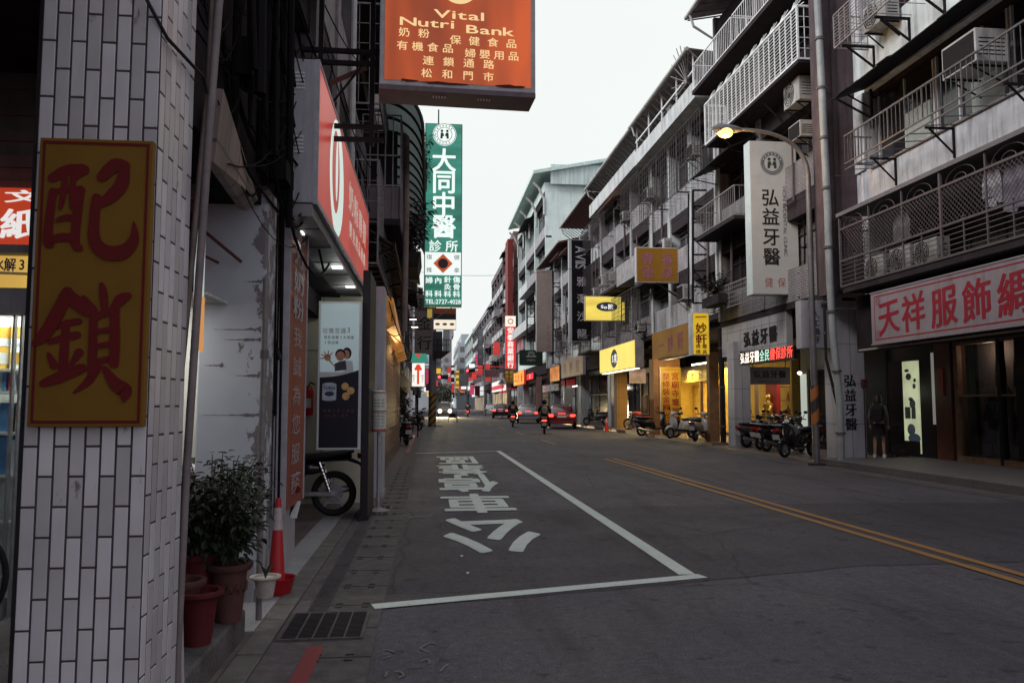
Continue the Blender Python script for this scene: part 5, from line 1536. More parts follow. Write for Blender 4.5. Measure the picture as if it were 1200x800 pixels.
t = scooter('dark scooter parked behind the cone with a tilted white plate', (-1.66, 7.0, .01), R(158), mat('scooter_black', (0.012,0.011,0.013), 0.25, 0, coat=0.5))

# dark pier right of the advert, pale pillar, bus stop
t = thing('dark_pier', 'narrow black pier right of the advert board', 'pier', (-.86, 11.4, 0))
q0, q1 = P(423, 500, Y=10.5).x, P(432, 500, Y=10.5).x
b = MB(); b.box(q0, q1, 10.5, 11.6, 0, za-.02); b.build('casing', mat('pier_black', (0.015,0.012,0.016), 0.6, 0.2), t, bevel=.01)
b = MB(); b.box(q0-.01, q1+.012, 10.48, 11.6, .0, .06); b.build('foot', C_DARK, t)
t = thing('pale_pillar', 'plain pale grey arcade pillar behind the bus stop pole', 'pillar', (-.95, 13.3, 0))
q0, q1 = P(431, 500, Y=13.0).x, P(449, 500, Y=13.0).x
b = MB(); b.box(q0, q1, 13.0, 13.6, 0, 3.4); b.build('shaft', mat('pillar_pale', (0.36,0.36,0.40), 0.6, 0.1, 3, dirt=0.3, streak=True), t, bevel=.01)
b = MB(); b.box(q0-.015, q1+.015, 12.985, 13.6, 0, .1); b.build('plinth', C_GREY, t)
bp_ = P(443, 600, Z=0.0)
t = thing('bus_stop', 'slim bus stop pole with a rounded timetable panel edged in red', 'bus stop', bp_)
b = MB(); b.lathe([(0,0),(.15,0),(.155,.02),(.11,.035),(.045,.06),(0,.06)], (bp_.x, bp_.y, .01), 'Z', 20); b.build('base', mat('base_concrete', (0.24,0.22,0.22), 0.8, 0.2, 10), t, smooth=True)
b = MB(); b.cyl((bp_.x, bp_.y, .05), (bp_.x-.005, bp_.y, 1.72), .023, seg=12); b.build('pole', mat('pole_galv', (0.34,0.33,0.33), 0.45, 0.2, 12, metal=0.5), t, smooth=True)
s0, s1 = P(442, 505, Y=bp_.y).z, P(442, 458, Y=bp_.y).z
b = MB(); b.lathe([(0,s0),(.10,s0),(.10,s1-.02),(.085,s1),(0,s1+.02)], (bp_.x-.005, bp_.y, 0), 'Z', 22); pn = b.build('panel', mat('panel_cream', (0.50,0.50,0.45), 0.4, 0.12, 10), t, smooth=True)
b = MB(); b.lathe([(.103,s0-.005),(.103,s0+.03)], (bp_.x-.005, bp_.y, 0), 'Z', 22); b.lathe([(.103,s0+.27),(.103,s0+.285)], (bp_.x-.005, bp_.y, 0), 'Z', 22); b.lathe([(.103,s1-.03),(.103,s1-.015)], (bp_.x-.005, bp_.y, 0), 'Z', 22); b.build('red_band', mat('band_red', (0.33,0.08,0.07), 0.5, 0.1), pn, smooth=True)
b = MB()
for k in range(9):
    for s_ in (-1, 0, 1):
        z = s0+.07+k*.045
        if abs(z-s0-.28) < .03: continue
        a = R(-90+s_*32)
        c = Vector((bp_.x-.005+.1035*math.cos(a), bp_.y+.1035*math.sin(a), z)); u = Vector((-math.sin(a), math.cos(a), 0))
        b.quad(c-u*.02, c+u*.02, c+u*.02+Vector((0,0,.012)), c-u*.02+Vector((0,0,.012)))
b.build('timetable_rows', mat('print_greygreen', (0.18,0.22,0.20), 0.5, 0), pn)
# ================================================================== LEFT SIDE, ROW
lz = [3.3, 6.3, 9.3, 12.3]
t = row_building('apartment_building', 'dark grimy apartment block with grey framed windows above the red light box', -1, 7.0, 13.2, -1.35, lz, C_MAUVE, C_MAUVE, {(1,0):('balc','dark')}, 3, frm=WFR, ground=None, seed=2, ceil=C_DARK, roof_out=.4)
b = MB(); b.box(-1.345, -1.30, 7.05, 13.1, 4.6, 4.85); b.build('grey_band', C_GREY, t)
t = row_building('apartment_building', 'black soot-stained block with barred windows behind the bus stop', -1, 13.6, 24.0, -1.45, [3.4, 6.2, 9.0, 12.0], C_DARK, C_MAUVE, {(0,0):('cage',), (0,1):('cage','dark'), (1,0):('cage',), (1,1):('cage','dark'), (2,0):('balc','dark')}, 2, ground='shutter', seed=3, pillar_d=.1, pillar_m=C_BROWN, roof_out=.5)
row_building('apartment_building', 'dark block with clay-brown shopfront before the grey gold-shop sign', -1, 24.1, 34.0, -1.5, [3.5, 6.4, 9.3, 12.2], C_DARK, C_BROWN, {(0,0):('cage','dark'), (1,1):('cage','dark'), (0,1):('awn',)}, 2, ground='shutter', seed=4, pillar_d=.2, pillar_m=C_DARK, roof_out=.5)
row_building('apartment_building', 'dim block behind the lit key sign and its teal top', -1, 34.1, 48, -1.6, [3.5, 6.5, 9.5, 12.5], C_MAUVE, C_DARK, {(0,0):('cage','dark'), (1,1):('awn',)}, 2, ground='shop', seed=5, pillar_d=.2, roof_out=.5, detail=False)
row_building('apartment_building', 'distant left-hand block behind the striped utility pole', -1, 48.1, 80, -1.8, [3.6, 6.6, 9.6, 12.6], C_MAUVE, C_GREY, {}, 4, ground='shop', seed=6, roof_out=.5, detail=False)
row_building('apartment_building', 'far left-hand block near the junction lights', -1, 97, 150, -1.5, [3.6, 6.6, 9.6, 12.6, 15.6], C_GREY, C_MAUVE, {}, 5, ground='shop', seed=7, roof_out=.5, detail=False)
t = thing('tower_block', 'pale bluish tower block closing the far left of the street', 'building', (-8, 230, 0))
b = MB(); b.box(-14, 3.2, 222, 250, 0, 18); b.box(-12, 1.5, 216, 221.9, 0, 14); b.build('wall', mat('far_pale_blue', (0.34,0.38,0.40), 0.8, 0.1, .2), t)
b = MB()
for k in range(4):
    z = 2.6+k*3.3; b.box(-13, 3.0, 221.7, 221.95, z, z+1.5)
b.build('windows', PANE_C, t)

# ---- protruding barred balcony with ribbed parapet
yQ = 15.2
x0, x1 = P(424, 230, Y=yQ).x, P(469, 230, Y=yQ).x
zp0, zp1, zb1 = P(447, 256, Y=yQ).z, P(447, 219, Y=yQ).z, P(447, 135, Y=yQ).z
t = thing('barred_balcony', 'mauve ribbed-metal balcony with tall pale bars jutting over the pavement', 'balcony', ((x0+x1)/2, yQ, zp0))
b = MB(); b.box(x0, x1, yQ, yQ+.03, zp0, zp1); b.box(x1-.03, x1, yQ, 20.6, zp0, zp1)
for k in range(6): 
    x = x0+(x1-x0)*k/5; b.box(x-.012, x+.012, yQ-.02, yQ, zp0, zp1)
for k in range(28): b.box(x1, x1+.02, yQ+.2*k, yQ+.2*k+.025, zp0, zp1)
b.build('parapet', mat('ribbed_mauve', (0.17,0.135,0.145), 0.6, 0.2, 4, dirt=0.4, streak=True), t)
b = MB(); b.box(x0, x1, yQ, 20.6, zp0-.12, zp0-.002); b.build('deck', C_DARK, t)
b = MB()
for k in range(6):
    x = x0+(x1-x0)*k/5; b.bar((x, yQ, zp1), (x, yQ, zb1), .022)
for z in (zp1+.03, zp1+.62, zb1): b.bar((x0, yQ, z), (x1, yQ, z), .025); b.bar((x1, yQ, z), (x1, 20.6, z), .025)
for k in range(28): b.bar((x1, yQ+.2*k, zp1), (x1, yQ+.2*k, zb1), .018)
b.build('bars', mat('bar_mauve', (0.26,0.22,0.23), 0.5, 0.2, 8), t)
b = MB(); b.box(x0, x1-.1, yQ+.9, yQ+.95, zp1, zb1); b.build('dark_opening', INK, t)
qp = P(476, 250, Y=16.6)
pipe('thick weathered drainpipe at the corner of the barred balcony', [(qp.x-.02, 16.6, 3.0), (qp.x-.0, 16.6, 5.6), (qp.x-.03, 16.6, 9.5)], .065, mat('pipe_weathered', (0.21,0.155,0.14), 0.7, 0.4, 3, dirt=0.5), 'drain_pipe', False)
# ---- rounded ribbed awning
t = thing('ribbed_awning', 'grey-green barrel awning with dark curved ribs beside the green clinic sign', 'awning', (-.6, 22, 7))
AW = mat('awning_greygreen', (0.20,0.24,0.23), 0.6, 0.2, 3)
t_ = AW.node_tree; tr_ = _n(t_, 'ShaderNodeBsdfTranslucent'); tr_.inputs['Color'].default_value = (0.22,0.27,0.26,1); mx_ = _n(t_, 'ShaderNodeMixShader')
t_.links.new(t_.nodes['Principled BSDF'].outputs[0], mx_.inputs[1]); t_.links.new(tr_.outputs[0], mx_.inputs[2]); t_.links.new(mx_.outputs[0], t_.nodes['Material Output'].inputs[0])
def arc(y, dz=0.0): return [Vector((-.95+.80*math.sin(R(a)), y, 6.75+dz+.85*math.cos(R(a))-.3)) for a in range(0, 91, 9)]
b = MB(); n_ = 40
prev = None
for i in range(n_+1):
    y = 14.2+13.5*i/n_; a = arc(y)
    if prev: 
        for k in range(10): b.quad(prev[k], prev[k+1], a[k+1], a[k])
    prev = a
b.build('sheet', AW, t, smooth=True)
b = MB()
for i in range(17):
    y = 14.2+13.5*i/16
    b.tube([p+Vector((0,0,-.02)) for p in arc(y)], .035, 6)
b.tube([(-.15, 14.2, 6.42), (-.15, 27.7, 6.42)], .03, 6); b.build('rib', mat('rib_dark', (0.02,0.024,0.025), 0.6, 0.2), t)
bush('balcony_plant', 'dark straggly shrub spilling from the balcony under the ribbed awning', 'plant', (-.55, 19.5, 5.0), 1.5, .75, leaf_mat('leaf_balcony', (0.05,0.045,0.05), (0.11,0.10,0.105)), 22, 30, .16, 31)
bush('balcony_plant', 'thin twigs growing beside the top of the green clinic sign', 'plant', (-.12, 20.5, 7.0), 1.7, .22, LF1, 8, 14, .11, 33)
t = thing('balcony_planter', 'dark trough holding the straggly shrub under the ribbed awning', 'planter', (-.55, 19.5, 4.7))
b = MB(); b.hexa([(-1.3,18.6,4.7),(-.3,18.6,4.7),(-.3,20.6,4.7),(-1.3,20.6,4.7),(-1.35,18.5,5.05),(-.22,18.5,5.05),(-.22,20.7,5.05),(-1.35,20.7,5.05)]); b.build('trough', C_DARK, t)
b = MB(); b.box(-1.3,-.3,18.6,20.6,4.98,5.07); b.build('soil', SOIL, t)
# slatted eave over the siding shop
t = thing('slatted_eave', 'dark timber slatted eave over the brown siding shopfront', 'eave', (-1.0, 18, 4.0))
b = MB(); 
for k in range(16):
    y = 13.7+k*.52
    b.hexa([(-1.5,y,4.75),(-.62,y,4.2),(-.62,y+.4,4.2),(-1.5,y+.4,4.75),(-1.5,y,4.79),(-.62,y,4.24),(-.62,y+.4,4.24),(-1.5,y+.4,4.79)])
b.build('slats', mat('dark_timber', (0.035,0.024,0.022), 0.7, 0.4, 6), t)
b = MB(); b.box(-.64,-.60,13.6,22.0,4.16,4.26); b.box(-1.5,-1.44,13.6,22,4.1,4.2)
for k in range(5): b.bar((-1.45,13.8+2*k,3.9),(-.64,13.8+2*k,4.18),.05)
b.build('frame', IRON, t)
# brown sided shop wall with warm light
t = thing('siding_shopfront', 'warm brown plank-sided shopfront lit by an amber lamp box', 'shop', (-1.0, 22, 0))
WOODB = bricks('plank_siding', (0.15,0.075,0.045), (0.12,0.06,0.04), (0.06,0.03,0.02), 3.0, 0.14, 0.008, 'YZ', 0.3, 0.6, 0.4, 0.3)
b = MB(); b.box(-1.12, -1.0, 18.2, 27.5, 0.35, 3.35); b.build('siding', WOODB, t)
b = MB(); b.box(-1.14, -.98, 18.1, 27.5, 0, .35); b.box(-1.14, -.98, 18.0, 18.2, 0.35, 3.35); b.build('plinth', C_BROWN, t)
b = MB()
b.hexa([(-1.0,18.5,3.2),(-.78,18.6,3.35),(-.72,25.5,2.9),(-1.0,25.5,2.8),(-1.0,18.5,4.0),(-.85,18.6,3.95),(-.80,25.5,3.2),(-1.0,25.5,3.2)])
b.build('lamp_box', glow('amber_box', (0.40,0.16,0.03), 0.5, 0.8, 3.0, 'A'), t)
point_light('amber_glow', (-.62, 21.5, 2.9), 14, (1.0,0.55,0.2), .15, t)
point_light('amber_glow', (-.5, 30, 2.8), 14, (1.0,0.55,0.22), .15, t)
def wall_lamp(label, c):
    t = thing('wall_lamp', label, 'lamp', c, None)
    c = Vector(c)
    b = MB(); b.bar((-1.6, c.y, c.z+.12), c+Vector((0,0,.05)), .03); b.build('arm', IRON, t)
    b = MB(); b.box(c.x-.14, c.x+.14, c.y-.1, c.y+.1, c.z, c.z+.07); b.build('housing', IRON, t)
    b = MB(); b.box(c.x-.12, c.x+.12, c.y-.08, c.y+.08, c.z-.012, c.z-.001); b.build('lens', glow('lamp_white', (1.0,0.92,0.85), 6.0), t)
wall_lamp('upper of two small white floodlights left of the grey gold-shop sign', P(484, 374, Y=30))
wall_lamp('lower of two small white floodlights left of the grey gold-shop sign', P(486, 383, Y=30))
scooter('dark scooter parked nose-in by the brown siding shop', (-.95, 29.5, .01), R(15), mat('scooter_grey', (0.05,0.05,0.055), 0.3, 0, coat=0.4))
scooter('black scooter standing beside the pole under the lit key sign', (-.75, 44.0, .01), R(-20), MC['scooter_black'], group='scooters by the key sign')
scooter('grey scooter behind the black one under the lit key sign', (-.55, 47.5, .01), R(10), MC['scooter_grey'], group='scooters by the key sign')
scooter('dark scooter furthest along the left kerb before the striped pole', (-.6, 51.0, .01), R(-12), mat('scooter_blue', (0.02,0.03,0.08), 0.3, 0, coat=0.4), group='scooters by the key sign')
bush('kerb_plant', 'dark clump of plants on the pavement beyond the siding shop', 'plant', (-1.0, 32.0, 0), 2.2, .3, LF1, 14, 26, .14, 37)

# ---- hanging signs over the left kerb
def hang_box(name, label, cat, px0, px1, py0, py1, Y, thick, facem, framem, yaw=0.0, frame=.035, pyx=None):
    """box sign facing down the street; face corners from the picture at distance Y"""
    mx, my = (px0+px1)/2, (py0+py1)/2
    x0, x1 = P(px0, my, Y=Y).x, P(px1, my, Y=Y).x
    z1, z0 = P(mx, py0, Y=Y).z, P(mx, py1, Y=Y).z
    t = thing(name, label, cat, ((x0+x1)/2, Y, z0), rotz=yaw)
    b = MB(); b.box(x0, x1, Y, Y+thick, z0, z1); b.build('box', framem, t, bevel=.006)
    b = MB(); b.box(x0+frame, x1-frame, Y-.006, Y-.0005, z0+frame, z1-frame); b.build('face', facem, t)
    return t, x0, x1, z0, z1
FRL = mat('sign_frame_pale', (0.40,0.43,0.43), 0.45, 0.15, 6, dirt=0.3)
# orange nutrition-shop sign, cut by the top of the picture
Yo = 8.0
t, x0, x1, z0, z1 = hang_box('orange_shop_sign', 'large orange lit box sign with cream writing cut off by the top edge', 'sign', 446, 628, -120, 104, Yo, .40, glow('face_orange', (0.40,0.062,0.008), 0.80, 0.6, 2.4, 'X', base=(.3,.05,.01)), FRL, yaw=R(3.0), frame=.05)
b = MB(); b.box(x0, x1, Yo-.004, Yo+.40, z0-.05, z0-.001); b.build('underside', mat('sign_under', (0.14,0.105,0.12), 0.6, 0.25, 5, dirt=0.4), t)
b = MB()
for dx in (.55, 1.02):
    for k in range(5): b.box(x0+dx+.03*k, x0+dx+.03*k+.012, Yo+.10, Yo+.16, z0-.054, z0-.05)
b.build('vents', PKW, t)
y_ = Yo-.009; cx = (x0+x1)/2; sX = (x1-x0)/182
b = MB()
def lx(px): return x0+(px-446)*sX
def lz_(py): return z0+(104-py)*sX
latin_line(b, 'Vital', (lx(537), y_, lz_(16)), FX, FZ, .1, .125, .014, lx(568)-lx(510))
latin_line(b, 'Nutri', (lx(500), y_, lz_(28)), FX, FZ, .1, .125, .014, lx(532)-lx(470))
latin_line(b, 'Bank', (lx(574), y_, lz_(32)), FX, FZ, .1, .125, .014, lx(603)-lx(547))
def row(s, px, py, wpx, adv, hgt=11):
    text_line(b, s, (lx(px), y_, lz_(py)), FX, FZ, wpx*sX, hgt*sX*1.05, adv*sX, .010)
row('\u5976\u7c89', 485, 41, 13.5, 22.5); row('\u4fdd\u5065\u98df\u54c1', 566, 46, 13.5, 22)
row('\u6709\u6a5f\u98df\u54c1', 498, 57, 13.5, 17.5); row('\u5a66\u5b30\u7528\u54c1', 576, 61, 13.5, 17)
row('\u9023\u9396\u901a\u8def', 537, 73, 13.5, 23.5); row('\u677e\u548c\u9580\u5e02', 536, 88, 13, 24)
ring(b, (lx(537), y_, lz_(-20)), FX, FZ, .10, .20, 32, 180, 360); 
b.build('lettering', glow('letter_cream', (0.90,0.64,0.30), 0.9), t)
b = MB()
for (px, py, w_, h_) in ((520, 99, 60, 3), (600, 98, 40, 4), (480, 98, 22, 3)): 
    pts = []
    for k in range(14):
        a = 2*math.pi*k/14; pts.append((lx(px)+w_*sX*.5*math.cos(a)*random.uniform(.7,1.1), y_+.002, lz_(py)+h_*sX*.5*math.sin(a)*random.uniform(.5,1.4)))
    b.add(pts, [tuple(range(14))])
b.build('grime', mat('sign_grime', (0.10,0.015,0.012), 0.8, 0.4, 20), t)
t = thing('sign_bracket', 'black iron frame of paired bars holding the orange sign off the wall', 'bracket', (-1.0, 8.1, 4.9))
b = MB()
for py in (60, 74, 148, 163):
    z = P(400, py, Y=8.2).z; b.bar((-1.36, 8.2, z), (-.40 if py < 100 else -.5, 8.2, z), .045)
for x in (-1.15, -.62): b.bar((x, 8.2, P(400, 170, Y=8.2).z), (x, 8.2, P(400, -40, Y=8.2).z), .05)
b.bar((-1.3, 8.2, P(400, 163, Y=8.2).z), (-.62, 8.2, P(400, 60, Y=8.2).z), .02)
b.build('frame', IRON, t)
t = thing('sign_stay', 'short rusty red strut above the red light box', 'bracket', (-.9, 8.6, 4.7))
b = MB(); b.bar(P(384, 99, Y=8.0), P(428, 80, Y=8.6), .045); b.build('bar', RUST, t)
# green clinic sign
Yg = 22.0
t, x0, x1, z0, z1 = hang_box('green_clinic_sign', 'tall green lit clinic sign with white characters, red diamond and phone number', 'sign', 497.5, 541.5, 145, 359, Yg, .28, glow('face_green', (0.035,0.235,0.175), 0.75, 0.45, 2.6, 'Z', base=(.03,.15,.1)), mat('sign_frame_green', (0.10,0.24,0.20), 0.5, 0.15), frame=.025)
y_ = Yg-.010; W = x1-x0; Hh = z1-z0; cx = (x0+x1)/2
def gz(py): return z0+(359-py)/214*Hh
GWT = glow('letter_white_lit', (0.86,0.97,0.92), 0.95)
b = MB()
for ch, py in (('\u5927', 188), ('\u540c', 213.5), ('\u4e2d', 239.5), ('\u91ab', 266)): put_char(b, ch, (cx+.01, y_, gz(py)), FX, FZ, .70, .70, .022)
put_char(b, '\u8a3a', (cx-.22, y_, gz(289)), FX, FZ, .36, .34, .016); put_char(b, '\u6240', (cx+.24, y_, gz(289)), FX, FZ, .36, .34, .016)
for i, (s, px) in enumerate((('\u5a66\u79d1', -.38), ('\u5167\u79d1', -.13))):
    put_char(b, s[0], (cx+px, y_, gz(329)), FX, FZ, .21, .19, .02); put_char(b, s[1], (cx+px, y_, gz(344.5)), FX, FZ, .21, .19, .02)
for s, px in (('\u91dd\u7078\u79d1', .13), ('\u50b7\u9aa8\u79d1', .38)):
    for k, ch in enumerate(s): put_char(b, ch, (cx+px, y_, gz(328+8.3*k)), FX, FZ, .21, .185, .02)
latin_line(b, 'TEL:2727-4028', (cx+.01, y_, gz(353.5)), FX, FZ, .1, .17, .016, W*.93)
b.build('lettering', GWT, t)
b = MB(); b.box(x0+.025, x1-.025, y_+.001, y_+.0025, gz(323), gz(296.5)); wp = b.build('white_panel', glow('panel_white_lit', (0.88,0.97,0.93), 0.92), t)
b = MB(); disc(b, (cx+.02, y_, gz(158)), FX, FZ, .33); b.build('emblem_disc', MC['panel_white_lit'], t)
b = MB(); ring(b, (cx+.02, y_-.003, gz(158)), FX, FZ, .30, .315); ring(b, (cx+.02, y_-.003, gz(158)), FX, FZ, .20, .215)
for k in range(14):
    a = R(40+k*20); c = Vector((cx+.02+.257*math.cos(a), y_-.003, gz(158)+.257*math.sin(a)))
    disc(b, c, FX, FZ, .016, .022, 8)
for s_ in (-1, 1):
    disc(b, (cx+.02+s_*.075, y_-.003, gz(158)+.10), FX, FZ, .038)
    b.add([(cx+.02+s_*x, y_-.003, gz(158)+z) for x, z in ((.015,-.02),(.04,.05),(.11,.05),(.12,-.12),(.055,-.12),(.05,-.05),(.015,-.05))], [tuple(range(7))])
b.build('emblem', mat('emblem_green', (0.04,0.13,0.07), 0.5, 0), wp)
b = MB(); r = .27; c = (cx, gz(309.5))
b.add([(c[0], y_-.003, c[1]-r), (c[0]+r, y_-.003, c[1]), (c[0], y_-.003, c[1]+r), (c[0]-r, y_-.003, c[1])], [(0,1,2,3)]); b.build('diamond', glow('diamond_orange', (0.55,0.09,0.02), 0.8), wp)
b = MB(); disc(b, (c[0], y_-.006, c[1]), FX, FZ, .14); b.build('diamond_disc', mat('disc_plum', (0.07,0.045,0.06), 0.5, 0), wp)
b = MB()
for ch, dx, py in (('\u5fa9', -.38, 302), ('\u5065', .38, 302), ('\u63a8', -.38, 317), ('\u62ff', .38, 317)): put_char(b, ch, (cx+dx, y_-.003, gz(py)), FX, FZ, .17, .15)
b.build('corner_lettering', mat('letter_charcoal', (0.05,0.05,0.05), 0.5, 0), wp)
t = thing('sign_bracket', 'slim dark brackets holding the green clinic sign', 'bracket', (-.6, Yg+.15, 7))
b = MB()
for z in (z0+.4, (z0+z1)/2, z1-.3): b.bar((-1.5, Yg+.15, z), (x0+.002, Yg+.15, z), .04)
b.bar((cx-.15, Yg+.14, z1), (cx-.15, Yg+.14, z1+.45), .035)
b.build('bar', IRON, t)
# restaurant sign stack
Yr = 30.0
t, x0, x1, z0, z1 = hang_box('bakery_sign', 'orange and black hanging sign with a lit cream strip of three small pictures', 'sign', 508, 534.5, 361, 386, Yr, .22, mat('sign_black_face', (0.02,0.016,0.02), 0.4, 0.1), IRON, frame=.01)
b = MB(); b.box(x0+.01, x1-.01, Yr-.012, Yr-.007, z1-.22, z1-.01); b.build('orange_band', mat('sign_rust_orange', (0.36,0.10,0.03), 0.5, 0.1), t)
b = MB(); b.box(x0+.01, x1-.01, Yr-.014, Yr-.007, z0+.01, z0+.37); lp = b.build('lit_strip', glow('strip_cream', (0.95,0.86,0.70), 0.9), t)
b = MB()
for k in (-1, 0, 1): disc(b, ((x0+x1)/2+k*.27, Yr-.017, z0+.20), FX, FZ, .09, .05, 14)
b.build('pictures', mat('picture_ochre', (0.50,0.28,0.03), 0.5, 0.2), lp)
t = thing('small_yellow_sign', 'tiny yellow plaque left of the orange and black hanging sign', 'sign', P(504, 368, Y=30.2))
c = P(503.5, 367, Y=30.2); b = MB(); b.box(c.x-.09, c.x+.09, 30.2, 30.26, c.z-.16, c.z+.16); b.build('board', glow('face_ochre', (0.45,0.33,0.06), 0.7), t)
# grey gold-shop sign
Yk = 38.0
t, x0, x1, z0, z1 = hang_box('gold_shop_sign', 'grey-brown vertical sign with worn black brush characters', 'sign', 486, 506.5, 345, 415, Yk, .2, mat('sign_taupe', (0.17,0.135,0.13), 0.6, 0.2, 3, dirt=0.3), C_MAUVE, frame=.02)
b = MB(); text_col(b, '\u5efa\u91d1\u884c', ((x0+x1)/2+.05, Yk-.01, (z0+z1)/2+.05), FX, FZ, .70, .70, .92, .016, .06); b.build('lettering', INK, t)
# lit key sign
Ye = 36.0
t, x0, x1, z0, z1 = hang_box('key_shop_sign', 'white lit sign with a big red key under a teal top', 'sign', 482.5, 498, 425, 453, Ye, .18, glow('face_white_lit', (0.95,0.93,0.86), 1.0, 0.15, 3), STL, frame=.015)
cx, cz = (x0+x1)/2-.01, (z0+z1)/2
b = MB(); disc(b, (cx, Ye-.011, cz+.33), FX, FZ, .115, .14); disc(b, (cx-.10, Ye-.0115, cz+.26), FX, FZ, .07); disc(b, (cx+.10, Ye-.0115, cz+.26), FX, FZ, .07); b.box(cx-.05, cx+.05, Ye-.0125, Ye-.0105, cz-.42, cz+.25); b.build('red_key', glow('key_red', (0.75,0.06,0.02), 0.9), t)
b = MB(); 
for s_ in (-1, 1): text_col(b, '\u914d\u9396\u6253', (cx+s_*.20, Ye-.011, cz-.18), FX, FZ, .10, .10, .13)
b.build('lettering', mat('letter_grey_dark', (0.08,0.08,0.09), 0.5, 0), t)
zt0, zt1 = z1+.03, P(490, 414, Y=Ye).z
b = MB(); b.hexa([(x0-.05,Ye-.01,zt0),(x1+.14,Ye-.01,zt0),(x1+.14,Ye+.18,zt0),(x0-.05,Ye+.18,zt0),(x0+.03,Ye-.01,zt1),(x1+.05,Ye-.01,zt1),(x1+.05,Ye+.18,zt1),(x0+.03,Ye+.18,zt1)]); tp = b.build('teal_top', glow('face_teal', (0.05,0.32,0.24), 0.7), t)
b = MB(); b.add([(cx-.14,Ye-.015,zt1-.02),(cx+.14,Ye-.015,zt1-.02),(cx,Ye-.015,zt1-.22)], [(0,1,2)]); b.build('red_mark', MC['key_red'], tp)
b = MB(); b.bar((-1.6, Ye+.1, z1+.1), (x0, Ye+.1, z1+.1), .05); b.bar((cx, Ye+.09, z0), (cx, Ye+.09, 0), .05); b.build('bracket', IRON, t)
# utility pole with stripes and transformer balcony
up = P(507, 497.5, Z=0.0); Yu = 54.0; ux_ = P(506.5, 480, Y=Yu).x
def stripes_mat(name, c1, c2, per=0.5):
    if name in MC: return MC[name]
    m, t, b = nodes(name); tcn = _n(t, 'ShaderNodeTexCoord'); sp = _n(t, 'ShaderNodeSeparateXYZ'); t.links.new(tcn.outputs['Object'], sp.inputs[0])
    ad = _n(t, 'ShaderNodeMath', operation='SUBTRACT'); t.links.new(sp.outputs['Z'], ad.inputs[0]); t.links.new(sp.outputs['X'], ad.inputs[1])
    md = _n(t, 'ShaderNodeMath', operation='PINGPONG'); md.inputs[1].default_value = per; t.links.new(ad.outputs[0], md.inputs[0])
    gt = _n(t, 'ShaderNodeMath', operation='GREATER_THAN'); gt.inputs[1].default_value = per/2; t.links.new(md.outputs[0], gt.inputs[0])
    mx = _n(t, 'ShaderNodeMix', data_type='RGBA'); mx.inputs['A'].default_value = (*c1, 1); mx.inputs['B'].default_value = (*c2, 1)
    t.links.new(gt.outputs[0], mx.inputs['Factor']); t.links.new(mx.outputs['Result'], b.inputs['Base Color']); b.inputs['Roughness'].default_value = .6
    MC[name] = m; return m
t = thing('utility_pole', 'stout concrete pole striped black and yellow at its foot on the left kerb', 'pole', (ux_, Yu, 0))
b = MB(); b.cyl((ux_, Yu, 2.2), (ux_, Yu, 9.0), .25, .22, 18); b.build('shaft', mat('pole_concrete', (0.19,0.18,0.19), 0.8, 0.2, 4, dirt=0.3), t, smooth=True)
b = MB(); b.cyl((ux_, Yu, 0), (ux_, Yu, 2.2), .26, .252, 18); b.build('striped_sleeve', stripes_mat('hazard_ochre', (0.30,0.16,0.03), (0.03,0.025,0.025), .22), t, smooth=True)
b = MB(); b.box(ux_-.7, ux_+.7, Yu-.5, Yu+.5, 0, .02); b.build('footing', C_DARK, t)
t = thing('pole_platform', 'dark bracketed platform with railing and pale cabinet on the utility pole', 'platform', (ux_+.6, Yu-.4, 4.8))
p0, p1 = P(508, 400, Y=Yu-.6), P(528, 400, Y=Yu-.6); zA, zB, zC = P(520, 420, Y=Yu-.6).z, P(520, 411, Y=Yu-.6).z, P(520, 386, Y=Yu-.6).z
b = MB(); b.hexa([(p0.x,Yu-.6,zA),(p0.x+.5,Yu-.6,zA),(p0.x+.5,Yu+.5,zA),(p0.x,Yu+.5,zA),(p0.x,Yu-.6,zB),(p1.x,Yu-.6,zB),(p1.x,Yu+.5,zB),(p0.x,Yu+.5,zB)]); b.build('deck', C_DARK, t)
b = MB()
for k in range(5):
    x = p0.x+(p1.x-p0.x)*k/4; b.bar((x,Yu-.58,zB),(x,Yu-.58,zB+.75),.035)
b.bar((p0.x,Yu-.58,zB+.75),(p1.x,Yu-.58,zB+.75),.04); b.bar((p0.x,Yu-.58,zB+.4),(p1.x,Yu-.58,zB+.4),.03); b.build('railing', IRON, t)
b = MB(); b.box(p0.x+.65, p1.x-.05, Yu-.35, Yu+.45, zB, zC); b.build('cabinet', mat('cabinet_pale', (0.42,0.47,0.48), 0.5, 0.15, 2, dirt=0.2), t, bevel=.02)
b = MB(); b.box(p0.x, p0.x+.6, Yu-.4, Yu+.45, zB, zC-.1); b.build('transformer', mat('cabinet_dark', (0.055,0.05,0.055), 0.6, 0.2), t, bevel=.02)

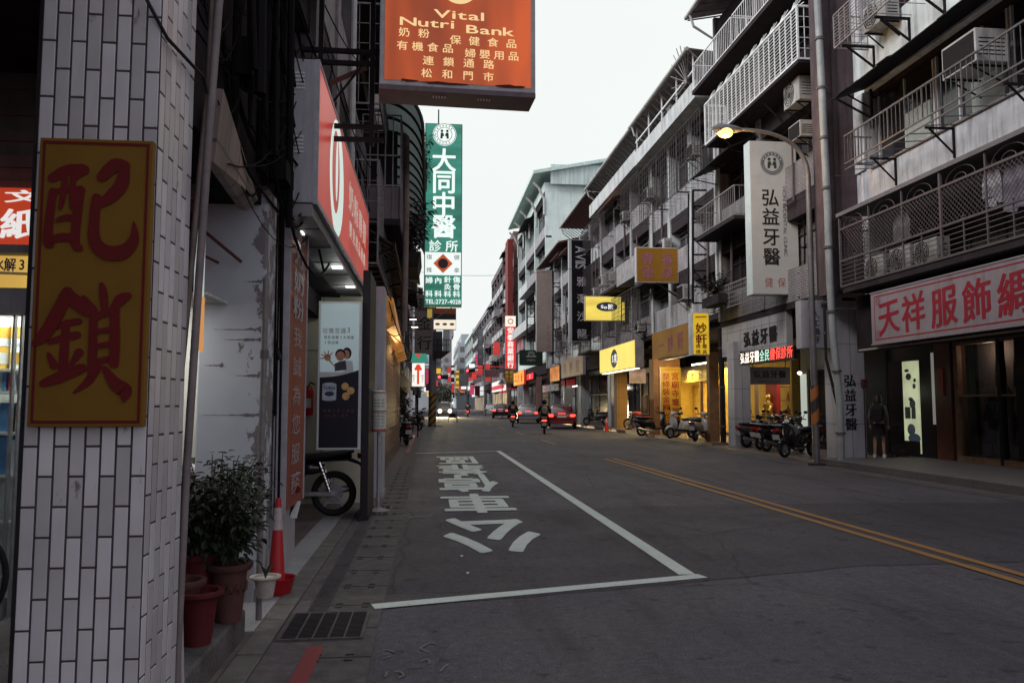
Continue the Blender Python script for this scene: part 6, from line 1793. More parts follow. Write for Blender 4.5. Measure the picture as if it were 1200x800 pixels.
# ---- cables over the left pavement (too many to count)
random.seed(13)
b = MB()
def sag(p, q, s, n=10): 
    p, q = Vector(p), Vector(q)
    return [p.lerp(q, i/n)+Vector((0,0,-s*4*(i/n)*(1-i/n))) for i in range(n+1)]
for k in range(46):
    x = -1.28+random.uniform(-.02,.14)
    y0 = random.uniform(4.1, 7.0); y1 = y0+random.uniform(.5, 3.5)
    z0_, z1_ = random.uniform(2.9, 5.6), random.uniform(2.9, 5.6)
    b.tube(sag((x, y0, z0_), (x+random.uniform(-.03,.05), y1, z1_), random.uniform(.05,.5)), random.choice([.004,.006,.006,.009,.013]), 5, False)
for k in range(18):           # vertical runs beside the peeling wall
    x = P(random.uniform(303, 332), 300, Y=6.75).x; y = random.uniform(6.72, 7.05)
    b.tube([(x+random.uniform(-.03,.03), y, 6.0), (x+random.uniform(-.04,.04), y+.02, 4.2), (x, y, 3.0), (x+random.uniform(-.01,.02), y, random.choice([.3,.3,1.4,1.9,2.3]))], random.choice([.006,.008,.012]), 5, False)
for k in range(12):
    x = -1.22+random.uniform(-.06,.12); y = random.uniform(4.6, 7.0)
    b.tube([(x, y, 6.2), (x+random.uniform(-.05,.05), y+random.uniform(-.2,.2), 4.6), (x+random.uniform(-.05,.05), y+random.uniform(-.1,.3), random.uniform(2.9, 3.6))], random.choice([.02,.028,.04]), 7)
for k in range(9):
    x = -1.2+random.uniform(-.05,.1); y = random.uniform(4.6, 6.9); z = random.uniform(3.2, 5.2); b.box(x-.07, x+.05, y, y+random.uniform(.15,.35), z, z+random.uniform(.15,.4))
for k in range(14):
    y0 = random.uniform(7, 20)
    b.tube(sag((-1.30+random.uniform(0,.2), y0, random.uniform(4.7,6.4)), (-1.30+random.uniform(0,.4), y0+random.uniform(3,8), random.uniform(4.4,6.6)), random.uniform(.1,.5)), .008, 5, False)
for k in range(26):
    y0 = random.uniform(13, 30)
    b.tube(sag((-1.1+random.uniform(-.2,.3), y0, random.uniform(2.6,4.2)), (-1.1+random.uniform(-.2,.45), y0+random.uniform(2,7), random.uniform(2.6,4.4)), random.uniform(.05,.5)), .012, 5, False)
tag(b.build('cable_tangle', mat('cable_black', (0.009,0.008,0.009), .8, .2, 10, spec=.05), smooth=True), 'tangled black cables hanging along the left arcade fronts', 'cables', kind='stuff')
pipe('thick black cable loop hanging down beside the peeling wall', [P(313,215,Y=6.8), P(311,330,Y=6.8), P(315,370,Y=6.8), P(322,405,Y=6.8), P(328,421,Y=6.8)], .022, BLK, 'cable', False)
pipe('pale straight wire hanging in front of the sooty wall', [P(272,0,Y=5.4), P(271,194,Y=5.4)], .006, mat('wire_pale', (0.3,0.29,0.29), 0.5, 0.1), 'wire', False)
pipe('long black cable crossing from the orange sign bracket to the gold-shop sign', sag(P(430,410,Y=20), P(535,356,Y=28), .15), .016, BLK, 'cable', False)
# ================================================================== RIGHT SIDE
# ---- building A: clothes shop, nearest on the right
XA, yA0, yA1 = 10.4, 3.0, 18.2
A = thing('apartment_building', 'near grey building with caged balcony, railings and a white clothes-shop sign', 'building', (XA, 11, 0))
A_W = mat('a_wall', (0.52,0.53,0.56), 0.85, 0.2, 2.2, bump=0.45, bscale=160, dirt=0.62, streak=True)
DEEP = mat('deep_shadow_wall', (0.022,0.017,0.02), 0.85, 0.3, 3, spec=0.1)  # near-black wall colour carries the shade of the deep recesses
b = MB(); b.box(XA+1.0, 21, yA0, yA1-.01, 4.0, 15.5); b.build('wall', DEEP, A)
b = MB(); b.box(XA, XA+.18, yA0, yA1, 6.18, 7.10); b.box(XA+.18, XA+1.0, yA0, yA1-.01, 6.0, 6.17); b.build('second_floor_band', A_W, A)
b = MB(); b.box(XA, XA+.18, yA0, yA1, 9.0, 10.3); b.build('third_floor_band', mat('a_wall_pale', (0.66,0.72,0.73), 0.85, 0.15, 2.2, bump=0.35, bscale=120, dirt=0.5, streak=True), A)
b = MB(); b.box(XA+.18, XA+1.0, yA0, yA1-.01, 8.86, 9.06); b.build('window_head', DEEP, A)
b = MB(); b.box(XA, XA+.18, yA0, yA1, 12.0, 13.2); b.box(XA, XA+1.0, yA0, yA1-.01, 15.3, 15.9); b.build('upper_band', A_W, A)
b = MB(); b.box(XA-.05, XA+1, yA1-.45, yA1-.003, 7.101, 8.99); b.build('corner_pier', A_W, A)
b = MB(); b.box(XA+.1, XA+1, yA1-.3, yA1-.003, 4.0, 6.17); b.build('corner_pier', A_W, A)
b = MB(); b.box(XA-.02, XA+1, yA1-.35, yA1-.003, 10.31, 12.0); b.build('corner_pier', A_W, A)
# third-floor windows: dark above, frosted sliding panes below
for k in range(7):
    y0_ = 17.7-2.2*(k+1); y1_ = y0_+2.15
    if y1_ < 3.4: break
    w_ = window(A, XA+.32, 1, y0_, y1_, 7.12, 8.95, mat('window_white', (0.42,0.42,0.43), 0.45, 0.15, 10), PANE, 2 + k % 2)
    b = MB(); b.box(XA+.22, XA+.30, y0_+.1, y0_+1.0, 7.15, 8.0); b.build('frosted_sash', PANE_L, w_)
for k in range(7):
    y0_ = 17.7-2.2*(k+1); y1_ = y0_+2.15
    if y1_ < 3.4: break
    window(A, XA+.42, 1, y0_, y1_, 10.35, 11.95, WFD, PANE, 2)
    window(A, XA+.9, 1, y0_, y1_, 4.3, 5.95, WFD, PANE_C if k in (1, 4) else PANE, 2)
# railing of the third floor with brackets
b = MB(); railing(b, XA-.68, 5.0, 17.5, 7.14, 7.80, 84, .013, ends=.68); b.bar((XA-.68, 5, 7.0), (XA-.68, 17.5, 7.0), .03)
b.bar((XA-.02, 5, 7.05), (XA-.02, 17.5, 7.05), .04)
for k in range(28):
    y = 5+k*.5; b.bar((XA-.68, y, 7.0), (XA, y, 7.05), .018)
rl_ = b.build('railing', mat('railing_galv', (0.13,0.12,0.125), 0.5, 0.3, 10, metal=0.5), A)
b = MB()
for y in (16.55, 14.55, 12.35, 11.2, 9): b = MB(); b.bar((XA-.62, y, 6.98), (XA-.01, y, 6.98), .04); b.bar((XA-.55, y, 6.98), (XA-.01, y, 6.45), .03); b.bar((XA-.02, y, 6.98), (XA-.02, y, 6.38), .04); b.build('bracket', IRON, rl_)
# dark ragged awning above the third floor
b = MB(); random.seed(4); y = 5.0
while y < 17.55:
    d = random.uniform(-.03, .05)
    b.hexa([(XA-.92+d, y, 8.72), (XA, y, 9.06), (XA, y+.42, 9.06), (XA-.92+d, y+.42, 8.72), (XA-.92+d, y, 8.74), (XA, y, 9.09), (XA, y+.42, 9.09), (XA-.92+d, y+.42, 8.74)]); y += .41
b.bar((XA-.9, 17.45, 8.70), (XA, 17.45, 8.25), .04); b.bar((XA-.6, 17.45, 8.8), (XA-.02, 17.45, 8.5), .03); b.bar((XA-.01, 17.45, 8.95), (XA-.01, 17.45, 8.0), .06)
b.build('awning', mat('awning_black', (0.016,0.013,0.015), 0.8, 0.3, 6), A)
# second-floor cage
XC = XA-.70
CGM = mat('cage_mauve', (0.11,0.088,0.094), 0.55, 0.25, 8, dirt=0.3)
b = MB()
for z in (4.26, 4.86, 5.62): b.bar((XC, 4.5, z), (XC, 17.8, z), .045); b.bar((XC, 17.8, z), (XA, 17.8, z), .04)
for k in range(1, 6): z = 4.26+.1*k; b.bar((XC, 4.5, z), (XC, 17.8, z), .016); b.bar((XC, 17.8, z), (XA, 17.8, z), .016)
for k in range(13): y = 17.8-1.25*k; b.bar((XC, y, 4.26), (XC, y, 5.95), .05 if k % 3 == 0 else .03)
for k in range(25): y = 17.8-.625*k; b.bar((XC, y, 4.26), (XC, y, 4.9), .022); b.ball((XC, y, 4.93), .025, seg=8, rings=4)
n_ = 130; dy = 14.35/n_
for k in range(-8, n_):
    ya_ = 4.5+k*dy
    for s_ in (1, -1):
        a_ = (ya_, 4.88) if s_ > 0 else (ya_+.74, 4.88); c_ = (ya_+.74, 5.6) if s_ > 0 else (ya_, 5.6)
        if min(a_[0], c_[0]) < 4.5 or max(a_[0], c_[0]) > 17.8: continue
        b.bar((XC, a_[0], a_[1]), (XC, c_[0], c_[1]), .008)
for k in range(7): b.bar((XC+.1*k, 17.8, 4.88), (XC+.1*k, 17.8, 5.9), .01)
for k in range(12): z = 4.9+.09*k; b.bar((XC, 17.8, z), (XA, 17.8, z), .01)
for k in range(12):          # scrolled top brackets
    yc = 17.25-1.25*k
    b.tube([(XC+.02, yc+.42*math.cos(R(a)), 5.64+.24*math.sin(R(a))) for a in range(0, 181, 20)], .007, 5)
    b.tube([(XC+.02, yc+.18*math.cos(R(a)), 5.64+.12*math.sin(R(a))) for a in range(0, 181, 30)], .008, 5)
cg_ = b.build('balcony_cage', CGM, A)
b = MB(); b.box(XC-.06, XA+.17, 4.5, 17.87, 5.98, 6.02); b.box(XC-.06, XC-.045, 4.5, 17.87, 5.93, 5.98); b.build('cage_cover', mat('cover_sheet', (0.15,0.14,0.15), 0.6, 0.2, 3, dirt=0.3), cg_)
b = MB(); b.box(XC, XA+1, 4.5, 17.75, 4.10, 4.24); b.build('balcony_floor', C_DARK, A)
# items on that balcony and above
for i, (y, h_, lab) in enumerate(((17.15, .52, 'white outdoor air conditioner nearest the drainpipe inside the caged balcony'), (16.15, .55, 'second outdoor air conditioner inside the caged balcony'), (15.25, .5, 'third outdoor air conditioner inside the caged balcony'))):
    air_con(lab, (XA+.1, y, 4.62), 1, .75, h_, .3)
air_con('boxy old window air conditioner above the railing of the near building', (XA+.0, 13.4, 7.95), 1, .95, .62, .62, True)
def cloth(name, label, c, w_, h_, m_, seed):
    rnd = random.Random(seed); c = Vector(c); t = thing(name, label, 'laundry', c)
    b = MB(); n = 10; rows = 8
    for j in range(rows+1):
        for i in range(n+1):
            u, v = i/n, j/rows
            ww = w_*(.55+.45*min(1, v*2.2)) 
            b.v.append(c+Vector((.035*math.sin(u*11+seed)*(.3+v), (u-.5)*ww, -v*h_+.02*math.sin(u*9))))
    for j in range(rows):
        for i in range(n):
            a = j*(n+1)+i; b.f.append((a, a+1, a+n+2, a+n+1))
    b.build('cloth', m_, t, smooth=True)
    b = MB(); b.tube([c+Vector((0,-w_*.25,.02)), c+Vector((0,0,.08)), c+Vector((0,w_*.25,.02))], .006, 5); b.tube([c+Vector((0,0,.08)), c+Vector((0,0,.16))], .005, 5); b.build('hanger', STL, t)
CL1 = mat('cloth_white', (0.42,0.41,0.44), 0.85, 0.15, 6); CL2 = mat('cloth_lilac', (0.24,0.21,0.26), 0.85, 0.2, 6); CL3 = mat('cloth_grey', (0.17,0.16,0.18), 0.85, 0.2, 6)
cloth('hanging_shirt', 'white shirt hanging leftmost behind the cage mesh', (XA-.35, 13.2, 5.75), .3, .55, CL1, 1)
cloth('hanging_shirt', 'lilac garment hanging behind the cage mesh right of the white shirt', (XA-.3, 12.65, 5.8), .6, .95, CL2, 2)
cloth('hanging_shirt', 'pale shirt with long sleeves hanging near the frame edge', (XA-.35, 13.1, 5.85), .45, .8, CL1, 3)
cloth('hanging_towel', 'grey towel hanging behind the left bays of the caged balcony', (XA-.25, 16.05, 5.7), .7, .7, CL3, 4)
# top cage with air conditioner
b = MB(); cage(b, XA-.85, 14.55, 17.5, 9.95, 10.75, XA, 12, 10, .012); b.build('upper_cage', BAR_G, A)
b = MB()
for y in (17.25, 15.85, 14.65): b.bar((XA-.8, y, 9.9), (XA, y, 9.9), .05); b.bar((XA-.7, y, 9.9), (XA, y, 9.4), .04); b.bar((XA-.01, y, 9.9), (XA-.01, y, 9.2), .05)
b.build('cage_bracket', IRON, A)
air_con('outdoor air conditioner in the small cage at the top of the near building', (XA, 16.55, 10.35), 1, .9, .6, .35)
# ground floor of A
b = MB(); b.box(XA-.1, 12.4, yA0, yA1-.01, 3.55, 4.09); b.box(XA-.25, XA-.1, yA0, yA1-.2, 2.72, 4.05); b.build('lintel', DEEP, A)
b = MB(); b.hexa([(XA-.62,yA0,2.70),(12.4,yA0,3.0),(12.4,yA1-.05,3.0),(XA-.62,yA1-.9,2.70),(XA-.62,yA0,2.74),(12.4,yA0,3.04),(12.4,yA1-.05,3.04),(XA-.62,yA1-.9,2.74)]); sf = b.build('soffit', mat('soffit_cream', (0.30,0.27,0.24), 0.6, 0.2, 4, dirt=0.4), A)
b = MB(); b.box(XA+.2, XA+.26, 12.95, 15.15, 2.74, 2.80); b.box(XA+.5, XA+.56, 9.4, 12.15, 2.78, 2.84); b.build('tube_fitting', IRON, sf)
t = thing('clothes_shop_sign', 'long white sign with red brush characters and thin red border on the near building', 'shop sign', (XA-.7, 12, 2.8))
xs = XA-.75; z0, z1 = 2.80, 3.90
b = MB(); b.box(xs, xs+.2, 5.2, 16.5, z0, z1); b.build('board', mat('sign_greyed_white', (0.29,0.245,0.265), 0.5, 0.12, 2, dirt=0.3, streak=True), t, bevel=.006)
RDS = mat('sign_crimson', (0.30,0.012,0.03), 0.5, 0.15, 5)
b = MB(); x_ = xs-.003
for (ya_, yb_, za_, zb_) in [(5.3,16.37,z0+.07,z0+.095),(5.3,16.37,z1-.095,z1-.07),(16.345,16.37,z0+.095,z1-.095)]: b.quad((x_,ya_,za_),(x_,yb_,za_),(x_,yb_,zb_),(x_,ya_,zb_))
for zc_ in (z0+.2, z1-.2):
    for rr in (.05, .09): ring(b, (x_-.001, 16.22, zc_), (0,1,0), (0,0,1), rr-.012, rr, 12)
b.build('border', RDS, t)
b = MB()
for ch, px in (('\u5929', 1041), ('\u7965', 1070), ('\u670d', 1106), ('\u98fe', 1145), ('\u7da2', 1189)):
    c = P(px, 360, X=xs); put_char(b, ch, (xs-.004, c.y, (z0+z1)/2), RX, FZ, .80, .80, .026, .08)
b.build('lettering', RDS, t)
b = MB(); b.box(xs-.012, xs+.21, 5.18, 16.52, z0-.025, z0-.001); b.box(xs-.012, xs+.21, 5.18, 16.52, z1+.001, z1+.03); b.build('trim', mat('trim_pinkgrey', (0.30,0.25,0.27), 0.5, 0.1), t)
# shop front of A at the back of the arcade
XF = 12.35
WOODR = mat('wood_redbrown', (0.10,0.03,0.022), 0.5, 0.3, 5, dirt=0.3)
WOODL = mat('wood_tan', (0.23,0.14,0.085), 0.5, 0.25, 6, dirt=0.2)
def fy(px): return P(px, 480, X=XF).y
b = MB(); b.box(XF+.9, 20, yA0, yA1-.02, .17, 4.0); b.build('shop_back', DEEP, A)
b = MB(); 
for (pa, pc_) in ((1013.5, 1042), (1081, 1098)): b.box(XF-.05, XF+.2, fy(pc_), fy(pa), .17, 3.0)
b.box(XF, XF+.2, fy(1081), fy(1042), 2.62, 3.0); b.box(XF-.02, XF+.15, fy(1081), fy(1042), .17, .24); b.build('dark_frame', BLK, A)
b = MB(); b.box(XF-.1, XF+.3, fy(1120), fy(1101), .17, 3.0); b.build('red_brown_post', WOODR, A)
b = MB(); b.box(XF-.12, XF-.10, fy(1112), fy(1107), 1.7, 2.35); b.build('couplet_strip', mat('couplet_red', (0.26,0.02,0.03), 0.6, 0.1), A)
b = MB(); b.box(XF-.01, XF+.04, fy(1059)+.0, fy(1042), .2, 2.62); b.build('side_glass', glass('dark_glass', (0.02,0.016,0.018), .1), A)
b = MB(); b.box(XF+.0, XF+.05, fy(1077), fy(1059), .24, 2.6)
dr = b.build('glass_door', glow('door_light', (0.62,0.68,0.42), 0.55, 0.2, 2.0, 'A', base=(.2,.2,.15)), A)
b = MB(); ydm = (fy(1077)+fy(1059))/2; dyw = fy(1059)-fy(1077)
for (dy_, z, rx_, rz_) in ((.1*dyw, 2.2, .12, .09), (-.25*dyw, 1.95, .07, .07), (-.1*dyw, 1.5, .13, .12), (.2*dyw, 2.36, .1, .04), (-.3*dyw, 2.1, .06, .05), (.0, 1.62, .1, .05)): disc(b, (XF-.004, ydm+dy_, z), (0,1,0), (0,0,1), rx_, rz_, 14)
b.box(XF-.006, XF-.001, ydm+.05*dyw, ydm+.4*dyw, 1.12, 1.42); b.box(XF-.006, XF-.001, ydm-.28*dyw, ydm-.02*dyw, 1.12, 1.42); b.build('door_stickers', mat('sticker_dark', (0.06,0.07,0.075), 0.5, 0.3, 12), dr)
b = MB(); disc(b, (XF-.005, ydm+.02, .84), (0,1,0), (0,0,1), .17, .15, 16); disc(b, (XF-.0055, ydm-.1, .62), (0,1,0), (0,0,1), .26, .13, 16); b.build('blue_poster', mat('poster_blue_grey', (0.12,0.17,0.24), 0.5, 0.3, 10), dr)
b = MB(); b.box(XF-.015, XF-.002, fy(1077), fy(1059), .24, .55); b.build('kick_panel', BLK, dr)
point_light('door_glow', (XF-.4, ydm, 1.8), 2.5, (0.9,1.0,0.65), .2, A)
b = MB(); b.box(XF-.08, XF-.04, fy(1099.5), fy(1096.5), 1.0, 2.75); b.build('highlight_strip', glow('highlight_white', (0.55,0.52,0.48), 0.28), A)  # glowing strip paints a slim upright highlight beside the door
b = MB()     # tan-framed display window
def frame_box(pa, pc_): 
    y0_, y1_ = fy(pc_), fy(pa)
    b.box(XF-.06, XF+.06, y0_, y1_, .17, .30); b.box(XF-.06, XF+.06, y0_, y1_, 2.86, 2.98); b.box(XF-.06, XF+.06, y1_-.14, y1_, .30, 2.86)
    b.box(XF-.055, XF+.055, y0_, y1_, 1.66, 1.71)
frame_box(1122, 1330); b.build('display_frame', WOODL, A)
b = MB(); b.box(XF-.065, XF+.065, fy(1177), fy(1173), .17, 2.98); b.box(XF-.065, XF+.065, fy(1230), fy(1195), .30, 2.9); b.build('dark_post', BLK, A)
b = MB(); b.box(XF, XF+.008, fy(1330), fy(1125), .30, 2.86); b.build('display_glass', clear_glass('display_clear', (0.8,0.8,0.8)), A)
b = MB(); b.box(XF+.55, XF+.6, fy(1500), fy(1123), .17, 2.98); b.build('display_back', mat('display_back', (0.20,0.165,0.15), 0.7, 0.2, 3), A)
b = MB(); b.box(XF+.1, XF+.55, fy(1500), fy(1123), .17, .3); b.build('display_floor', WOODL, A)
point_light('display_glow', (XF+.25, fy(1150), 2.7), 7, (1.0,0.78,0.58), .1, A)
def mannequin(label, y, m_, seed):
    t = thing('dress_form', label, 'mannequin', (XF+.3, y, .3))
    b = MB()
    loftv = [(0, .20), (.06, .05), (1.0, .02)]
    b.cyl((XF+.3, y, .3), (XF+.3, y, .95), .018, seg=8); b.lathe([(0,0),(.14,0),(.14,.02),(.02,.04)], (XF+.3, y, .3), 'Z', 14); b.build('stand', IRON, t)
    b = MB(); b.lathe([(.23,.15),(.20,.5),(.155,.78),(.11,.95),(.145,1.15),(.15,1.25),(.06,1.36),(.035,1.42),(0,1.43)], (XF+.3, y, .45), 'Z', 18)
    for i, v in enumerate(b.v):
        a = math.atan2(v.y-y, v.x-XF-.3); k = max(0, 1.0-(v.z-.45))
        v.x += .02*k*math.sin(a*9+seed); v.y += .02*k*math.cos(a*8+seed)
    b.build('dress', m_, t, smooth=True)
mannequin('dark dress on a form behind the tan-framed shop window', fy(1147), mat('dress_dark', (0.05,0.04,0.055), 0.7, 0.3, 12), 1)
mannequin('plum dress on a form at the right of the tan-framed shop window', fy(1188), mat('dress_plum', (0.11,0.05,0.06), 0.7, 0.3, 12), 2)
mannequin('grey dress on a form between the dark and the plum dress', fy(1166), mat('dress_grey', (0.12,0.11,0.125), 0.7, 0.3, 12), 3)
def hung(label, px, m_, h0, h1, seed):
    c = Vector((XF+.3, fy(px), h1)); cloth('hanging_garment', label, c, .32, h1-h0, m_, seed)
hung('gold-flecked scarf hung high in the tan-framed shop window', 1160, mat('scarf_gold', (0.24,0.15,0.06), 0.7, 0.6, 60), 1.85, 2.75, 7)
hung('blue-black patterned scarf hung high at the right of the shop window', 1181, mat('scarf_blue', (0.06,0.08,0.10), 0.7, 0.6, 60), 1.85, 2.75, 8)
area_light('shop_spill', (XF-.35, 13.45, 2.7), (XF-.6, 13.45, 0), .4, 2.5, 6, (1.0,0.85,0.75), A)

# ---- party wall strip with pipes between A and B
XB = 10.3
t = thing('party_wall', 'tall dark brown stained wall end between the near building and the dental block', 'wall', (10.2, 18.55, 0))
b = MB(); b.box(9.62, 10.95, 18.21, 18.85, 4.15, 17); b.build('masonry', mat('stained_brown', (0.085,0.06,0.067), 0.85, 0.35, 2.2, bump=0.35, bscale=20, dirt=0.75, streak=True), t)
b = MB(); b.box(9.625, 10.95, 18.205, 18.21, 9.1, 9.13); b.box(9.625, 10.95, 18.205, 18.21, 5.9, 5.93); b.box(9.82, 9.90, 18.15, 18.205, 4.2, 17); b.build('joint', mat('stained_dark', (0.05,0.038,0.042), 0.85, 0.3, 6), t)
PIPEG = mat('pipe_greygreen', (0.30,0.32,0.32), 0.5, 0.2, 3, dirt=0.4, streak=True)
pipe('fat pale grey drainpipe running full height beside the dark party wall', [P(986, 545, Y=18.15), P(984, 470, Y=18.15), P(977, 400, Y=18.1), P(972.5, 330, Y=18.07), P(970, 250, Y=18.07), P(956, -40, Y=18.07)], .085, PIPEG)
pipe('thin black cable pipe sloping behind the lamp post', [P(966, 360, Y=18.25), P(968, 420, Y=18.35), P(985, 490, Y=18.45), P(986, 545, Y=18.45)], .035, C_DARK)
WHT = bricks('pillar_white_panel', (0.42,0.42,0.45), (0.38,0.38,0.41), (0.14,0.13,0.14), 1.4, 1.0, 0.008, 'XZ', 0.0, 0.5, 0.2, 0.2)
def white_pillar(label, x0, x1, y0, y1, ztop, txt=None):
    t = thing('arcade_pillar', label, 'pillar', ((x0+x1)/2, (y0+y1)/2, 0))
    b = MB(); b.box(x0, x1, y0, y1, 0, ztop); b.build('shaft', WHT, t, bevel=.012)
    b = MB(); b.box(x0-.03, x1+.03, y0-.03, y1+.03, 0, .10); b.build('foot', C_GREY, t)
    if txt:
        b = MB(); 
        for k, ch in enumerate(txt): put_char(b, ch, ((x0+x1)/2-.03, y0-.006, 2.08-.36*k), FX, FZ, .33, .33, .03, .03)
        b.build('lettering', INK, t)
    return t
yq = 18.95
white_pillar('white panelled pillar lettered with four black characters beside the clothes shop', P(982.5, 500, Y=yq).x, P(1015.5, 500, Y=yq).x, yq, yq+.62, 3.9, '\u5f18\u76ca\u7259\u91ab')
t = thing('meter_box', 'small rusty meter box on the edge of the lettered white pillar', 'meter box', P(1012, 450, Y=yq-.1))
c = P(1013, 449, Y=yq-.06); b = MB(); b.box(c.x-.06, c.x+.06, yq-.12, yq, c.z-.10, c.z+.10); b.build('box', RUST, t, bevel=.008)
b = MB(); b.cyl((c.x, yq-.03, c.z-.1), (c.x, yq-.03, .1), .014, seg=6); b.build('conduit', IRON, t)

# ---- building B: dental clinic
bz = [4.4, 7.4, 10.4, 12.85, 15.6]
T_GREYB = bricks('tile_grey', (0.26,0.25,0.26), (0.22,0.21,0.22), (0.09,0.085,0.09), 0.235, 0.075, 0.012, 'YZ', dirt=0.3)
Bb = row_building('apartment_building', 'dental clinic block with a long white barred cage on its fourth floor', 1, 19.91, 27.4, XB, bz, C_MAUVE, [T_GREYB, T_GREYB, C_DARK, C_GREY], {(1,1):('awn','balc'), (3,0):('balc','white'), (3,1):('balc','white')}, 2, ground=None, seed=12, pillars=(), roof_out=1.0, frm=WFD)  # dark third parapet paints in the shade behind the white cage
b = MB(); cage(b, XB-.75, 19.35, 26.4, 10.52, 11.95, XB, 20, 15, .015, fan=True, post=.05); b.build('white_cage', BAR_W, Bb)
b = MB(); b.box(XB-.75, XB, 19.35, 26.4, 10.42, 10.51)
for y in (20.4, 22, 23.6, 25.2): b.bar((XB-.6, y, 10.4), (XB, y, 9.8), .035)
b.build('cage_floor', C_DARK, Bb)
b = MB(); railing(b, XB-.42, 22.6, 27.1, 4.7, 5.45, 26, .013, ends=.42, mids=(.2,.4,.6,.8)); b.build('railing', BAR_G, Bb)
b = MB(); b.box(XB-.9, XB, 19.95, 27.3, 12.66, 12.8); b.build('top_balcony_slab', C_DARK, Bb)
white_pillar('white panelled pillar between the dental clinic arcade and the yellow shop', P(861, 490, Y=25.85).x, P(880.5, 490, Y=25.85).x, 25.85, 26.45, 3.6)
air_con('white outdoor air conditioner hung under the long white cage', (XB, 20.4, 10.0), 1, .95, .66, .4)
air_con('smaller air conditioner beside the top of the lamp post', (XB, 20.2, 8.85), 1, .7, .45, .45, True)
t = thing('clinic_fascia', 'grey panelled fascia with four raised black characters over the dental arcade', 'shop sign', (XB+.1, 24.6, 3.1))
b = MB(); xs = XB+.05; b.box(xs, xs+.2, 22.2, 27.35, 3.14, 4.22); b.build('panel', mat('fascia_grey', (0.33,0.325,0.345), 0.5, 0.12, 2, dirt=0.25, streak=True), t, bevel=.008)
b = MB()
for k in range(1, 9): y = 22.2+5.15*k/9; b.box(xs-.002, xs, y-.008, y+.008, 3.16, 4.2)
b.box(xs-.002, xs, 22.2, 27.35, 3.94, 3.955); b.box(xs-.002, xs, 22.2, 27.35, 3.26, 3.275); b.build('joint', mat('joint_grey', (0.12,0.11,0.12), 0.6, 0), t)
b = MB(); 
for k, ch in enumerate('\u5f18\u76ca\u7259\u91ab'): put_char(b, ch, (xs-.03, 25.05-.66*k, 3.62), RX, FZ, .58, .52, .03, .03); put_char(b, ch, (xs-.012, 25.05-.66*k, 3.62), RX, FZ, .58, .52, .03, .03)
b.build('lettering', INK, t)
t, x0, x1, z0, z1 = hang_box('clinic_side_box', 'blank-looking white box sign with sparse dark characters behind the lamp post', 'sign', 939, 975.5, 352, 408, 19.1, .3, mat('box_face_white', (0.40,0.40,0.43), 0.45, 0.08, 2, dirt=0.15), mat('box_side_white', (0.36,0.36,0.39), 0.5, 0.1, 2, dirt=0.2), frame=.02)
b = MB(); cx = (x0+x1)/2
put_char(b, '\u5c08', (cx-.15, 19.085, z1-.13), FX, FZ, .17, .15, .01); put_char(b, '\u7cbe', (cx+.2, 19.085, z1-.13), FX, FZ, .17, .15, .01)
for k, ch in enumerate('\u4eba\u5de5\u690d\u7259'): put_char(b, ch, (cx-.03, 19.085, z1-.36-.21*k), FX, FZ, .22, .18, .01)
b.build('lettering', INK, t)
t = thing('led_sign', 'slanting black LED strip with white and red lit characters under the clinic fascia', 'sign', (XB, 24, 2.8))
xa = 9.95
b = MB(); p_ = [P(867, 428, X=xa), P(930, 420.5, X=xa), P(930, 405.5, X=xa), P(867, 412, X=xa)]
b.slab(p_[0], p_[1], p_[2], p_[3], -.12); b.build('housing', BLK, t)
p_ = [q+Vector((-.004, 0, 0)) for q in p_]
ux = (p_[1]-p_[0]).normalized(); uz = (p_[3]-p_[0]).normalized(); ln = (p_[1]-p_[0]).length; hh = (p_[3]-p_[0]).length
def led(chars, i0, m_, nm):
    b = MB()
    for k, ch in enumerate(chars): put_char(b, ch, p_[0]+ux*(ln*(i0+k+.6)/10.2)+uz*hh*.5, ux, uz, ln/10.2*.95, hh*.82, .018)
    b.build(nm, m_, t)
led('\u5f18\u76ca\u7259\u91ab', 0, glow('led_white', (1.0,0.86,0.74), 1.6), 'white_lettering')
led('\u5168\u6c11', 4, glow('led_green', (0.45,0.80,0.66), 1.1), 'green_lettering')
led('\u5065\u4fdd\u8a3a\u6240', 6, glow('led_red', (1.0,0.07,0.05), 1.8), 'red_lettering')
t, x0, x1, z0, z1 = hang_box('hanging_board', 'dim grey board with dark clinic characters hung across the arcade', 'sign', 878, 926, 430, 450, 26.2, .08, mat('board_grey', (0.20,0.19,0.19), 0.6, 0.15, 4, dirt=0.3), IRON, frame=.02)
b = MB(); text_line(b, '\u5f18\u76ca\u7259\u91ab', ((x0+x1)/2, 26.19, (z0+z1)/2+.05), FX, FZ, .28, .26, .30, .02); latin_line(b, 'DENTAL CLINIC', ((x0+x1)/2, 26.19, z0+.08), FX, FZ, .06, .07, 0, .8); b.build('lettering', INK, t)
b = MB(); 
for x in (x0+.15, x1-.15): b.bar((x, 26.24, z1), (x, 26.24, 3.6), .02)
b.build('hanger', IRON, t)
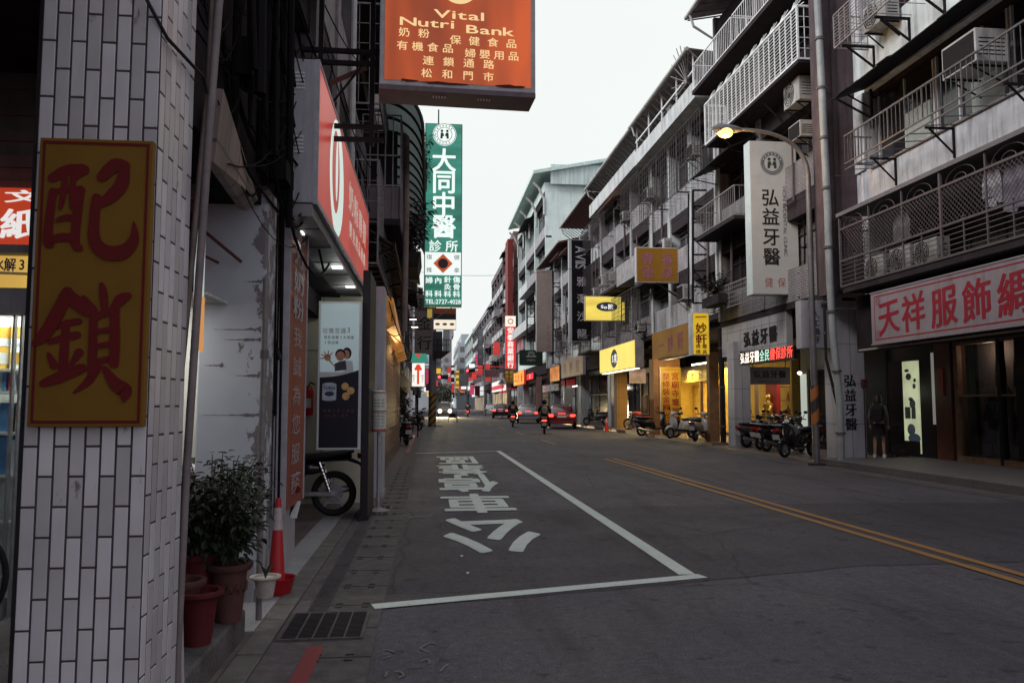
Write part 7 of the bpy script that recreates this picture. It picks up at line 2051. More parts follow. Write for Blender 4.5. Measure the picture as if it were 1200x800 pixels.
# big projecting dental sign
yd = 21.9
t, x0, x1, z0, z1 = hang_box('dental_sign', 'big white vertical dental sign with round emblem and four black characters', 'sign', 880, 935, 166, 345, yd, .42, mat('dental_face', (0.50,0.52,0.52), 0.4, 0.06, 2, dirt=0.12), mat('dental_side', (0.52,0.60,0.60), 0.4, 0.08, 3, dirt=0.15), frame=.012)
cx = (x0+x1)/2; W = x1-x0; Hh = z1-z0; y_ = yd-.009
def dz(py): return z0+(345-py)/179*Hh
def dx(px): return x0+(px-880)/55*W
b = MB()
for ch, py in (('\u5f18', 232), ('\u76ca', 254.5), ('\u7259', 278), ('\u91ab', 301)): put_char(b, ch, (dx(903), y_, dz(py)), FX, FZ, .55, .54, .014)
b.build('lettering', INK, t)
b = MB()
latin_line(b, 'HON IE DENTAL CLINIC', (dx(919.5), y_, dz(260)), (0,0,-1), (1,0,0), .12, .14, .006, 2.05)
b.build('side_lettering', mat('letter_slate', (0.11,0.12,0.17), 0.5, 0), t)
b = MB(); put_char(b, '\u5065', (dx(899), y_, dz(331)), FX, FZ, .26, .30, .0); put_char(b, '\u4fdd', (dx(914), y_, dz(331)), FX, FZ, .26, .30, .0); b.build('red_lettering', mat('letter_dull_red', (0.36,0.10,0.10), 0.5, 0), t)
b = MB(); c = (dx(906), y_, dz(192)); ring(b, c, FX, FZ, .345, .355); ring(b, c, FX, FZ, .235, .33)
b.build('emblem_ring', mat('emblem_slate', (0.13,0.15,0.17), 0.5, 0), t)
b = MB()
for k in range(7): a = R(25+k*21.6); disc(b, (c[0]+.283*math.cos(a), y_-.003, c[2]+.283*math.sin(a)), FX, FZ, .022, .028, 8)
for k in range(16): a = R(195+k*10); disc(b, (c[0]+.283*math.cos(a), y_-.003, c[2]+.283*math.sin(a)), FX, FZ, .010, .016, 6)
b.build('emblem_dots', mat('emblem_pale', (0.5,0.52,0.52), 0.5, 0), t)
b = MB()
for s_ in (-1, 1):
    disc(b, (c[0]+s_*.085, y_, c[2]+.12), FX, FZ, .048)
    b.add([(c[0]+s_*x, y_, c[2]+z) for x, z in ((.012,-.02),(.04,.055),(.125,.055),(.14,-.15),(.06,-.15),(.055,-.06),(.012,-.06))], [tuple(range(7))])
b.build('emblem', mat('emblem_dark_green', (0.035,0.06,0.045), 0.5, 0), t)
b = MB()
for z in (z0+.6, z1-.6): b.bar((x1-.01, yd+.2, z), (XB+.6, yd+.2, z), .06)
b.build('bracket', IRON, t)
# iron signboard frame right of the sign (open lattice)
t = thing('sign_lattice', 'dark iron lattice bracing the dental sign to the wall', 'bracket', (9.9, 21.2, 6))
b = MB(); q = [P(940, 190, Y=21.0), P(965, 190, Y=21.0), P(965, 350, Y=21.0), P(940, 350, Y=21.0)]
for py in (190, 210, 232, 262, 290, 320, 348): b.bar(P(936, py, Y=21.2), P(968, py, Y=21.2), .04)
for x_ in (943, 962): b.bar(P(x_, 180, Y=21.2), P(x_, 350, Y=21.2), .04)
for pa, pb in ((232, 262), (262, 290), (290, 320)): b.bar(P(943, pb, Y=21.2), P(962, pa, Y=21.2), .025)
b.build('frame', IRON, t)
bush('window_plant', 'straggly plant on the second-floor rail left of the dental sign', 'plant', (XB-.55, 26.3, 5.15), .9, .7, leaf_mat('leaf_olive', (0.035,0.035,0.028), (0.08,0.07,0.06)), 18, 26, .15, 41)
t = thing('plant_box', 'dark plant trough on the second-floor rail left of the dental sign', 'planter', (XB-.5, 26.3, 4.9))
b = MB(); b.box(XB-.75, XB-.25, 25.5, 27.1, 4.85, 5.18); b.build('trough', C_DARK, t, bevel=.01)
b = MB(); b.box(XB-.72, XB-.28, 25.55, 27.05, 5.181, 5.19); b.build('soil', SOIL, t)

# ---- shop fronts at the back of the arcade: B then C
t = thing('statue_shop', 'glowing yellow shop of gilded temple statues with shelves and cabinet', 'shop', (XF, 31, 0))
YW = mat('shop_yellow_wall', (0.62,0.42,0.10), 0.6, 0.15, 3)
def cy(px): return P(px, 480, X=12.6).y
b = MB(); b.box(14.2, 14.3, 27.0, 40.6, .13, 3.3); b.box(12.7, 14.2, 40.4, 40.6, .13, 3.3); b.box(12.7, 14.2, 26.9, 27.0, .13, 3.3); b.build('walls', YW, t)
b = MB(); b.box(12.6, 14.3, 27.0, 40.6, 3.2, 3.3); b.build('ceiling', C_PALE, t)
b = MB(); b.box(12.58, 12.7, 33.5, 40.3, 2.55, 3.2); bd = b.build('inner_fascia', mat('sign_cream_yellow', (0.55,0.42,0.12), 0.5, 0.1), t)
b = MB(); 
for k, ch in enumerate('\u4e00\u5999\u8ed2\u4f5b\u5177'): put_char(b, ch, (12.57, 39.4-1.15*k, 2.88), RX, FZ, .62, .50, .02, .04)
b.build('lettering', mat('letter_maroon', (0.12,0.015,0.012), 0.5, 0), bd)
b = MB(); 
for y in (29.9, 33.5, 36.2, 40.2): b.box(12.6, 12.72, y-.06, y+.06, .13, 2.55)
b.build('door_frame', WOODL, t)
b = MB()
for z in (.5, 1.05, 1.6, 2.15): b.box(13.6, 14.2, 27.1, 30.2, z, z+.03)
b.box(13.6, 14.2, 28.6, 28.64, .13, 2.6); b.build('shelves', WOODL, t)
b = MB(); b.box(13.6, 14.15, 37.2, 40.2, .13, 2.5); cb2 = b.build('cabinet', mat('cabinet_amber', (0.50,0.30,0.06), 0.4, 0.2, 3), t, bevel=.02)
b = MB(); b.box(13.59, 13.6, 37.4, 38.6, .4, 2.3); b.box(13.59, 13.6, 38.8, 40.0, .4, 2.3); b.build('cabinet_door', mat('cabinet_door', (0.62,0.42,0.12), 0.35, 0.3, 4), cb2)
b = MB(); b.box(13.3, 13.45, 29.5, 30.5, .13, 2.6); b.build('red_banner', mat('banner_red', (0.32,0.02,0.02), 0.6, 0.1), t)
b = MB(); b.box(12.75, 12.85, 34.3, 39.4, 3.1, 3.16); b.build('tube_lamp', glow('tube_warm', (1.0,0.86,0.5), 8.0), t)
b = MB(); b.bar(P(811, 427.5, X=11.2), P(838, 423.5, X=11.2), .05); b.build('arcade_tube', glow('tube_bright', (1.0,0.9,0.7), 9.0), t)
area_light('statue_shop_glow', (13.0, 37.3, 3.12), (13.2, 37.3, 0), .8, 4.5, 420, (1.0,0.72,0.22), t)
area_light('statue_shop_glow', (13.2, 28.4, 3.12), (13.3, 28.4, 0), 1.6, .8, 45, (1.0,0.9,0.72), t)
point_light('statue_shop_spill', (10.6, 33.4, 2.9), 90, (1.0,0.78,0.35), .15, t)
GLD = mat('gilt', (0.60,0.36,0.07), 0.3, 0.2, 20, metal=0.7)
def statue(label, c, h, group=None):
    t2 = thing('temple_statue', label, 'statue', c, group)
    c = Vector(c); b = MB(); k = h
    b.lathe([(.26*k,0),(.28*k,.04*k),(.2*k,.09*k),(.25*k,.14*k)], c, 'Z', 16); b.build('lotus_base', GLD, t2, smooth=True)
    b = MB(); b.lathe([(.22*k,.14*k),(.2*k,.35*k),(.14*k,.55*k),(.17*k,.68*k),(.06*k,.76*k),(.05*k,.79*k),(.085*k,.86*k),(.075*k,.94*k),(.03*k,1.0*k),(0,1.02*k)], c, 'Z', 16)
    for s_ in (-1, 1): b.tube([c+Vector((0,s_*.16*k,.64*k)), c+Vector((-.08*k,s_*.2*k,.45*k)), c+Vector((-.17*k,s_*.05*k,.42*k))], [.06*k,.05*k,.035*k], 8)
    b.build('figure', GLD, t2, smooth=True)
statue('large gilt standing statue before the red banner', (13.2, 30.0, .55), 1.35)
t2 = thing('statue_plinth', 'low wooden plinth under the large gilt statue', 'plinth', (13.2, 30, .13)); b = MB(); b.box(12.95, 13.45, 29.65, 30.35, .13, .5); b.box(12.9, 13.5, 29.6, 30.4, .5, .55); b.build('block', WOODR, t2)
random.seed(8)
for zi, z in enumerate((.53, 1.08, 1.63, 2.18)):
    for k in range(5):
        statue('small gilt statue in a row on the shelves of the temple statue shop', (13.85, 27.4+.58*k, z), random.uniform(.30, .42), 'small gilt statues on the shop shelves')
t = thing('arcade_back_wall', 'dim white-panelled back wall of the dental arcade', 'wall', (12.6, 23, 0))
b = MB(); b.box(12.6, 12.75, 19.95, 26.0, .05, 3.6); b.build('panel', mat('clinic_wall', (0.30,0.30,0.30), 0.6, 0.1), t)
b = MB(); b.box(12.56, 12.6, 20.5, 25.4, .05, 2.6); b.build('glass_front', PANE, t)
b = MB()
for y in (20.5, 22.1, 23.8, 25.4): b.box(12.52, 12.6, y-.04, y+.04, .05, 2.65)
b.box(12.52, 12.6, 20.5, 25.4, 2.6, 2.68); b.build('frame', ALU, t)
b = MB(); b.box(12.57, 12.6, 25.5, 26.0, .3, 2.5); b.build('lit_panel', glow('lit_pale', (0.75,0.85,0.74), 0.5), t)
t = thing('ceiling_lamp', 'small bright ceiling lamp in the dental arcade', 'lamp', P(937, 437, X=11.6))
c = P(937, 437, X=11.6); b = MB(); b.ball(c, .07, .07, .05); b.build('bulb', glow('bulb_white', (1,0.95,0.85), 6), t, smooth=True)
b = MB(); b.cyl(c+Vector((0,0,.04)), (c.x, c.y, 3.6), .015, seg=6); b.build('stem', IRON, t)
point_light('arcade_glow', c+Vector((0,0,-.15)), 7, (1.0,0.93,0.82), .1, t)

# ---- building C (temple statue shop)
cz_ = [4.75, 6.95, 9.4, 12.8]
Cb = row_building('apartment_building', 'brick-banded block over the yellow statue shop with pale pilasters', 1, 27.45, 36.0, XB, cz_, C_MAUVE, T_PALE, {(1,2):('balc','mid'), (2,0):('cage','dark'), (2,1):('cage','dark'), (2,2):('cage','dark')}, 3, ground=None, seed=14, pillars=(), roof=TIN, roof_out=.95, pilm=C_PALE, eave_drop=-1.7)
b = MB(); b.box(XB+.9, XB+6, 27.47, 35.98, 12.9, 15.0); b.build('attic', TIN_R, Cb)
b = MB(); b.box(XB-.75, XB+.9, 27.46, 35.99, 12.65, 12.8); b.box(XB-.75, XB-.65, 27.46, 35.99, 12.8, 13.3); b.build('roof_terrace', C_PALE, Cb)
b = MB()
for k in range(5): 
    y = 27.7+2*k; b.bar((XB-.7, y, 13.3), (XB-.7, y, 14.5), .05)
b.bar((XB-.7, 27.6, 13.75), (XB-.7, 35.9, 13.75), .06); b.build('terrace_rail', BAR_W, Cb)
b = MB()
for k in range(9):
    a = R(-10+20*k); b.bar((XB-.7, 28.4, 13.6), (XB-.9-.2*math.sin(a), 28.4+1.2*math.cos(a), 13.6+1.3*math.sin(a)), .025)
b.build('spiked_fan', BAR_G, Cb)
air_con('white air conditioner on the roof terrace of the brick-banded block', (XB-.1, 31.5, 13.5), 1, .9, .5, .4)
air_con('white air conditioner beside the faded amber sign', (XB, 30.6, 5.9), 1, .8, .6, .35, True)
t = thing('shop_fascia_sign', 'dull ochre fascia with purple characters above the statue shop', 'shop sign', (XB, 33, 3.4))
xs = XB-.1
b = MB(); b.box(xs, xs+.2, 30.3, 35.75, 3.48, 4.75); b.build('board', mat('fascia_ochre', (0.28,0.13,0.02), 0.5, 0.25, 1.2, dirt=0.2, dirtcol=(.12,.05,.02)), t, bevel=.006)
b = MB(); 
for k, ch in enumerate('\u4e00\u5999\u8ed2'): put_char(b, ch, (xs-.004, 34.3-1.35*k, 4.08), RX, FZ, .85, .8, .014, .05)
b.build('lettering', mat('letter_purple', (0.20,0.035,0.10), 0.5, 0), t)
b = MB(); b.box(xs-.01, xs+.2, 30.38, 35.72, 4.7, 4.74); b.box(xs-.01, xs+.2, 30.38, 35.72, 3.41, 3.45); b.build('trim', C_GREY, t)
t, x0, x1, z0, z1 = hang_box('statue_shop_sign', 'bright yellow upright box sign with dark red characters at the statue shop', 'sign', 811.5, 831.5, 366, 416, 27.55, .45, glow('face_yellow', (0.62,0.40,0.02), 0.85, 0.25, 2.0, 'Z', base=(.4,.25,.02)), C_PALE, frame=.03)
b = MB(); cx = (x0+x1)/2
for k, (ch, h_) in enumerate((('\u4e00', .38), ('\u5999', .44), ('\u8ed2', .44))): put_char(b, ch, (cx, 27.535, z1-.16-.40*k), FX, FZ, .42, h_*.9, .028, .05)
text_line(b, '\u4f5b\u96d5', (cx, 27.535, z0+.32), FX, FZ, .18, .17, .24, .02); text_line(b, '\u4f5b\u5177', (cx, 27.535, z0+.12), FX, FZ, .18, .17, .24, .02)
b.build('lettering', mat('letter_deep_red', (0.24,0.012,0.008), 0.5, 0), t)
t, x0, x1, z0, z1 = hang_box('faded_amber_sign', 'faded amber hanging sign with four pale pink characters in a white frame', 'sign', 745.5, 795, 290, 331, 32.0, .25, mat('amber_face', (0.30,0.14,0.012), 0.5, 0.12, 2), mat('amber_frame', (0.50,0.47,0.46), 0.5, 0.15, 8), frame=.035)
b = MB(); cx, cz = (x0+x1)/2, (z0+z1)/2
for ch, ddx, ddz in (('\u6625', -.42, .28), ('\u9999', .42, .24), ('\u5fb7', -.42, -.32), ('\u6cc9', .42, -.32)): put_char(b, ch, (cx+ddx, 31.99, cz+ddz), FX, FZ, .54, .52, .02)
b.build('lettering', mat('letter_faded_pink', (0.34,0.13,0.15), 0.5, 0.3, 9), t)
b = MB(); b.bar((x1, 32.1, z0+.1), (XB+.1, 32.1, z0+.1), .06); b.bar((x0+.9, 32.1, z0), (x1+.9, 32.1, z0-1.2), .06); b.build('bracket', IRON, t)
# pillars of C with boards
t = thing('banner_pillar', 'pillar faced with a tall mustard board of two columns of red characters', 'pillar', (10.6, 35.0, 0))
x0, x1 = P(774.5, 480, Y=34.6).x, P(798, 480, Y=34.6).x
b = MB(); b.box(x0-.30, x1, 34.65, 35.35, 0.0, 3.5); b.build('shaft', mat('pillar_brown', (0.22,0.10,0.045), 0.6, 0.3, 4), t)
zt_, zb_ = P(785, 430, Y=34.6).z, P(785, 513, Y=34.6).z
b = MB(); b.box(x0, x1, 34.58, 34.645, max(.02, zb_), zt_); b.build('board', mat('board_mustard', (0.42,0.25,0.02), 0.5, 0.15, 3), t)
b = MB(); b.box(x0-.04, x0-.002, 34.56, 34.645, .02, zt_); b.build('edge', mat('edge_pale', (0.5,0.47,0.4), 0.5, 0.1), t)
b = MB(); w_ = x1-x0
for k, ch in enumerate('\u5bae\u5edf\u5bfa\u58c7\u795e\u5f6b\u523b'): put_char(b, ch, (x0+w_*.72, 34.57, zt_-.40-.385*k), FX, FZ, .36, .36, .024, .03)
for k, ch in enumerate('\u6574\u4fee\u88dd\u91d1\u958b\u5149\u5b89\u5ea7'[:8]): put_char(b, ch, (x0+w_*.27, 34.57, zt_-.40-.345*k), FX, FZ, .36, .33, .024, .03)
text_line(b, '\u4e00\u5999\u8ed2\u4f5b\u5177\u884c', (x0+w_*.5, 34.57, zt_-.12), FX, FZ, .12, .11, .14)
b.build('lettering', mat('letter_rust_red', (0.25,0.03,0.012), 0.5, 0), t)
t = thing('brown_pillar', 'brown timber-clad pillar right of the yellow shop opening', 'pillar', (10.2, 28.4, 0))
x0, x1 = P(832, 480, Y=28.2).x, P(843, 480, Y=28.2).x
b = MB(); b.box(x0, x1, 28.2, 28.5, 0, 3.4); b.build('shaft', mat('pillar_tan', (0.24,0.13,0.06), 0.6, 0.3, 4, dirt=0.3), t)
b = MB(); b.box(x0-.1, x0, 28.25, 28.5, 0, .42); b.build('foot', WOODR, t)
pipe('dark iron downpipe between the brown pillar and the white pillar', [(P(845.5, 480, Y=27.7).x, 27.7, 0), (P(845.5, 480, Y=27.7).x, 27.7, 4.2)], .06, C_DARK, 'drain_pipe')
pipe('second dark downpipe beside the brown pillar', [(P(848.5, 480, Y=27.6).x, 27.6, 0), (P(848.5, 480, Y=27.6).x, 27.6, 4.2)], .05, BLK, 'drain_pipe')
# ---- building D (yellow noodle-shop signs)
dz_ = [4.7, 7.6, 10.4, 13.0]
Db = row_building('apartment_building', 'grey block above the lit yellow fascia with its white oval mark', 1, 36.05, 47.0, XB, dz_, C_GREY, [C_MAUVE, T_GREYB, C_GREY], {(0,1):('cage','dark'), (1,0):('solid',), (2,1):('awn','rust'), (1,1):('balc',), (0,0):('cage','dark'), (2,0):('cage','dark'), (0,2):('cage','dark'), (2,2):('cage','dark')}, 3, ground=None, seed=15, pillars=(), roof=TIN, roof_out=.9, eave_drop=-1.5, detail=True)
b = MB(); b.box(XB+.8, XB+6, 36.07, 46.98, 13.0, 14.9); b.build('attic', TIN_G, Db)
b = MB(); b.box(XB-.7, XB+.8, 36.06, 46.99, 12.75, 12.9); b.box(XB-.7, XB-.6, 36.06, 46.99, 12.9, 13.5); b.build('roof_terrace', C_PALE, Db)
air_con('air conditioner high on the block with the yellow fascia', (XB, 41, 12.2), 1, .9, .6, .4)
air_con('air conditioner by the black salon sign', (XB, 45, 8.6), 1, .9, .6, .4)
air_con('small white air conditioner right of the lit yellow fascia', (XB, 37.3, 5.2), 1, .7, .5, .35)
t = thing('yellow_fascia', 'long lit yellow fascia with a dark oval and white mark', 'shop sign', (XB-.4, 42, 3.3))
xs = XB-.4
b = MB(); b.box(xs+.01, xs+.45, 37.7, 45.8, 3.25, 4.62); b.build('box', C_GREY, t)
b = MB(); b.box(xs, xs+.009, 37.75, 45.75, 3.28, 4.59); fc = b.build('face', glow('face_lemon', (0.84,0.66,0.15), 0.98, 0.18, 1.2, 'Y', base=(.5,.35,.05)), t)
b = MB(); disc(b, (xs-.004, 42.1, 3.93), (0,1,0), (0,0,1), .78, .50); ov = b.build('oval', mat('oval_slate', (0.05,0.07,0.10), 0.4, 0), t)
GW2 = glow('mark_white', (0.9,0.9,0.85), 0.9)
b = MB(); put_char(b, '\u9662', (xs-.008, 41.75, 3.93), RX, FZ, .55, .50, .03); put_char(b, 'S', (xs-.008, 42.4, 3.93), RX, FZ, .7, .5, .03); b.build('mark', GW2, ov)
b = MB(); 
for k in range(14): b.box(xs+.05, xs+.3, 38+k*.55, 38.25+k*.55, 3.2, 3.249)
b.build('lamp_row', glow('lamp_lemon', (1.0,0.85,0.5), 2.5), t)
area_light('fascia_glow', (xs+.2, 41.7, 3.15), (xs+.4, 41.7, 0), .4, 6, 80, (1.0,0.75,0.35), t)
t, x0, x1, z0, z1 = hang_box('yellow_hanging_sign', 'lit lemon-yellow hanging sign with a dark oval mark', 'sign', 685.5, 732.5, 347, 376, 42.0, .3, glow('face_lemon2', (0.80,0.64,0.12), 0.9, 0.3, 1.5, 'Z', base=(.5,.35,.05)), mat('sign_frame_yel', (0.5,0.45,0.25), 0.5, 0.1), frame=.04)
cx, cz = (x0+x1)/2+.1, (z0+z1)/2+.1
b = MB(); disc(b, (cx, 41.985, cz), FX, FZ, .58, .25); ov = b.build('oval', MC['oval_slate'], t)
b = MB(); put_char(b, 'S', (cx-.26, 41.98, cz), FX, FZ, .34, .24, .03); put_char(b, 'o', (cx-.08, 41.98, cz-.02), FX, FZ, .34, .24, .03); put_char(b, '\u9662', (cx+.2, 41.98, cz), FX, FZ, .30, .30, .03); b.build('mark', GW2, ov)
b = MB(); b.bar((x1, 42.1, z1-.2), (XB+.1, 42.1, z1-.2), .06); b.build('bracket', IRON, t)
t = thing('ochre_pillar', 'ochre tiled pillar lit by the yellow fascia, with grey post', 'pillar', (10.5, 43.9, 0))
x0, x1 = P(722.5, 480, Y=43.6).x, P(735.5, 480, Y=43.6).x
b = MB(); b.box(x0, x1, 43.6, 44.2, 0, 3.24); b.build('shaft', bricks('ochre_tile', (0.40,0.22,0.06), (0.36,0.19,0.05), (0.15,0.08,0.03), .6, .9, .01, 'XZ', 0, .5, .2, .15), t)
b = MB(); b.box(x0-.16, x0-.002, 43.5, 44.2, 0, 3.24); b.build('post', mat('post_slate', (0.11,0.105,0.125), 0.5, 0.2), t)
t = thing('noodle_shop_front', 'dark glazed shopfront behind the red motorcycle', 'shop', (12.6, 44, 0))
b = MB(); b.box(12.72, 12.8, 40.7, 47, .1, 3.6); b.build('shop_window', PANE, t)
b = MB()
for y in (40.7, 42.2, 43.8, 45.4, 46.9): b.box(12.64, 12.72, y-.05, y+.05, .1, 3.3)
b.box(12.64, 12.72, 40.7, 46.9, 3.3, 3.6); b.build('frame', WOODL, t)
t = thing('menu_light_box', 'dim picture menu hanging inside the arcade of the yellow shop', 'menu board', (11.8, 41, 2.2))
c0, c1 = P(738, 432, Y=41), P(757, 449, Y=41); b = MB(); b.box(c0.x, c1.x, 41, 41.08, c1.z, c0.z); b.build('board', glow('menu_face', (0.50,0.34,0.24), 0.4, 0.6, 3, 'A'), t)
area_light('noodle_shop_glow', (12.0, 40.5, 3.2), (12.2, 40.5, 0), 1.0, 4, 14, (1.0,0.75,0.45), t)
random.seed(23)
for i in range(9):
    Y = 28.5+i*3.9+random.uniform(-.8,.8)
    air_con('grimy small air conditioner on the facades between the dental sign and the green block', (XB, Y, random.choice([8.3, 8.6, 11.2, 6.0])), 1, .75, .5, .35, i % 2 == 0)['group'] = 'small air conditioners on the right-hand facades'
b = MB()
for i in range(26):
    Y = random.uniform(20.5, 69); z = random.uniform(4.4, 8); x = XB-.06
    b.tube([(x, Y, z), (x, Y+random.uniform(-.1,.1), z+random.uniform(1.5, 6))], random.choice([.02,.03,.045]), 6, False)
    if i % 3 == 0: b.tube([(x-.02, Y, z), (x-.02, Y+random.uniform(2,6), z+random.uniform(-.3,.2))], .018, 5, False)
tag(b.build('conduits', C_BROWN, smooth=True), 'thin dark conduits and cables scattered over the right-hand facades', 'cables', kind='stuff')
# ---- E .. far right row
row_building('apartment_building', 'grey block over the beige fascia behind the black salon sign', 1, 47.05, 57, XB, [4.7, 7.6, 10.5, 13.1], C_GREY, C_PALE, {(0,0):('balc','dark'), (1,1):('awn','cage','dark'), (1,0):('cage','dark'), (2,2):('awn','rust'), (0,1):('cage','dark'), (2,0):('cage','dark'), (0,2):('awn','rust')}, 3, ground='shop', seed=16, roof=TIN_R, roof_out=.8, eave_drop=-1.3, pillar_m=C_PALE)
row_building('apartment_building', 'pale block with lattice bars behind the beige faded sign', 1, 57.05, 69.5, XB, [4.6, 7.6, 10.6, 13.4], C_PALE, C_GREY, {(0,0):('cage','dark'), (1,1):('cage','dark'), (1,2):('solid',), (0,2):('awn','rust'), (2,0):('awn','rust')}, 3, ground='shop', seed=17, roof=TIN_R, roof_out=.9)
G = row_building('apartment_building', 'tall pale green block with a blank side wall and green tin roof', 1, 70.0, 92, XB, [5.2, 9.0, 12.8, 16.6, 20.6], T_GREEN, [T_GREEN, T_PALE, C_PALE, T_PALE], {(1,None):('solid','white'), (2,0):('solid',), (2,1):('solid','white'), (3,1):('awn',)}, 3, ground='shop', seed=18, roof=None, depth=14, pilm=T_GREEN)
b = MB(); b.hexa([(XB-1.2,69.2,22.0),(XB+14,69.2,25.0),(XB+14,92.5,25.0),(XB-1.2,92.5,22.0),(XB-1.2,69.2,22.3),(XB+14,69.2,25.3),(XB+14,92.5,25.3),(XB-1.2,92.5,22.3)]); b.build('tin_roof', TIN_G, G)
b = MB(); b.box(XB+.4, XB+13.9, 69.5, 69.6, 21.2, 23.0); b.build('gable_sheet', bricks('ribbed_green', (0.56,0.70,0.65), (0.52,0.66,0.61), (0.35,0.46,0.43), .35, 8, .02, 'XZ', 0, .5, .3, .2), G)
b = MB()
for k in range(5): 
    y = 70+5.3*k; b.tube([(XB-1.15, y, 21.4), (XB-.6, y, 20.9), (XB-.12, y, 19.9), (XB-.12, y, 18.5)], .12, 6)
b.build('roof_drain', MC['gutter_pipe'], G)
row_building('apartment_building', 'red brown tiled block rising behind the lit bank sign', 1, 97, 112, XB, [5, 8.4, 11.8, 15.2, 18.6, 22], T_BROWN, [T_BROWN, C_PALE], {(1,0):('solid','white'), (2,1):('awn',), (3,0):('solid',), (4,1):('awn',), (2,0):('cage',)}, 3, ground='shop', seed=19, roof=None, detail=False)
row_building('apartment_building', 'mauve apartment block with many window boxes past the bank sign', 1, 112.1, 132, XB, [5, 8.2, 11.4, 14.6, 17.8, 21], C_MAUVE, [C_PALE, C_MAUVE], {(0,1):('awn',), (1,2):('solid','white'), (2,0):('awn',), (3,1):('solid',), (3,3):('awn',)}, 4, ground='shop', seed=20, roof=None, detail=False)
row_building('apartment_building', 'grey apartment block with stacked balconies near the far lamp', 1, 132.1, 158, XB, [5, 8.2, 11.4, 14.6, 17.8], C_GREY, [C_MAUVE, C_PALE], {(1,0):('awn',), (1,2):('solid','white'), (2,1):('solid',), (2,3):('awn',)}, 4, ground='shop', seed=22, roof=None, detail=False)
row_building('apartment_building', 'mauve far block with pale rooftop room near the junction', 1, 158.1, 190, XB, [5, 8.2, 11.4, 14.6, 17.8], C_MAUVE, [C_GREY, C_PALE], {(2,1):('solid','white')}, 4, ground='shop', seed=23, roof=None, detail=False)
row_building('apartment_building', 'greenish pale block stepping down at the far right', 1, 190.1, 232, XB, [5, 8.4, 11.8, 15.2, 18.6], T_GREEN, [T_GREEN, C_GREY], {}, 5, ground='shop', seed=24, roof=None, detail=False)
def block(label, x0, x1, y0, y1, h, m_, wm):
    t = thing('distant_building', label, 'building', ((x0+x1)/2, y0, 0))
    b = MB(); b.box(x0, x1, y0, y1, 0, h); b.box(x0+1, x0+4, y0+1, y1-1, h, h+2.6); b.build('wall', m_, t)
    b = MB(); z = 4
    while z < h-2: 
        x = x0+.6
        while x < x1-1.4: b.box(x, x+1.3, y0-.12, y0, z, z+1.5); x += 2.1
        z += 3.3
    b.build('windows', wm, t)
    b = MB(); y = y0+.6; 
    while y < y1-1.5:
        z = 4
        while z < h-2: b.box(x0-.12, x0, y, y+1.4, z, z+1.5); z += 3.3
        y += 2.4
    b.build('side_windows', wm, t)
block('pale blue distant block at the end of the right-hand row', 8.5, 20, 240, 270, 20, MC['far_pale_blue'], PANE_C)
block('grey distant block standing left of the pale blue one', 5.0, 8.3, 300, 320, 27, C_GREY, PANE_C)
block('tall pale distant block above the end of the street', 10.5, 24, 330, 350, 25, C_PALE, PANE_C)
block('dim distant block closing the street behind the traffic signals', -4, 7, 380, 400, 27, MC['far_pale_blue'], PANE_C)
# ================================================================== RIGHT SIGNS, LAMPS, TRAFFIC
def vsign(name, label, px0, px1, py0, py1, Y, thick, facem, framem, txt, tm, cw, adv, bold=.016, brush=0.0, dz=0.0, frame=.03, brk=True, lx_=0.0):
    t, x0, x1, z0, z1 = hang_box(name, label, 'sign', px0, px1, py0, py1, Y, thick, facem, framem, frame=frame)
    if txt:
        b = MB(); text_col(b, txt, ((x0+x1)/2+lx_, Y-.012, (z0+z1)/2+dz), FX, FZ, cw, cw, adv, bold, brush); b.build('lettering', tm, t)
    if brk:
        b = MB()
        for z in (z0+(z1-z0)*.2, z0+(z1-z0)*.8): b.bar((x1, Y+thick/2, z), (XB+.3, Y+thick/2, z), .06)
        b.build('bracket', IRON, t)
    return t, x0, x1, z0, z1
SALON = mat('letter_silver', (0.34,0.33,0.35), 0.5, 0.1)
t, x0, x1, z0, z1 = vsign('salon_sign', 'tall black vertical sign with sideways latin letters and four silver characters', 669.5, 693.5, 281, 400, 50.0, .4, mat('sign_black', (0.006,0.005,0.006), 0.6, 0.2, 2, spec=0.1), mat('sign_edge_pale', (0.34,0.36,0.37), 0.5, 0.1), '\u96c5\u6fa4\u6c99\u9f8d', SALON, .66, 1.12, .008, dz=-1.1)
b = MB(); latin_line(b, 'AVIIS', ((x0+x1)/2-.05, 49.988, z1-1.15), (0,0,-1), (1,0,0), .5, .95, .008, 1.45); b.build('latin_lettering', SALON, t)
b = MB(); b.box(x0-.14, x0-.003, 50.0, 50.4, z0-.1, z1); b.build('pale_edge', MC['sign_edge_pale'], t)
t, x0, x1, z0, z1 = vsign('faded_sign', 'tall beige vertical sign whose pale characters have almost faded away', 628.5, 647, 316.5, 412, 62.0, .35, mat('sign_beige', (0.24,0.19,0.165), 0.6, 0.15, 1.2, dirt=0.2), mat('sign_beige_edge', (0.36,0.35,0.35), 0.5, 0.1), '\u6797\u91d1\u7530\u8336\u884c', mat('letter_ghost', (0.27,0.225,0.20), 0.6, 0.2), .66, .95, .004, dz=.9)
b = MB(); text_col(b, '\u8336\u8449\u79ae\u76d2', (x1-.28, 61.988, z0+1.2), FX, FZ, .36, .36, .5); b.build('faint_red_lettering', mat('letter_ghost_red', (0.27,0.15,0.135), 0.6, 0.2), t)
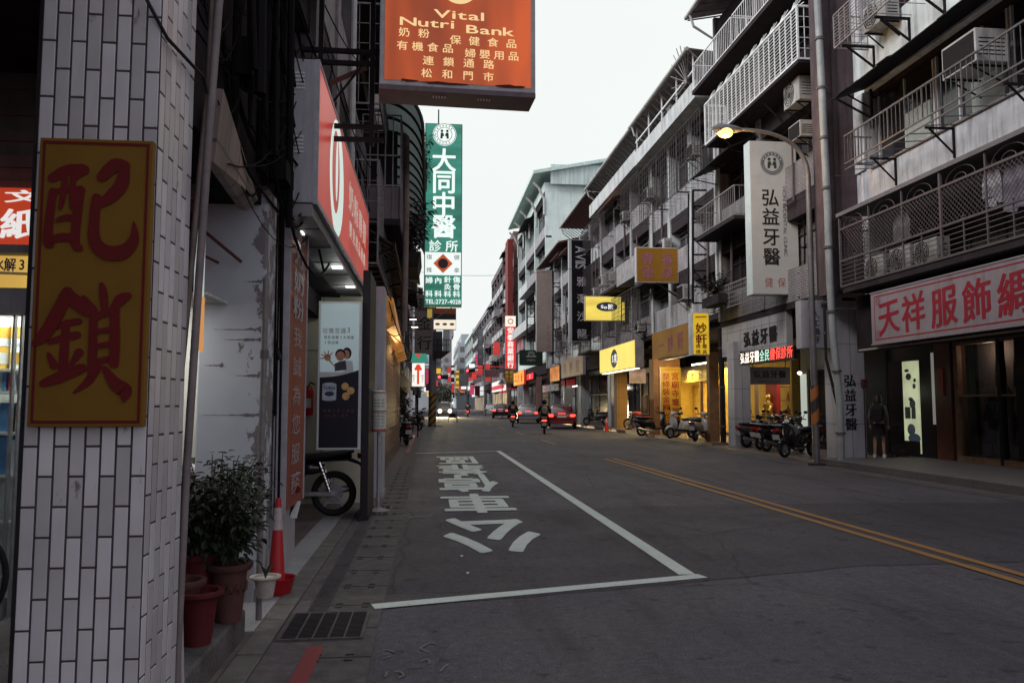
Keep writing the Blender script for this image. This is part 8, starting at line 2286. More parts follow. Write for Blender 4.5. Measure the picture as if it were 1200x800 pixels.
# open dark lattice frames
def lattice(label, px0, px1, py0, py1, Y, n=8):
    t = thing('sign_lattice', label, 'bracket', P((px0+px1)/2, py1, Y=Y))
    b = MB()
    for k in range(n+1): py = py0+(py1-py0)*k/n; b.bar(P(px0, py, Y=Y), P(px1, py, Y=Y), .06)
    for px in (px0, px1): b.bar(P(px, py0, Y=Y), P(px, py1, Y=Y), .07); b.bar(P(px, py0, Y=Y)+Vector((0,.5,0)), P(px, py1, Y=Y)+Vector((0,.5,0)), .05)
    for k in range(n): 
        if k % 2: b.bar(P(px0, py0+(py1-py0)*k/n, Y=Y), P(px1, py0+(py1-py0)*(k+1)/n, Y=Y), .04)
    b.build('frame', IRON, t)
lattice('dark iron lattice between the beige and the black vertical signs', 648.5, 661, 318, 426, 62.3, 8)
lattice('tall dark iron lattice left of the dental sign', 812, 834, 223, 355, 28.5, 7)
lattice('dark iron lattice behind the lit yellow hanging sign', 734, 746, 330, 392, 42.4, 4)
lattice('dark iron lattice left of the beige vertical sign', 618, 627, 352, 400, 66, 5)
# bank sign
t, x0, x1, z0, z1 = vsign('bank_sign', 'lit red vertical bank sign with white characters under a white crest panel', 592, 604.5, 370, 432, 92.0, .4, glow('face_bank_red', (0.62,0.03,0.035), 0.9, 0.2, 1.5, 'Z', base=(.3,.02,.02)), STL, '\u5b89\u6cf0\u5546\u696d\u9280\u884c', glow('letter_bank', (0.95,0.85,0.78), 1.0), .78, .80, .022, dz=-.62)
zc = z1-.65
b = MB(); b.box(x0+.02, x1-.02, 91.98, 91.992, z1-1.25, z1-.02); pn = b.build('crest_panel', glow('panel_crest', (0.95,0.80,0.66), 1.0), t)
b = MB(); 
for a in range(0, 360, 45): disc(b, ((x0+x1)/2+.28*math.cos(R(a)), 91.975, zc+.28*math.sin(R(a))), FX, FZ, .11, .07, 10)
b.build('crest', mat('crest_red', (0.4,0.05,0.04), 0.5, 0), pn)
t = thing('red_mast', 'tall thin dark red signboard edge rising over the bank sign', 'sign', (9.3, 94, 8))
q0, q1 = P(595, 325, Y=94), P(601, 325, Y=94); b = MB(); b.box(q0.x, q1.x, 94, 97, P(598, 372, Y=94).z, P(598, 280, Y=94).z); b.build('board', mat('mast_red', (0.17,0.025,0.02), 0.6, 0.15, 1), t)
b = MB(); b.bar((q1.x, 95, 14), (10.2, 95, 14), .1); b.build('bracket', IRON, t)
# smaller shop signs down the right side
def fsign(name, label, px0, px1, pyt, pyb, X, m_, edge, txt=None, tm=None, thick=.2, ch_h=.7):
    """fascia facing the road on plane X; pyt/pyb = top and bottom rows at its middle"""
    pm = (px0+px1)/2
    y1_, y0_ = P(px0, (pyt+pyb)/2, X=X).y, P(px1, (pyt+pyb)/2, X=X).y
    z1_, z0_ = P(pm, pyt, X=X).z, P(pm, pyb, X=X).z
    t = thing(name, label, 'shop sign', (X, (y0_+y1_)/2, z0_))
    b = MB(); b.box(X+.006, X+thick, y0_, y1_, z0_, z1_); b.build('box', edge, t)
    b = MB(); b.box(X, X+.005, y0_+.04, y1_-.04, z0_+.04, z1_-.04); b.build('face', m_, t)
    if txt:
        b = MB(); n = len(txt); aw = (y1_-y0_)*.86/n; h_ = (z1_-z0_)*ch_h
        for k, c in enumerate(txt): put_char(b, c, (X-.006, y1_-(y1_-y0_)*.07-aw*(k+.5), (z0_+z1_)/2), RX, FZ, min(aw*.95, h_*1.4), h_, .02)
        b.build('lettering', tm, t)
    return t
fsign('beige_fascia', 'worn beige and brown fascia over the pale pillar beyond the yellow shop', 657, 683, 419, 441, XB-.2, mat('fascia_beige', (0.26,0.19,0.155), 0.55, 0.3, 1.0, dirt=0.2), C_GREY, '\u7f8e\u5bb9\u9662', mat('letter_brown', (0.16,0.08,0.06), .5, 0))
fsign('amber_fascia', 'small amber lit fascia left of the worn beige one', 644.5, 655.5, 429, 447, XB-.3, glow('face_amber', (0.55,0.20,0.03), 0.7, 0.5, 1.5, 'A'), C_DARK, '\u5c0f\u5403', glow('letter_amber_red', (0.6,0.06,0.02), .7))
fsign('red_shop_sign', 'small glowing red sign in the dark bay before the amber fascia', 617, 625, 437, 445, XB-.3, glow('face_hot_red', (0.85,0.04,0.05), 0.9, 0.3, 2, 'A'), C_DARK, '\u8336', glow('letter_hot', (0.95,0.7,0.6), .9))
fsign('lit_menu_fascia', 'glowing orange and yellow menu fascia right of the bank sign', 602, 614, 435, 451, XB-.3, glow('face_orange_yellow', (0.85,0.36,0.06), 1.0, 0.5, 1.2, 'Y'), glow('edge_red', (0.5,0.03,0.02), .7), '\u725b\u8089\u9eb5', glow('letter_red_lit', (0.62,0.05,0.03), .8))
vsign('gold_twin_sign', 'pair of dark boards with gold characters under the bank sign', 591, 601, 433, 450, 90, .2, mat('face_dark_olive', (0.05,0.04,0.02), .5, .1), C_DARK, None, None, 0, 0, brk=True)
b = MB(); c = P(594, 441, Y=90); 
for ddx in (0, .5): text_col(b, '\u85e5\u5c40\u884c', (c.x+ddx, 89.985, c.z), FX, FZ, .42, .42, .46, .02)
tw_ = bpy.data.objects['gold_twin_sign']; lt = b.build('lettering', mat('letter_goldy', (0.42,0.27,0.05), .5, .1), tw_)
t, x0, x1, z0, z1 = hang_box('green_black_sign', 'dark green hanging sign with a pale round car-like emblem', 'sign', 609, 636, 410, 428, 66.0, .3, mat('face_dark_green', (0.012,0.028,0.022), .4, .1), C_DARK, frame=.02)
b = MB(); cx, cz = (x0+x1)/2, (z0+z1)/2+.12
ring(b, (cx, 65.985, cz), FX, FZ, .22, .29, 24, 10, 170); ring(b, (cx, 65.985, cz), FX, FZ, .36, .41, 24, 40, 140); b.box(cx-.42, cx+.42, 65.98, 65.99, cz-.06, cz+.04)
text_line(b, '\u6c7d\u8eca\u884c', (cx, 65.985, cz-.33), FX, FZ, .22, .2, .25, .02); b.build('emblem', mat('emblem_ash', (0.30,0.33,0.31), .5, 0), t)
fsign('pink_billboard', 'faded pink and grey billboard left of the dark green sign', 603, 613, 396, 412, XB-.2, mat('face_dusty_pink', (0.30,0.17,0.19), .6, .3, 1), C_GREY, '\u65c5\u793e', mat('letter_dusty_red', (0.28,0.05,0.07), .5, 0))
t = hang_box('mauve_board', 'dull red and mauve sign board across the far lamp post', 'sign', 566, 585, 433, 442, 104.0, .3, mat('face_mauve_red', (0.20,0.10,0.11), .6, .3, 1), C_GREY, frame=.06)
fsign('white_notice', 'small white notices on the pillar behind the red car', 641, 655, 450, 458, XB+.3, mat('notice_white', (0.42,0.42,0.43), .5, .2, 4), C_GREY, '\u51fa\u79df', mat('letter_notice', (.2,.05,.05), .5, 0))
t = thing('vending_panel', 'pale free-standing panel with two dark vents beside the far arcade', 'panel', (11.5, 56, 0))
c0, c1 = P(661, 454, Y=56), P(671, 480, Y=56); b = MB(); b.box(c0.x, c1.x, 56, 56.3, .16, c0.z); b.build('casing', mat('panel_ivory', (0.42,0.40,0.34), .5, .1), t, bevel=.02)
b = MB(); b.box(c0.x+.1, c0.x+.25, 55.98, 56, 1.3, 1.38); b.box(c1.x-.25, c1.x-.1, 55.98, 56, 1.3, 1.38); b.build('vents', INK, t)
def arcade_tube(label, px, py, ln=1.2):
    c = P(px, py, X=11.3); t = thing('arcade_lamp', label, 'lamp', c)
    b = MB(); b.box(c.x-.04, c.x+.04, c.y-ln/2, c.y+ln/2, c.z, c.z+.05); b.build('housing', IRON, t)
    b = MB(); b.box(c.x-.03, c.x+.03, c.y-ln/2, c.y+ln/2, c.z-.04, c.z-.001); b.build('tube', glow('tube_cool', (1,0.95,0.88), 8), t)
    point_light('arcade_glow', c-Vector((0,0,.2)), 10, (1,0.9,0.75), .1, t)
arcade_tube('bright white tube lamp in the arcade behind the red car', 674, 452, 2.0)
arcade_tube('second small lamp in the arcade behind the red car', 682, 451, .5)
# convenience-store front far down the right
t = thing('convenience_store', 'bright white and red striped corner store front in the distance', 'shop', (9.6, 110, 3))
b = MB(); b.box(9.3, 9.5, 99, 121, 3.2, 4.6); b.build('fascia', glow('store_white', (0.95,0.88,0.84), 1.0), t)
b = MB(); b.box(9.28, 9.299, 99, 121, 3.45, 4.0); b.build('red_stripe', glow('store_red', (0.75,0.05,0.07), .9), t)
b = MB(); 
for k in range(6): b.box(9.62, 9.7, 99.5+3.5*k, 102.2+3.5*k, .4, 2.9)
b.build('shop_window', glow('store_glow', (0.62,0.46,0.25), .6, .7, .8, 'A'), t)
t = thing('lit_shop', 'pale lit shop fascia beyond the striped corner store', 'shop', (9.6, 150, 3))
b = MB(); b.box(9.3, 9.5, 140, 175, 3.0, 4.6); b.build('fascia', glow('store_cool', (0.80,0.85,0.85), .8, .3, .3, 'Y'), t)
b = MB(); b.box(9.62, 9.7, 141, 170, .3, 2.7); b.build('shop_window', glow('store_glow2', (0.40,0.30,0.2), .5, .7, .6, 'A'), t)
# far-left signs seen past the pole
def lit(name, label, px0, px1, py0, py1, Y, m_, txt=None, tm=None, cw=.5, adv=.55):
    t, x0, x1, z0, z1 = hang_box(name, label, 'sign', px0, px1, py0, py1, Y, .25, m_, C_DARK, frame=.03)
    if txt: 
        b = MB(); text_col(b, txt, ((x0+x1)/2, Y-.012, (z0+z1)/2), FX, FZ, cw, cw, adv, .02); b.build('lettering', tm, t)
    b = MB(); b.bar((x0, Y+.12, z1-.1), (min(x0, -1.2) if (x0+x1) < 8 else XB, Y+.12, z1-.1), .06); b.build('bracket', IRON, t)
    return t
PNK = glow('face_pink', (0.55,0.05,0.14), .7, .2, 1, 'Z'); REDL = glow('face_red_far', (0.60,0.05,0.05), .75, .2, 1, 'Z'); YELL = glow('face_yel_far', (0.80,0.50,0.06), .9, .2, 1, 'Z')
WL = glow('letter_far', (0.95,0.85,0.8), .9)
lit('pink_sign', 'pink lit sign half hidden behind the red key sign', 498, 502.5, 432, 450, 60, PNK)
lit('yellow_tag_sign', 'small tilted yellow lit sign right of the striped pole', 511, 517, 431, 438, 70, YELL)
lit('red_tall_sign', 'tall thin red lit sign at the far left of the junction', 524, 528, 430, 448, 150, REDL, '\u85e5', WL, .6, .8)
lit('dark_red_sign', 'dark red signboard with faint characters in the far distance', 528.5, 532.5, 428, 462, 130, mat('face_wine', (0.17,0.03,0.04), .5, .2), '\u85e5\u623f\u9280\u6a13', WL, .5, 1.2)
lit('yellow_tall_sign', 'tall yellow lit sign with dark characters in the far distance', 534, 538, 434, 455, 125, YELL, '\u7576\u92ea\u501f', INK, .5, .9)
lit('red_small_sign', 'small red lit sign beneath the tall yellow one', 529, 532.5, 449, 460, 122, REDL)
lit('grey_board_sign', 'grey-white sign board with rows of writing left of the corner store', 539, 549, 437, 451, 135, mat('face_ash', (0.36,0.38,0.38), .5, .2, 1))
lit('blue_grey_board', 'blue-grey vertical sign on the far right row above the corner store', 560, 566, 385, 428, 108, mat('face_bluegrey', (0.16,0.18,0.20), .5, .3, 1), '\u65c5\u9928\u4f11', mat('letter_ash', (.3,.3,.3), .5, 0), .6, 1.3)
lit('store_light', 'pale glowing store sign far down the middle of the street', 540, 551, 452.5, 456, 145, glow('face_paleglow', (.9,.93,.92), 1.0))
# clutter of tiny signs far down the street
random.seed(17)
FARS = [('tiny red lit shop sign far down the street', REDL), ('tiny amber lit shop sign far down the street', YELL), ('tiny pink lit shop sign far down the street', PNK), ('tiny pale lit shop sign far down the street', MC['face_paleglow']), ('tiny dark unlit shop sign far down the street', MC['face_wine'])]
for i in range(44):
    Y = random.uniform(100, 235); left = i % 3 == 0
    x = random.uniform(-1.2, .8) if left else random.uniform(7.6, 9.4)
    z = random.uniform(2.8, 9.5); h_ = random.choice([.6, .8, 1.2, 1.8]); w_ = random.choice([.6, .9, 1.2])
    lab, m_ = FARS[random.choice([0, 0, 1, 2, 3, 4, 4, 4])]
    b = MB(); b.box(x, x+w_, Y, Y+.3, z, z+h_); b.bar((x if not left else x-2, Y+.15, z+h_*.5), (x+w_+2 if not left else x, Y+.15, z+h_*.5), .08)
    tag(b.build('shop_sign', m_), lab, 'sign', lab.replace('sign', 'signs'))
# street tree far off
def far_tree(label, c, h, r, seed):
    t = thing('street_tree', label, 'tree', c); rnd = random.Random(seed); c = Vector(c)
    b = MB(); b.tube([c, c+Vector((.1,0,h*.4)), c+Vector((0,0,h*.7))], [.2,.15,.08], 8)
    for k in range(6):
        a = k*1.05; b.tube([c+Vector((.05,0,h*.45)), c+Vector((math.cos(a)*r*.6, math.sin(a)*r*.6, h*.75))], [.08,.03], 6)
    b.build('trunk', mat('bark', (0.05,0.04,0.035), .9, .3), t)
    b = MB()
    for k in range(900):
        a = rnd.uniform(0, 6.28); u = rnd.random()**.5; v = rnd.uniform(-1, 1)
        q = c+Vector((math.cos(a)*r*u*math.sqrt(1-v*v*.7), math.sin(a)*r*u*math.sqrt(1-v*v*.7), h*.72+v*h*.32))+Vector((rnd.uniform(-.3,.3),)*3)
        leaf(b, q, (rnd.uniform(-1,1), rnd.uniform(-1,1), rnd.uniform(-1,.5)), .5, .25)
    b.build('crown', LF2, t)
far_tree('dim round street tree behind the headlights of the oncoming car', (3.2, 165, 0), 5.0, 2.4, 5)

# ---- street lamps
LAMPM = mat('lamp_steel', (0.17,0.165,0.17), 0.5, 0.2, 6, metal=0.5, dirt=0.3)
SOD = glow('sodium', (1.0,0.47,0.13), 3.4)
def street_lamp(label, base, arm, ztop, lampat, r=.085, watts=40, striped=False, head=True):
    base = Vector(base); t = thing('street_lamp', label, 'street lamp', base); lampat = Vector(lampat)
    pts = [base+Vector((0,0,.0)), base+Vector((0,0,ztop*.5)), base+Vector((0,0,ztop))]
    b = MB(); b.tube(pts, [r, r*.9, r*.75], 14); b.build('pole', LAMPM, t, smooth=True)
    a0 = pts[-1]; 
    cv = []
    for k in range(13):
        u = k/12; c1 = a0+Vector((-.05,0,(lampat.z-a0.z)*.85)); c2 = lampat+Vector(((a0.x-lampat.x)*.45, 0, .02))
        cv.append(a0*(1-u)**3+c1*3*u*(1-u)**2+c2*3*u*u*(1-u)+lampat*u**3)
    b = MB(); b.tube(cv, [r*.72-.02*k/12 for k in range(13)], 10); b.build('arm', LAMPM, t, smooth=True)
    d = (cv[-1]-cv[-3]).normalized()
    b = MB(); b.tube([lampat-d*.05, lampat+d*.12, lampat+d*.5, lampat+d*.68], [.05, .10, .13, .05], 12); hd = b.build('head', LAMPM, t, smooth=True)
    b = MB(); b.ball(lampat+d*.36+Vector((0,0,-.10)), .20, .16, .13); b.build('bulb', SOD, hd, smooth=True)
    point_light('lamp_glow', lampat+d*.36+Vector((0,-.05,-.32)), watts, (1.0,0.58,0.2), .1, t)
    b = MB(); b.cyl(base, base+Vector((0,0,.05)), r*2.6, r*2.4, 16); b.build('base', C_DARK, t)
    if striped:
        b = MB(); b.cyl(base+Vector((0,0,1.0)), base+Vector((0,0,1.95)), r*1.12, r*1.1, 16); b.build('striped_sleeve', stripes_mat('hazard_orange', (0.40,0.13,0.02), (0.03,0.028,0.03), .30), t, smooth=True)
    return t
lb_ = P(957, 545, Z=0.0)
la = P(866, 152, Y=lb_.y)
street_lamp('glowing street lamp on a curved pole banded orange and black by the dental clinic', (lb_.x, lb_.y, 0), 0, P(950, 205, Y=lb_.y).z, la, striped=True, watts=130)
l2 = P(624, 497, Z=0.0)
q = P(634, 380, Y=48); street_lamp('distant lit street lamp over the parked dark car', (q.x+.0, 98, 0), 0, 9.2, (P(610, 367, Y=98).x, 98, P(610, 367, Y=98).z), .08, 30)
bpy.data.objects['street_lamp.001'].location.x += 0
street_lamp('farthest lit street lamp arching in front of the mauve blocks', (P(588, 480, Y=120).x, 120, 0), 0, 10.5, (P(568, 404, Y=120).x, 120, P(568, 404, Y=120).z), .1, 30)
# warning triangle on a post
t = thing('warning_sign', 'triangular white road sign on a thin post in front of the dark parked car', 'road sign', (8.6, 86, 0))
q = P(588.5, 446, Y=86); b = MB(); b.cyl((q.x, 86, 0), (q.x, 86, q.z+.6), .05, seg=8); b.build('post', LAMPM, t)
b = MB(); b.prism([(-.5,-.42),(.5,-.42),(0,.45)], (q.x, 85.93, q.z), (1,0,0), (0,0,1), .03); b.build('plate', mat('road_sign_white', (.5,.5,.5), .5, .05), t)
b = MB(); b.prism([(-.32,-.32),(.32,-.32),(0,.24)], (q.x, 85.925, q.z), (1,0,0), (0,0,1), .004); b.build('symbol', mat('road_sign_grey', (.12,.12,.13), .5, 0), t)
# traffic signals
def signal(label, px, py, Y, lit_i=0):
    c = P(px, py, Y=Y); t = thing('traffic_signal', label, 'traffic light', c)
    b = MB(); b.box(c.x-.25, c.x+1.15, Y, Y+.25, c.z-.25, c.z+.25); b.build('housing', BLK, t, bevel=.05)
    for k in range(3):
        b = MB(); b.ball((c.x+.02+.44*k, Y-.02, c.z), .17, .08, .17, 16, 8); b.build('lens', glow('signal_red', (1.0,0.03,0.04), 9.0) if k == lit_i else mat('lens_dark', (.02,.02,.02), .2, 0), t, smooth=True)
    b = MB(); b.bar((c.x+.4, Y+.12, c.z+.2), (c.x+3.5, Y+.12, c.z+.5), .1); b.bar((c.x+3.5, Y+.12, c.z+.5), (c.x+3.5, Y+.12, 0), .16); b.build('mast_arm', LAMPM, t)
signal('right one of two red traffic signals glowing over the far junction', 547.5, 434, 115)
signal('left one of two red traffic signals glowing over the far junction', 514.5, 441.5, 100)

# ---- vehicles
RDC = mat('car_red', (0.16,0.008,0.014), 0.22, 0.05, 4, coat=0.7)
SLV = mat('car_silver', (0.34,0.33,0.34), 0.3, 0.05, 4, metal=0.5, coat=0.5)
DKC = mat('car_dark', (0.025,0.025,0.03), 0.25, 0.05, 4, coat=0.6)
def at(px, py): 
    v = P(px, py, Z=0.0); return v
rc = at(667, 500.5)
sedan('dark red saloon with glowing tail lamps nearest on the right side of the road', (P(665, 480, Y=47).x, 47+2.2, 0), R(-9), RDC)
sedan('silver saloon ahead of the red one at the right kerb', (P(622, 480, Y=61).x, 63, 0), R(-6), SLV)
sedan('dark hatchback with lit tail lamps parked by the warning sign', (P(589, 480, Y=82).x, 84, 0), R(-6), DKC, L=4.0, tall=.08)
sedan('grey car parked farthest up the right kerb', (P(577, 480, Y=98).x, 100, 0), R(-4), SLV, lit_tail=False, L=4.0)
oc = sedan('oncoming car with dazzling headlights beyond the striped pole', (P(521, 476, Y=96).x, 96, 0), R(180), mat('car_drab', (0.06,0.05,0.035), .3, .05, 4, coat=.5), lit_tail=False, lit_head=True, tall=.25)
for s_ in (-1, 1): 
    l = bpy.data.lights.new('headlight_beam', 'SPOT'); l.energy = 5000; l.color = (1,.8,.42); l.spot_size = R(50); l.spot_blend = .6; l.shadow_soft_size = .08
    o = bpy.data.objects.new('headlight_beam', l); COL.objects.link(o); o.parent = oc; o.location = (s_*.58, 2.5, .64); o.rotation_euler = (R(84), 0, 0)
# hand cart
t = thing('hand_cart', 'dark two-wheeled hand cart standing in the left lane', 'cart', (P(530.5, 490, Y=66).x, 66, 0))
x = P(530.5, 490, Y=66).x
for s_ in (-1, 1): 
    b = MB(); b.lathe([(.24,-.03),(.26,0),(.24,.03),(.2,.03),(.2,-.03),(.24,-.03)], (x+s_*.36, 66, .26), 'X', 20); 
    for k in range(6): a = R(60*k); b.bar((x+s_*.36, 66, .26), (x+s_*.36, 66+.22*math.cos(a), .26+.22*math.sin(a)), .015)
    b.build('wheel', RUB, t)
b = MB(); b.box(x-.34, x+.34, 65.5, 66.9, .36, .42); b.bar((x-.3, 65.55, .42), (x-.3, 65.55, .9), .04); b.bar((x+.3, 65.55, .42), (x+.3, 65.55, .9), .04); b.bar((x-.34, 65.55, .88), (x+.34, 65.55, .88), .04); b.bar((x-.3, 65.55, .45), (x+.3, 65.55, .85), .03); b.build('bed', IRON, t)
b = MB(); b.box(x-.25, x+.25, 65.8, 66.6, .42, .7); b.build('load', C_DARK, t, bevel=.03)

# ---- riders
def rider(label, loc, rotz, jacket, helm, pants, bag=None):
    sc_ = scooter('%s scooter ridden by the person in the %s' % (label[1], label[2]), loc, rotz, label[3], lit=True)
    t = thing('person', label[0], 'person', loc, None, rotz, local=True)
    j = {'pelvis': (0,-.32,.86,.15,.12), 'waist': (0,-.30,1.02,.14,.11), 'chest': (0,-.22,1.24,.17,.12), 'neck': (0,-.18,1.40,.06,.06), 'head': (0,-.14,1.53,.09,.10), 'crown': (0,-.14,1.62,.075,.085)}
    e = [('pelvis','waist'),('waist','chest'),('chest','neck'),('neck','head'),('head','crown')]
    for s_, n in ((-1,'l'),(1,'r')):
        j.update({'sh'+n: (s_*.20,-.20,1.34,.065), 'el'+n: (s_*.29,-.02,1.12,.05), 'wr'+n: (s_*.30,.22,1.03,.034),
                  'hip'+n: (s_*.11,-.28,.84,.095), 'kn'+n: (s_*.19,.14,.78,.07), 'an'+n: (s_*.15,.14,.42,.045), 'toe'+n: (s_*.15,.30,.38,.04)})
        e += [('chest','sh'+n),('sh'+n,'el'+n),('el'+n,'wr'+n),('pelvis','hip'+n),('hip'+n,'kn'+n),('kn'+n,'an'+n),('an'+n,'toe'+n)]
    body = skin_body('body', j, e, SKIN, t)
    h = MB()
    for s_ in (-1, 1): hand_geo(h, (s_*.30,.22,1.03), (0,1,-.1), (s_,0,0), (0,0,1), .17, .7)
    h.build('hands', SKIN, t, smooth=True)
    jj = {k: v[:3]+tuple(x*1.22 for x in v[3:]) for k, v in j.items() if k in ('pelvis','waist','chest','shl','ell','wrl','shr','elr','wrr')}
    jj['collar'] = (0,-.18,1.40,.085,.085)
    skin_body('jacket', jj, [a for a in e if a[0] in jj and a[1] in jj]+[('chest','collar')], jacket, t)
    jp = {k: v[:3]+tuple(x*1.2 for x in v[3:]) for k, v in j.items() if k in ('pelvis','hipl','knl','anl','hipr','knr','anr')}
    skin_body('trousers', jp, [a for a in e if a[0] in jp and a[1] in jp], pants, t)
    for s_ in (-1, 1):
        b = MB(); loft(b, [(.02,.36,.05,.05,s_*.15),(.15,.37,.055,.055,s_*.15),(.30,.35,.05,.035,s_*.15),(.36,.34,.03,.02,s_*.15)]); b.build('shoe', BLK, t, smooth=True)
    b = MB(); b.ball((0,-.135,1.585), .135, .155, .145, 18, 10); hm = b.build('helmet', helm, t, smooth=True)
    b = MB(); b.ball((0,-.06,1.55), .105, .10, .075, 14, 8); b.build('visor', glass('visor', (.01,.01,.012), .08), hm, smooth=True)
    if bag:
        b = MB(); loft(b, [(-.50,1.16,.11,.14),(-.42,1.18,.15,.19),(-.32,1.2,.15,.19)], 12, 3); b.build('backpack', bag, t, smooth=True)
NAVY = mat('cloth_navy', (0.014,0.014,0.02), .85, .2, 10); BLKC = mat('cloth_black', (0.012,0.011,0.012), .9, .2, 10); GRYC = mat('cloth_stone', (0.20,0.20,0.19), .85, .2, 10)
a1 = at(641.5, 505.8); a2 = at(603, 497.5)
rider(('rider seen from behind with a pale patch bag beside the red car', 'black lit-tail', 'pale-patched jacket', MC['scooter_black']), (P(641.5, 490, Y=39).x, 40, 0), R(-9), BLKC, BLK, BLKC, GRYC)
rider(('rider in a black jacket following the silver car', 'dark lit-tail', 'black jacket', MC['scooter_grey']), (P(603, 490, Y=51).x, 52, 0), R(-6), NAVY, BLK, BLKC)
rider(('far rider waiting near the zebra crossing', 'far lit-tail', 'dark coat near the crossing', MC['scooter_blue']), (P(548, 480, Y=88).x, 88, 0), R(-3), NAVY, BLK, BLKC)

# ---- girl with a backpack in front of the clothes shop
g0 = P(1031, 536.5, Z=.17)
t = thing('person', 'girl in a grey hooded top with a black backpack facing the shop window', 'person', g0, None, R(-38), local=True)
H = 1.58/1.72
j = {'pelvis': (0,0,.93,.115,.095), 'waist': (0,.01,1.06,.10,.08), 'chest': (0,.01,1.26,.125,.09), 'neck': (0,.0,1.42,.045,.045), 'head': (0,.02,1.55,.075,.09), 'crown': (0,.02,1.63,.06,.075)}
e = [('pelvis','waist'),('waist','chest'),('chest','neck'),('neck','head'),('head','crown')]
for s_, n in ((-1,'l'),(1,'r')):
    j.update({'sh'+n: (s_*.155,.0,1.36,.05), 'el'+n: (s_*.22,-.01,1.10,.038), 'wr'+n: (s_*.22,.10,.88,.026), 'hip'+n: (s_*.085,0,.88,.08), 'kn'+n: (s_*.10,.02,.49,.052), 'an'+n: (s_*.115,-.01,.09,.035), 'toe'+n: (s_*.125,.12,.035,.03)})
    e += [('chest','sh'+n),('sh'+n,'el'+n),('el'+n,'wr'+n),('pelvis','hip'+n),('hip'+n,'kn'+n),('kn'+n,'an'+n),('an'+n,'toe'+n)]
sl_ = lambda d: {k: tuple(x*H for x in v) for k, v in d.items()}
skin_body('body', sl_(j), e, SKIN, t)
h = MB()
for s_ in (-1, 1): hand_geo(h, (s_*.22*H,.10*H,.88*H), (0,.35,-1), (0,1,0), (s_,0,0), .155, .35)
h.build('hands', SKIN, t, smooth=True)
HOOD = mat('hood_grey', (0.13,0.12,0.135), .9, .2, 14)
jj = {k: v[:3]+tuple(x*1.28 for x in v[3:]) for k, v in j.items() if k in ('waist','chest','shl','ell','shr','elr','wrl','wrr')}
jj['pelvis'] = (0,0,.90,.16,.13); jj['collar'] = (0,-.02,1.41,.09,.09)
skin_body('hooded_top', sl_(jj), [a for a in e if a[0] in jj and a[1] in jj]+[('chest','collar')], HOOD, t)
b = MB(); b.ball((0,-.10*H,1.40*H), .13, .08, .09, 14, 8); b.build('hood', HOOD, t, smooth=True)
b = MB(); b.lathe([(.135,0),(.15,-.12),(.175,-.30),(.17,-.305),(.12,-.02)], (0,0,.93*H), 'Z', 20); b.build('skirt', BLKC, t, smooth=True)
b = MB(); b.ball((0,.0,1.585*H), .098, .112, .115, 18, 10); b.tube([(0,-.045,1.60*H),(0,-.075,1.50*H),(0,-.08,1.36*H),(0,-.07,1.27*H)], [.085,.10,.10,.05], 12); b.build('hair', HAIR, t, smooth=True)
b = MB(); loft(b, [(-.33,1.06,.12,.15),(-.24,1.10,.16,.20),(-.12,1.12,.155,.21)], 14, 3); bpk = b.build('backpack', BLKC, t, smooth=True)
b = MB()
for s_ in (-1, 1): b.tube([(s_*.10,-.13,1.28),(s_*.11,-.02,1.35*.985),(s_*.11,.10,1.22),(s_*.12,-.08,.98)], .016, 6)
b.build('straps', BLKC, bpk, smooth=True)
for s_ in (-1, 1):
    b = MB(); loft(b, [(-.07,.05,.035,.045,s_*.108),(.0,.055,.042,.055,s_*.11),(.10,.04,.045,.04,s_*.115),(.16,.03,.03,.025,s_*.118)]); b.build('shoe', mat('shoe_white', (.55,.52,.5), .6, .1), t, smooth=True)
b = MB(); b.ball((0,.125,1.52*H), .012, .018, .018, 8, 6)
for s_ in (-1, 1): b.ball((s_*.035,.10,1.55*H), .012, .010, .008, 8, 6)
b.build('face_features', mat('face_dark', (.08,.04,.035), .6, 0), t)

# ---- parked two-wheelers on the right
SB = MC['scooter_black']; SG = MC['scooter_grey']
S_W = mat('scooter_white', (0.48,0.48,0.48), .3, .1, 5, coat=.4); S_R = mat('scooter_red', (0.28,0.02,0.02), .3, .1, 5, coat=.4)
sp = [(884, 523, -62, SB, 'black scooter leftmost in the packed row under the dental fascia'), (895, 524.5, -75, SG, 'grey scooter second in the packed row under the dental fascia'), (907, 527, -58, SB, 'black scooter with white plate in the middle of the packed row'),
      (919, 529, -70, mat('scooter_gloss', (0.02,0.018,0.02), .15, 0, coat=.8), 'glossy scooter fourth in the packed row under the dental fascia'), (932, 531.5, -52, SG, 'grey scooter right of the glossy one in the packed row')]
def parked(px, py, rz, m_, lab, z=.05, **kw):
    v = P(px, py, Z=z); return scooter(lab, (v.x, v.y+.25, z), R(rz), m_, **kw)
for px, py, rz, m_, lab in sp: parked(px, py, rz, m_, lab)
parked(900, 519, 250, SB, 'black scooter facing the road behind the packed row'); parked(922, 521.5, 262, SG, 'grey scooter facing the road behind the packed row')
parked(889, 516, 255, SG, 'grey scooter at the back left of the packed row beneath the LED strip'); parked(911, 518, -65, SB, 'black scooter at the back centre of the packed row beneath the LED strip'); parked(934, 524, -80, S_R, 'dark red scooter behind the lamp post in the packed row')
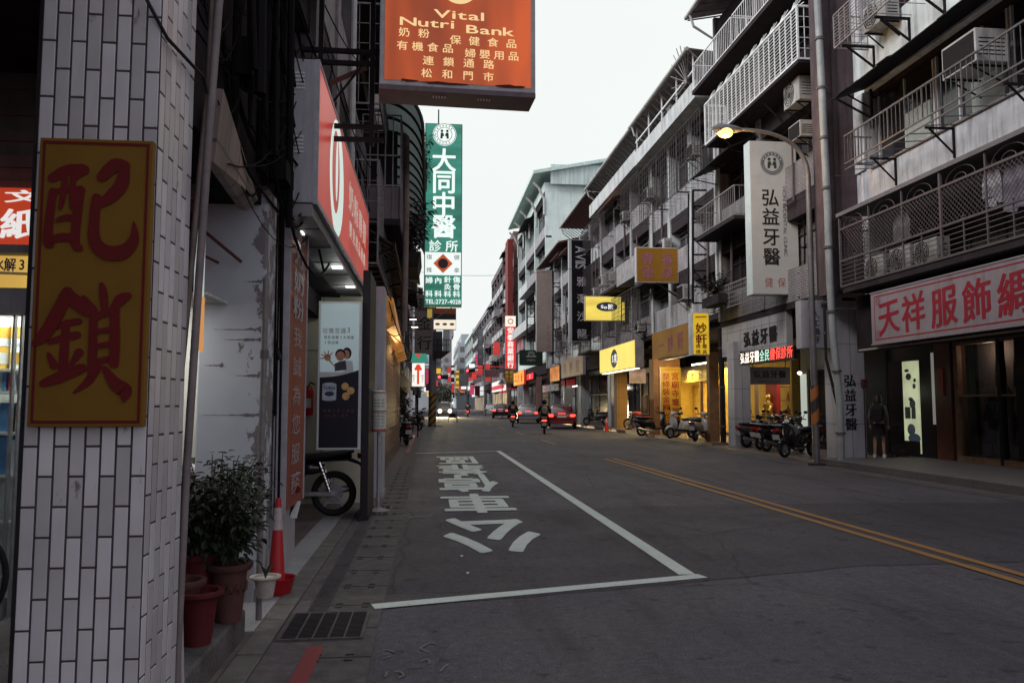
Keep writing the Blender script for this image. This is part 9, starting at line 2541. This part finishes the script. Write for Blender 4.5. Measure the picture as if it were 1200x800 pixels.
parked(942, 536, 118, SB, 'big dark scooter with a pale-rimmed wheel beside the striped lamp post')
parked(801, 513.5, 118, S_W, 'white and black scooter parked before the yellow shop', .13)
parked(824, 517, -40, mat('scooter_cream', (0.35,0.34,0.31), .3, .1, 5, coat=.4), 'white scooter with black seat beside the brown pillar', .13)
parked(812, 513, 70, SB, 'black scooter between the two white ones before the yellow shop', .13)
parked(768, 511, -80, SB, 'dark scooter half hidden by the mustard board pillar', .14)
v = P(752, 503.5, Z=.16); motorcycle('red motorcycle with wire wheels parked under the lit yellow fascia', (v.x, v.y, .16), R(66), mat('tank_red', (0.33,0.025,0.02), .3, .1, 5, coat=.4), wire=True)
parked(700, 498, 70, SG, 'dark scooter parked by the traffic cone beyond the ochre pillar', .16)
parked(655, 492, 80, SB, 'black scooter in the far arcade behind the silver car', .12)
cc = P(711, 505.5, Z=.005)
cone('red traffic cone standing at the kerb beside the ochre pillar', (cc.x, cc.y, .005), .75)
# person sitting inside the yellow shop
t = thing('menu_poster', 'pinkish poster inside the arcade behind the red motorcycle', 'poster', (12.5, 40, 1))
c = P(757, 479, X=12.5); b = MB(); b.box(12.46, 12.5, c.y-.6, c.y+.6, .8, 2.0); b.build('sheet', mat('poster_peach', (.30,.19,.13), .6, .3, 4), t)
# overhead wires across the street
random.seed(31)
pipe('thin overhead wire crossing high from the left row to the brick-banded block', sag((-1.4, 60, 11.5), (XB, 40, 9.0), .6), .012, BLK, 'wire', False)
# litter on the road
for i, (px, py) in enumerate(((548, 672), (541, 652))):
    v = P(px, py, Z=0.0); b = MB(); b.hexa([(v.x-.011,v.y-.012,.004),(v.x+.011,v.y-.01,.004),(v.x+.01,v.y+.012,.004),(v.x-.011,v.y+.01,.004),(v.x-.01,v.y-.01,.012),(v.x+.016,v.y-.01,.016),(v.x+.016,v.y+.01,.012),(v.x-.01,v.y+.01,.016)])
    tag(b.build('paper_scrap', PKW), 'tiny white scrap of litter lying on the asphalt', 'litter', 'scraps of litter on the road')
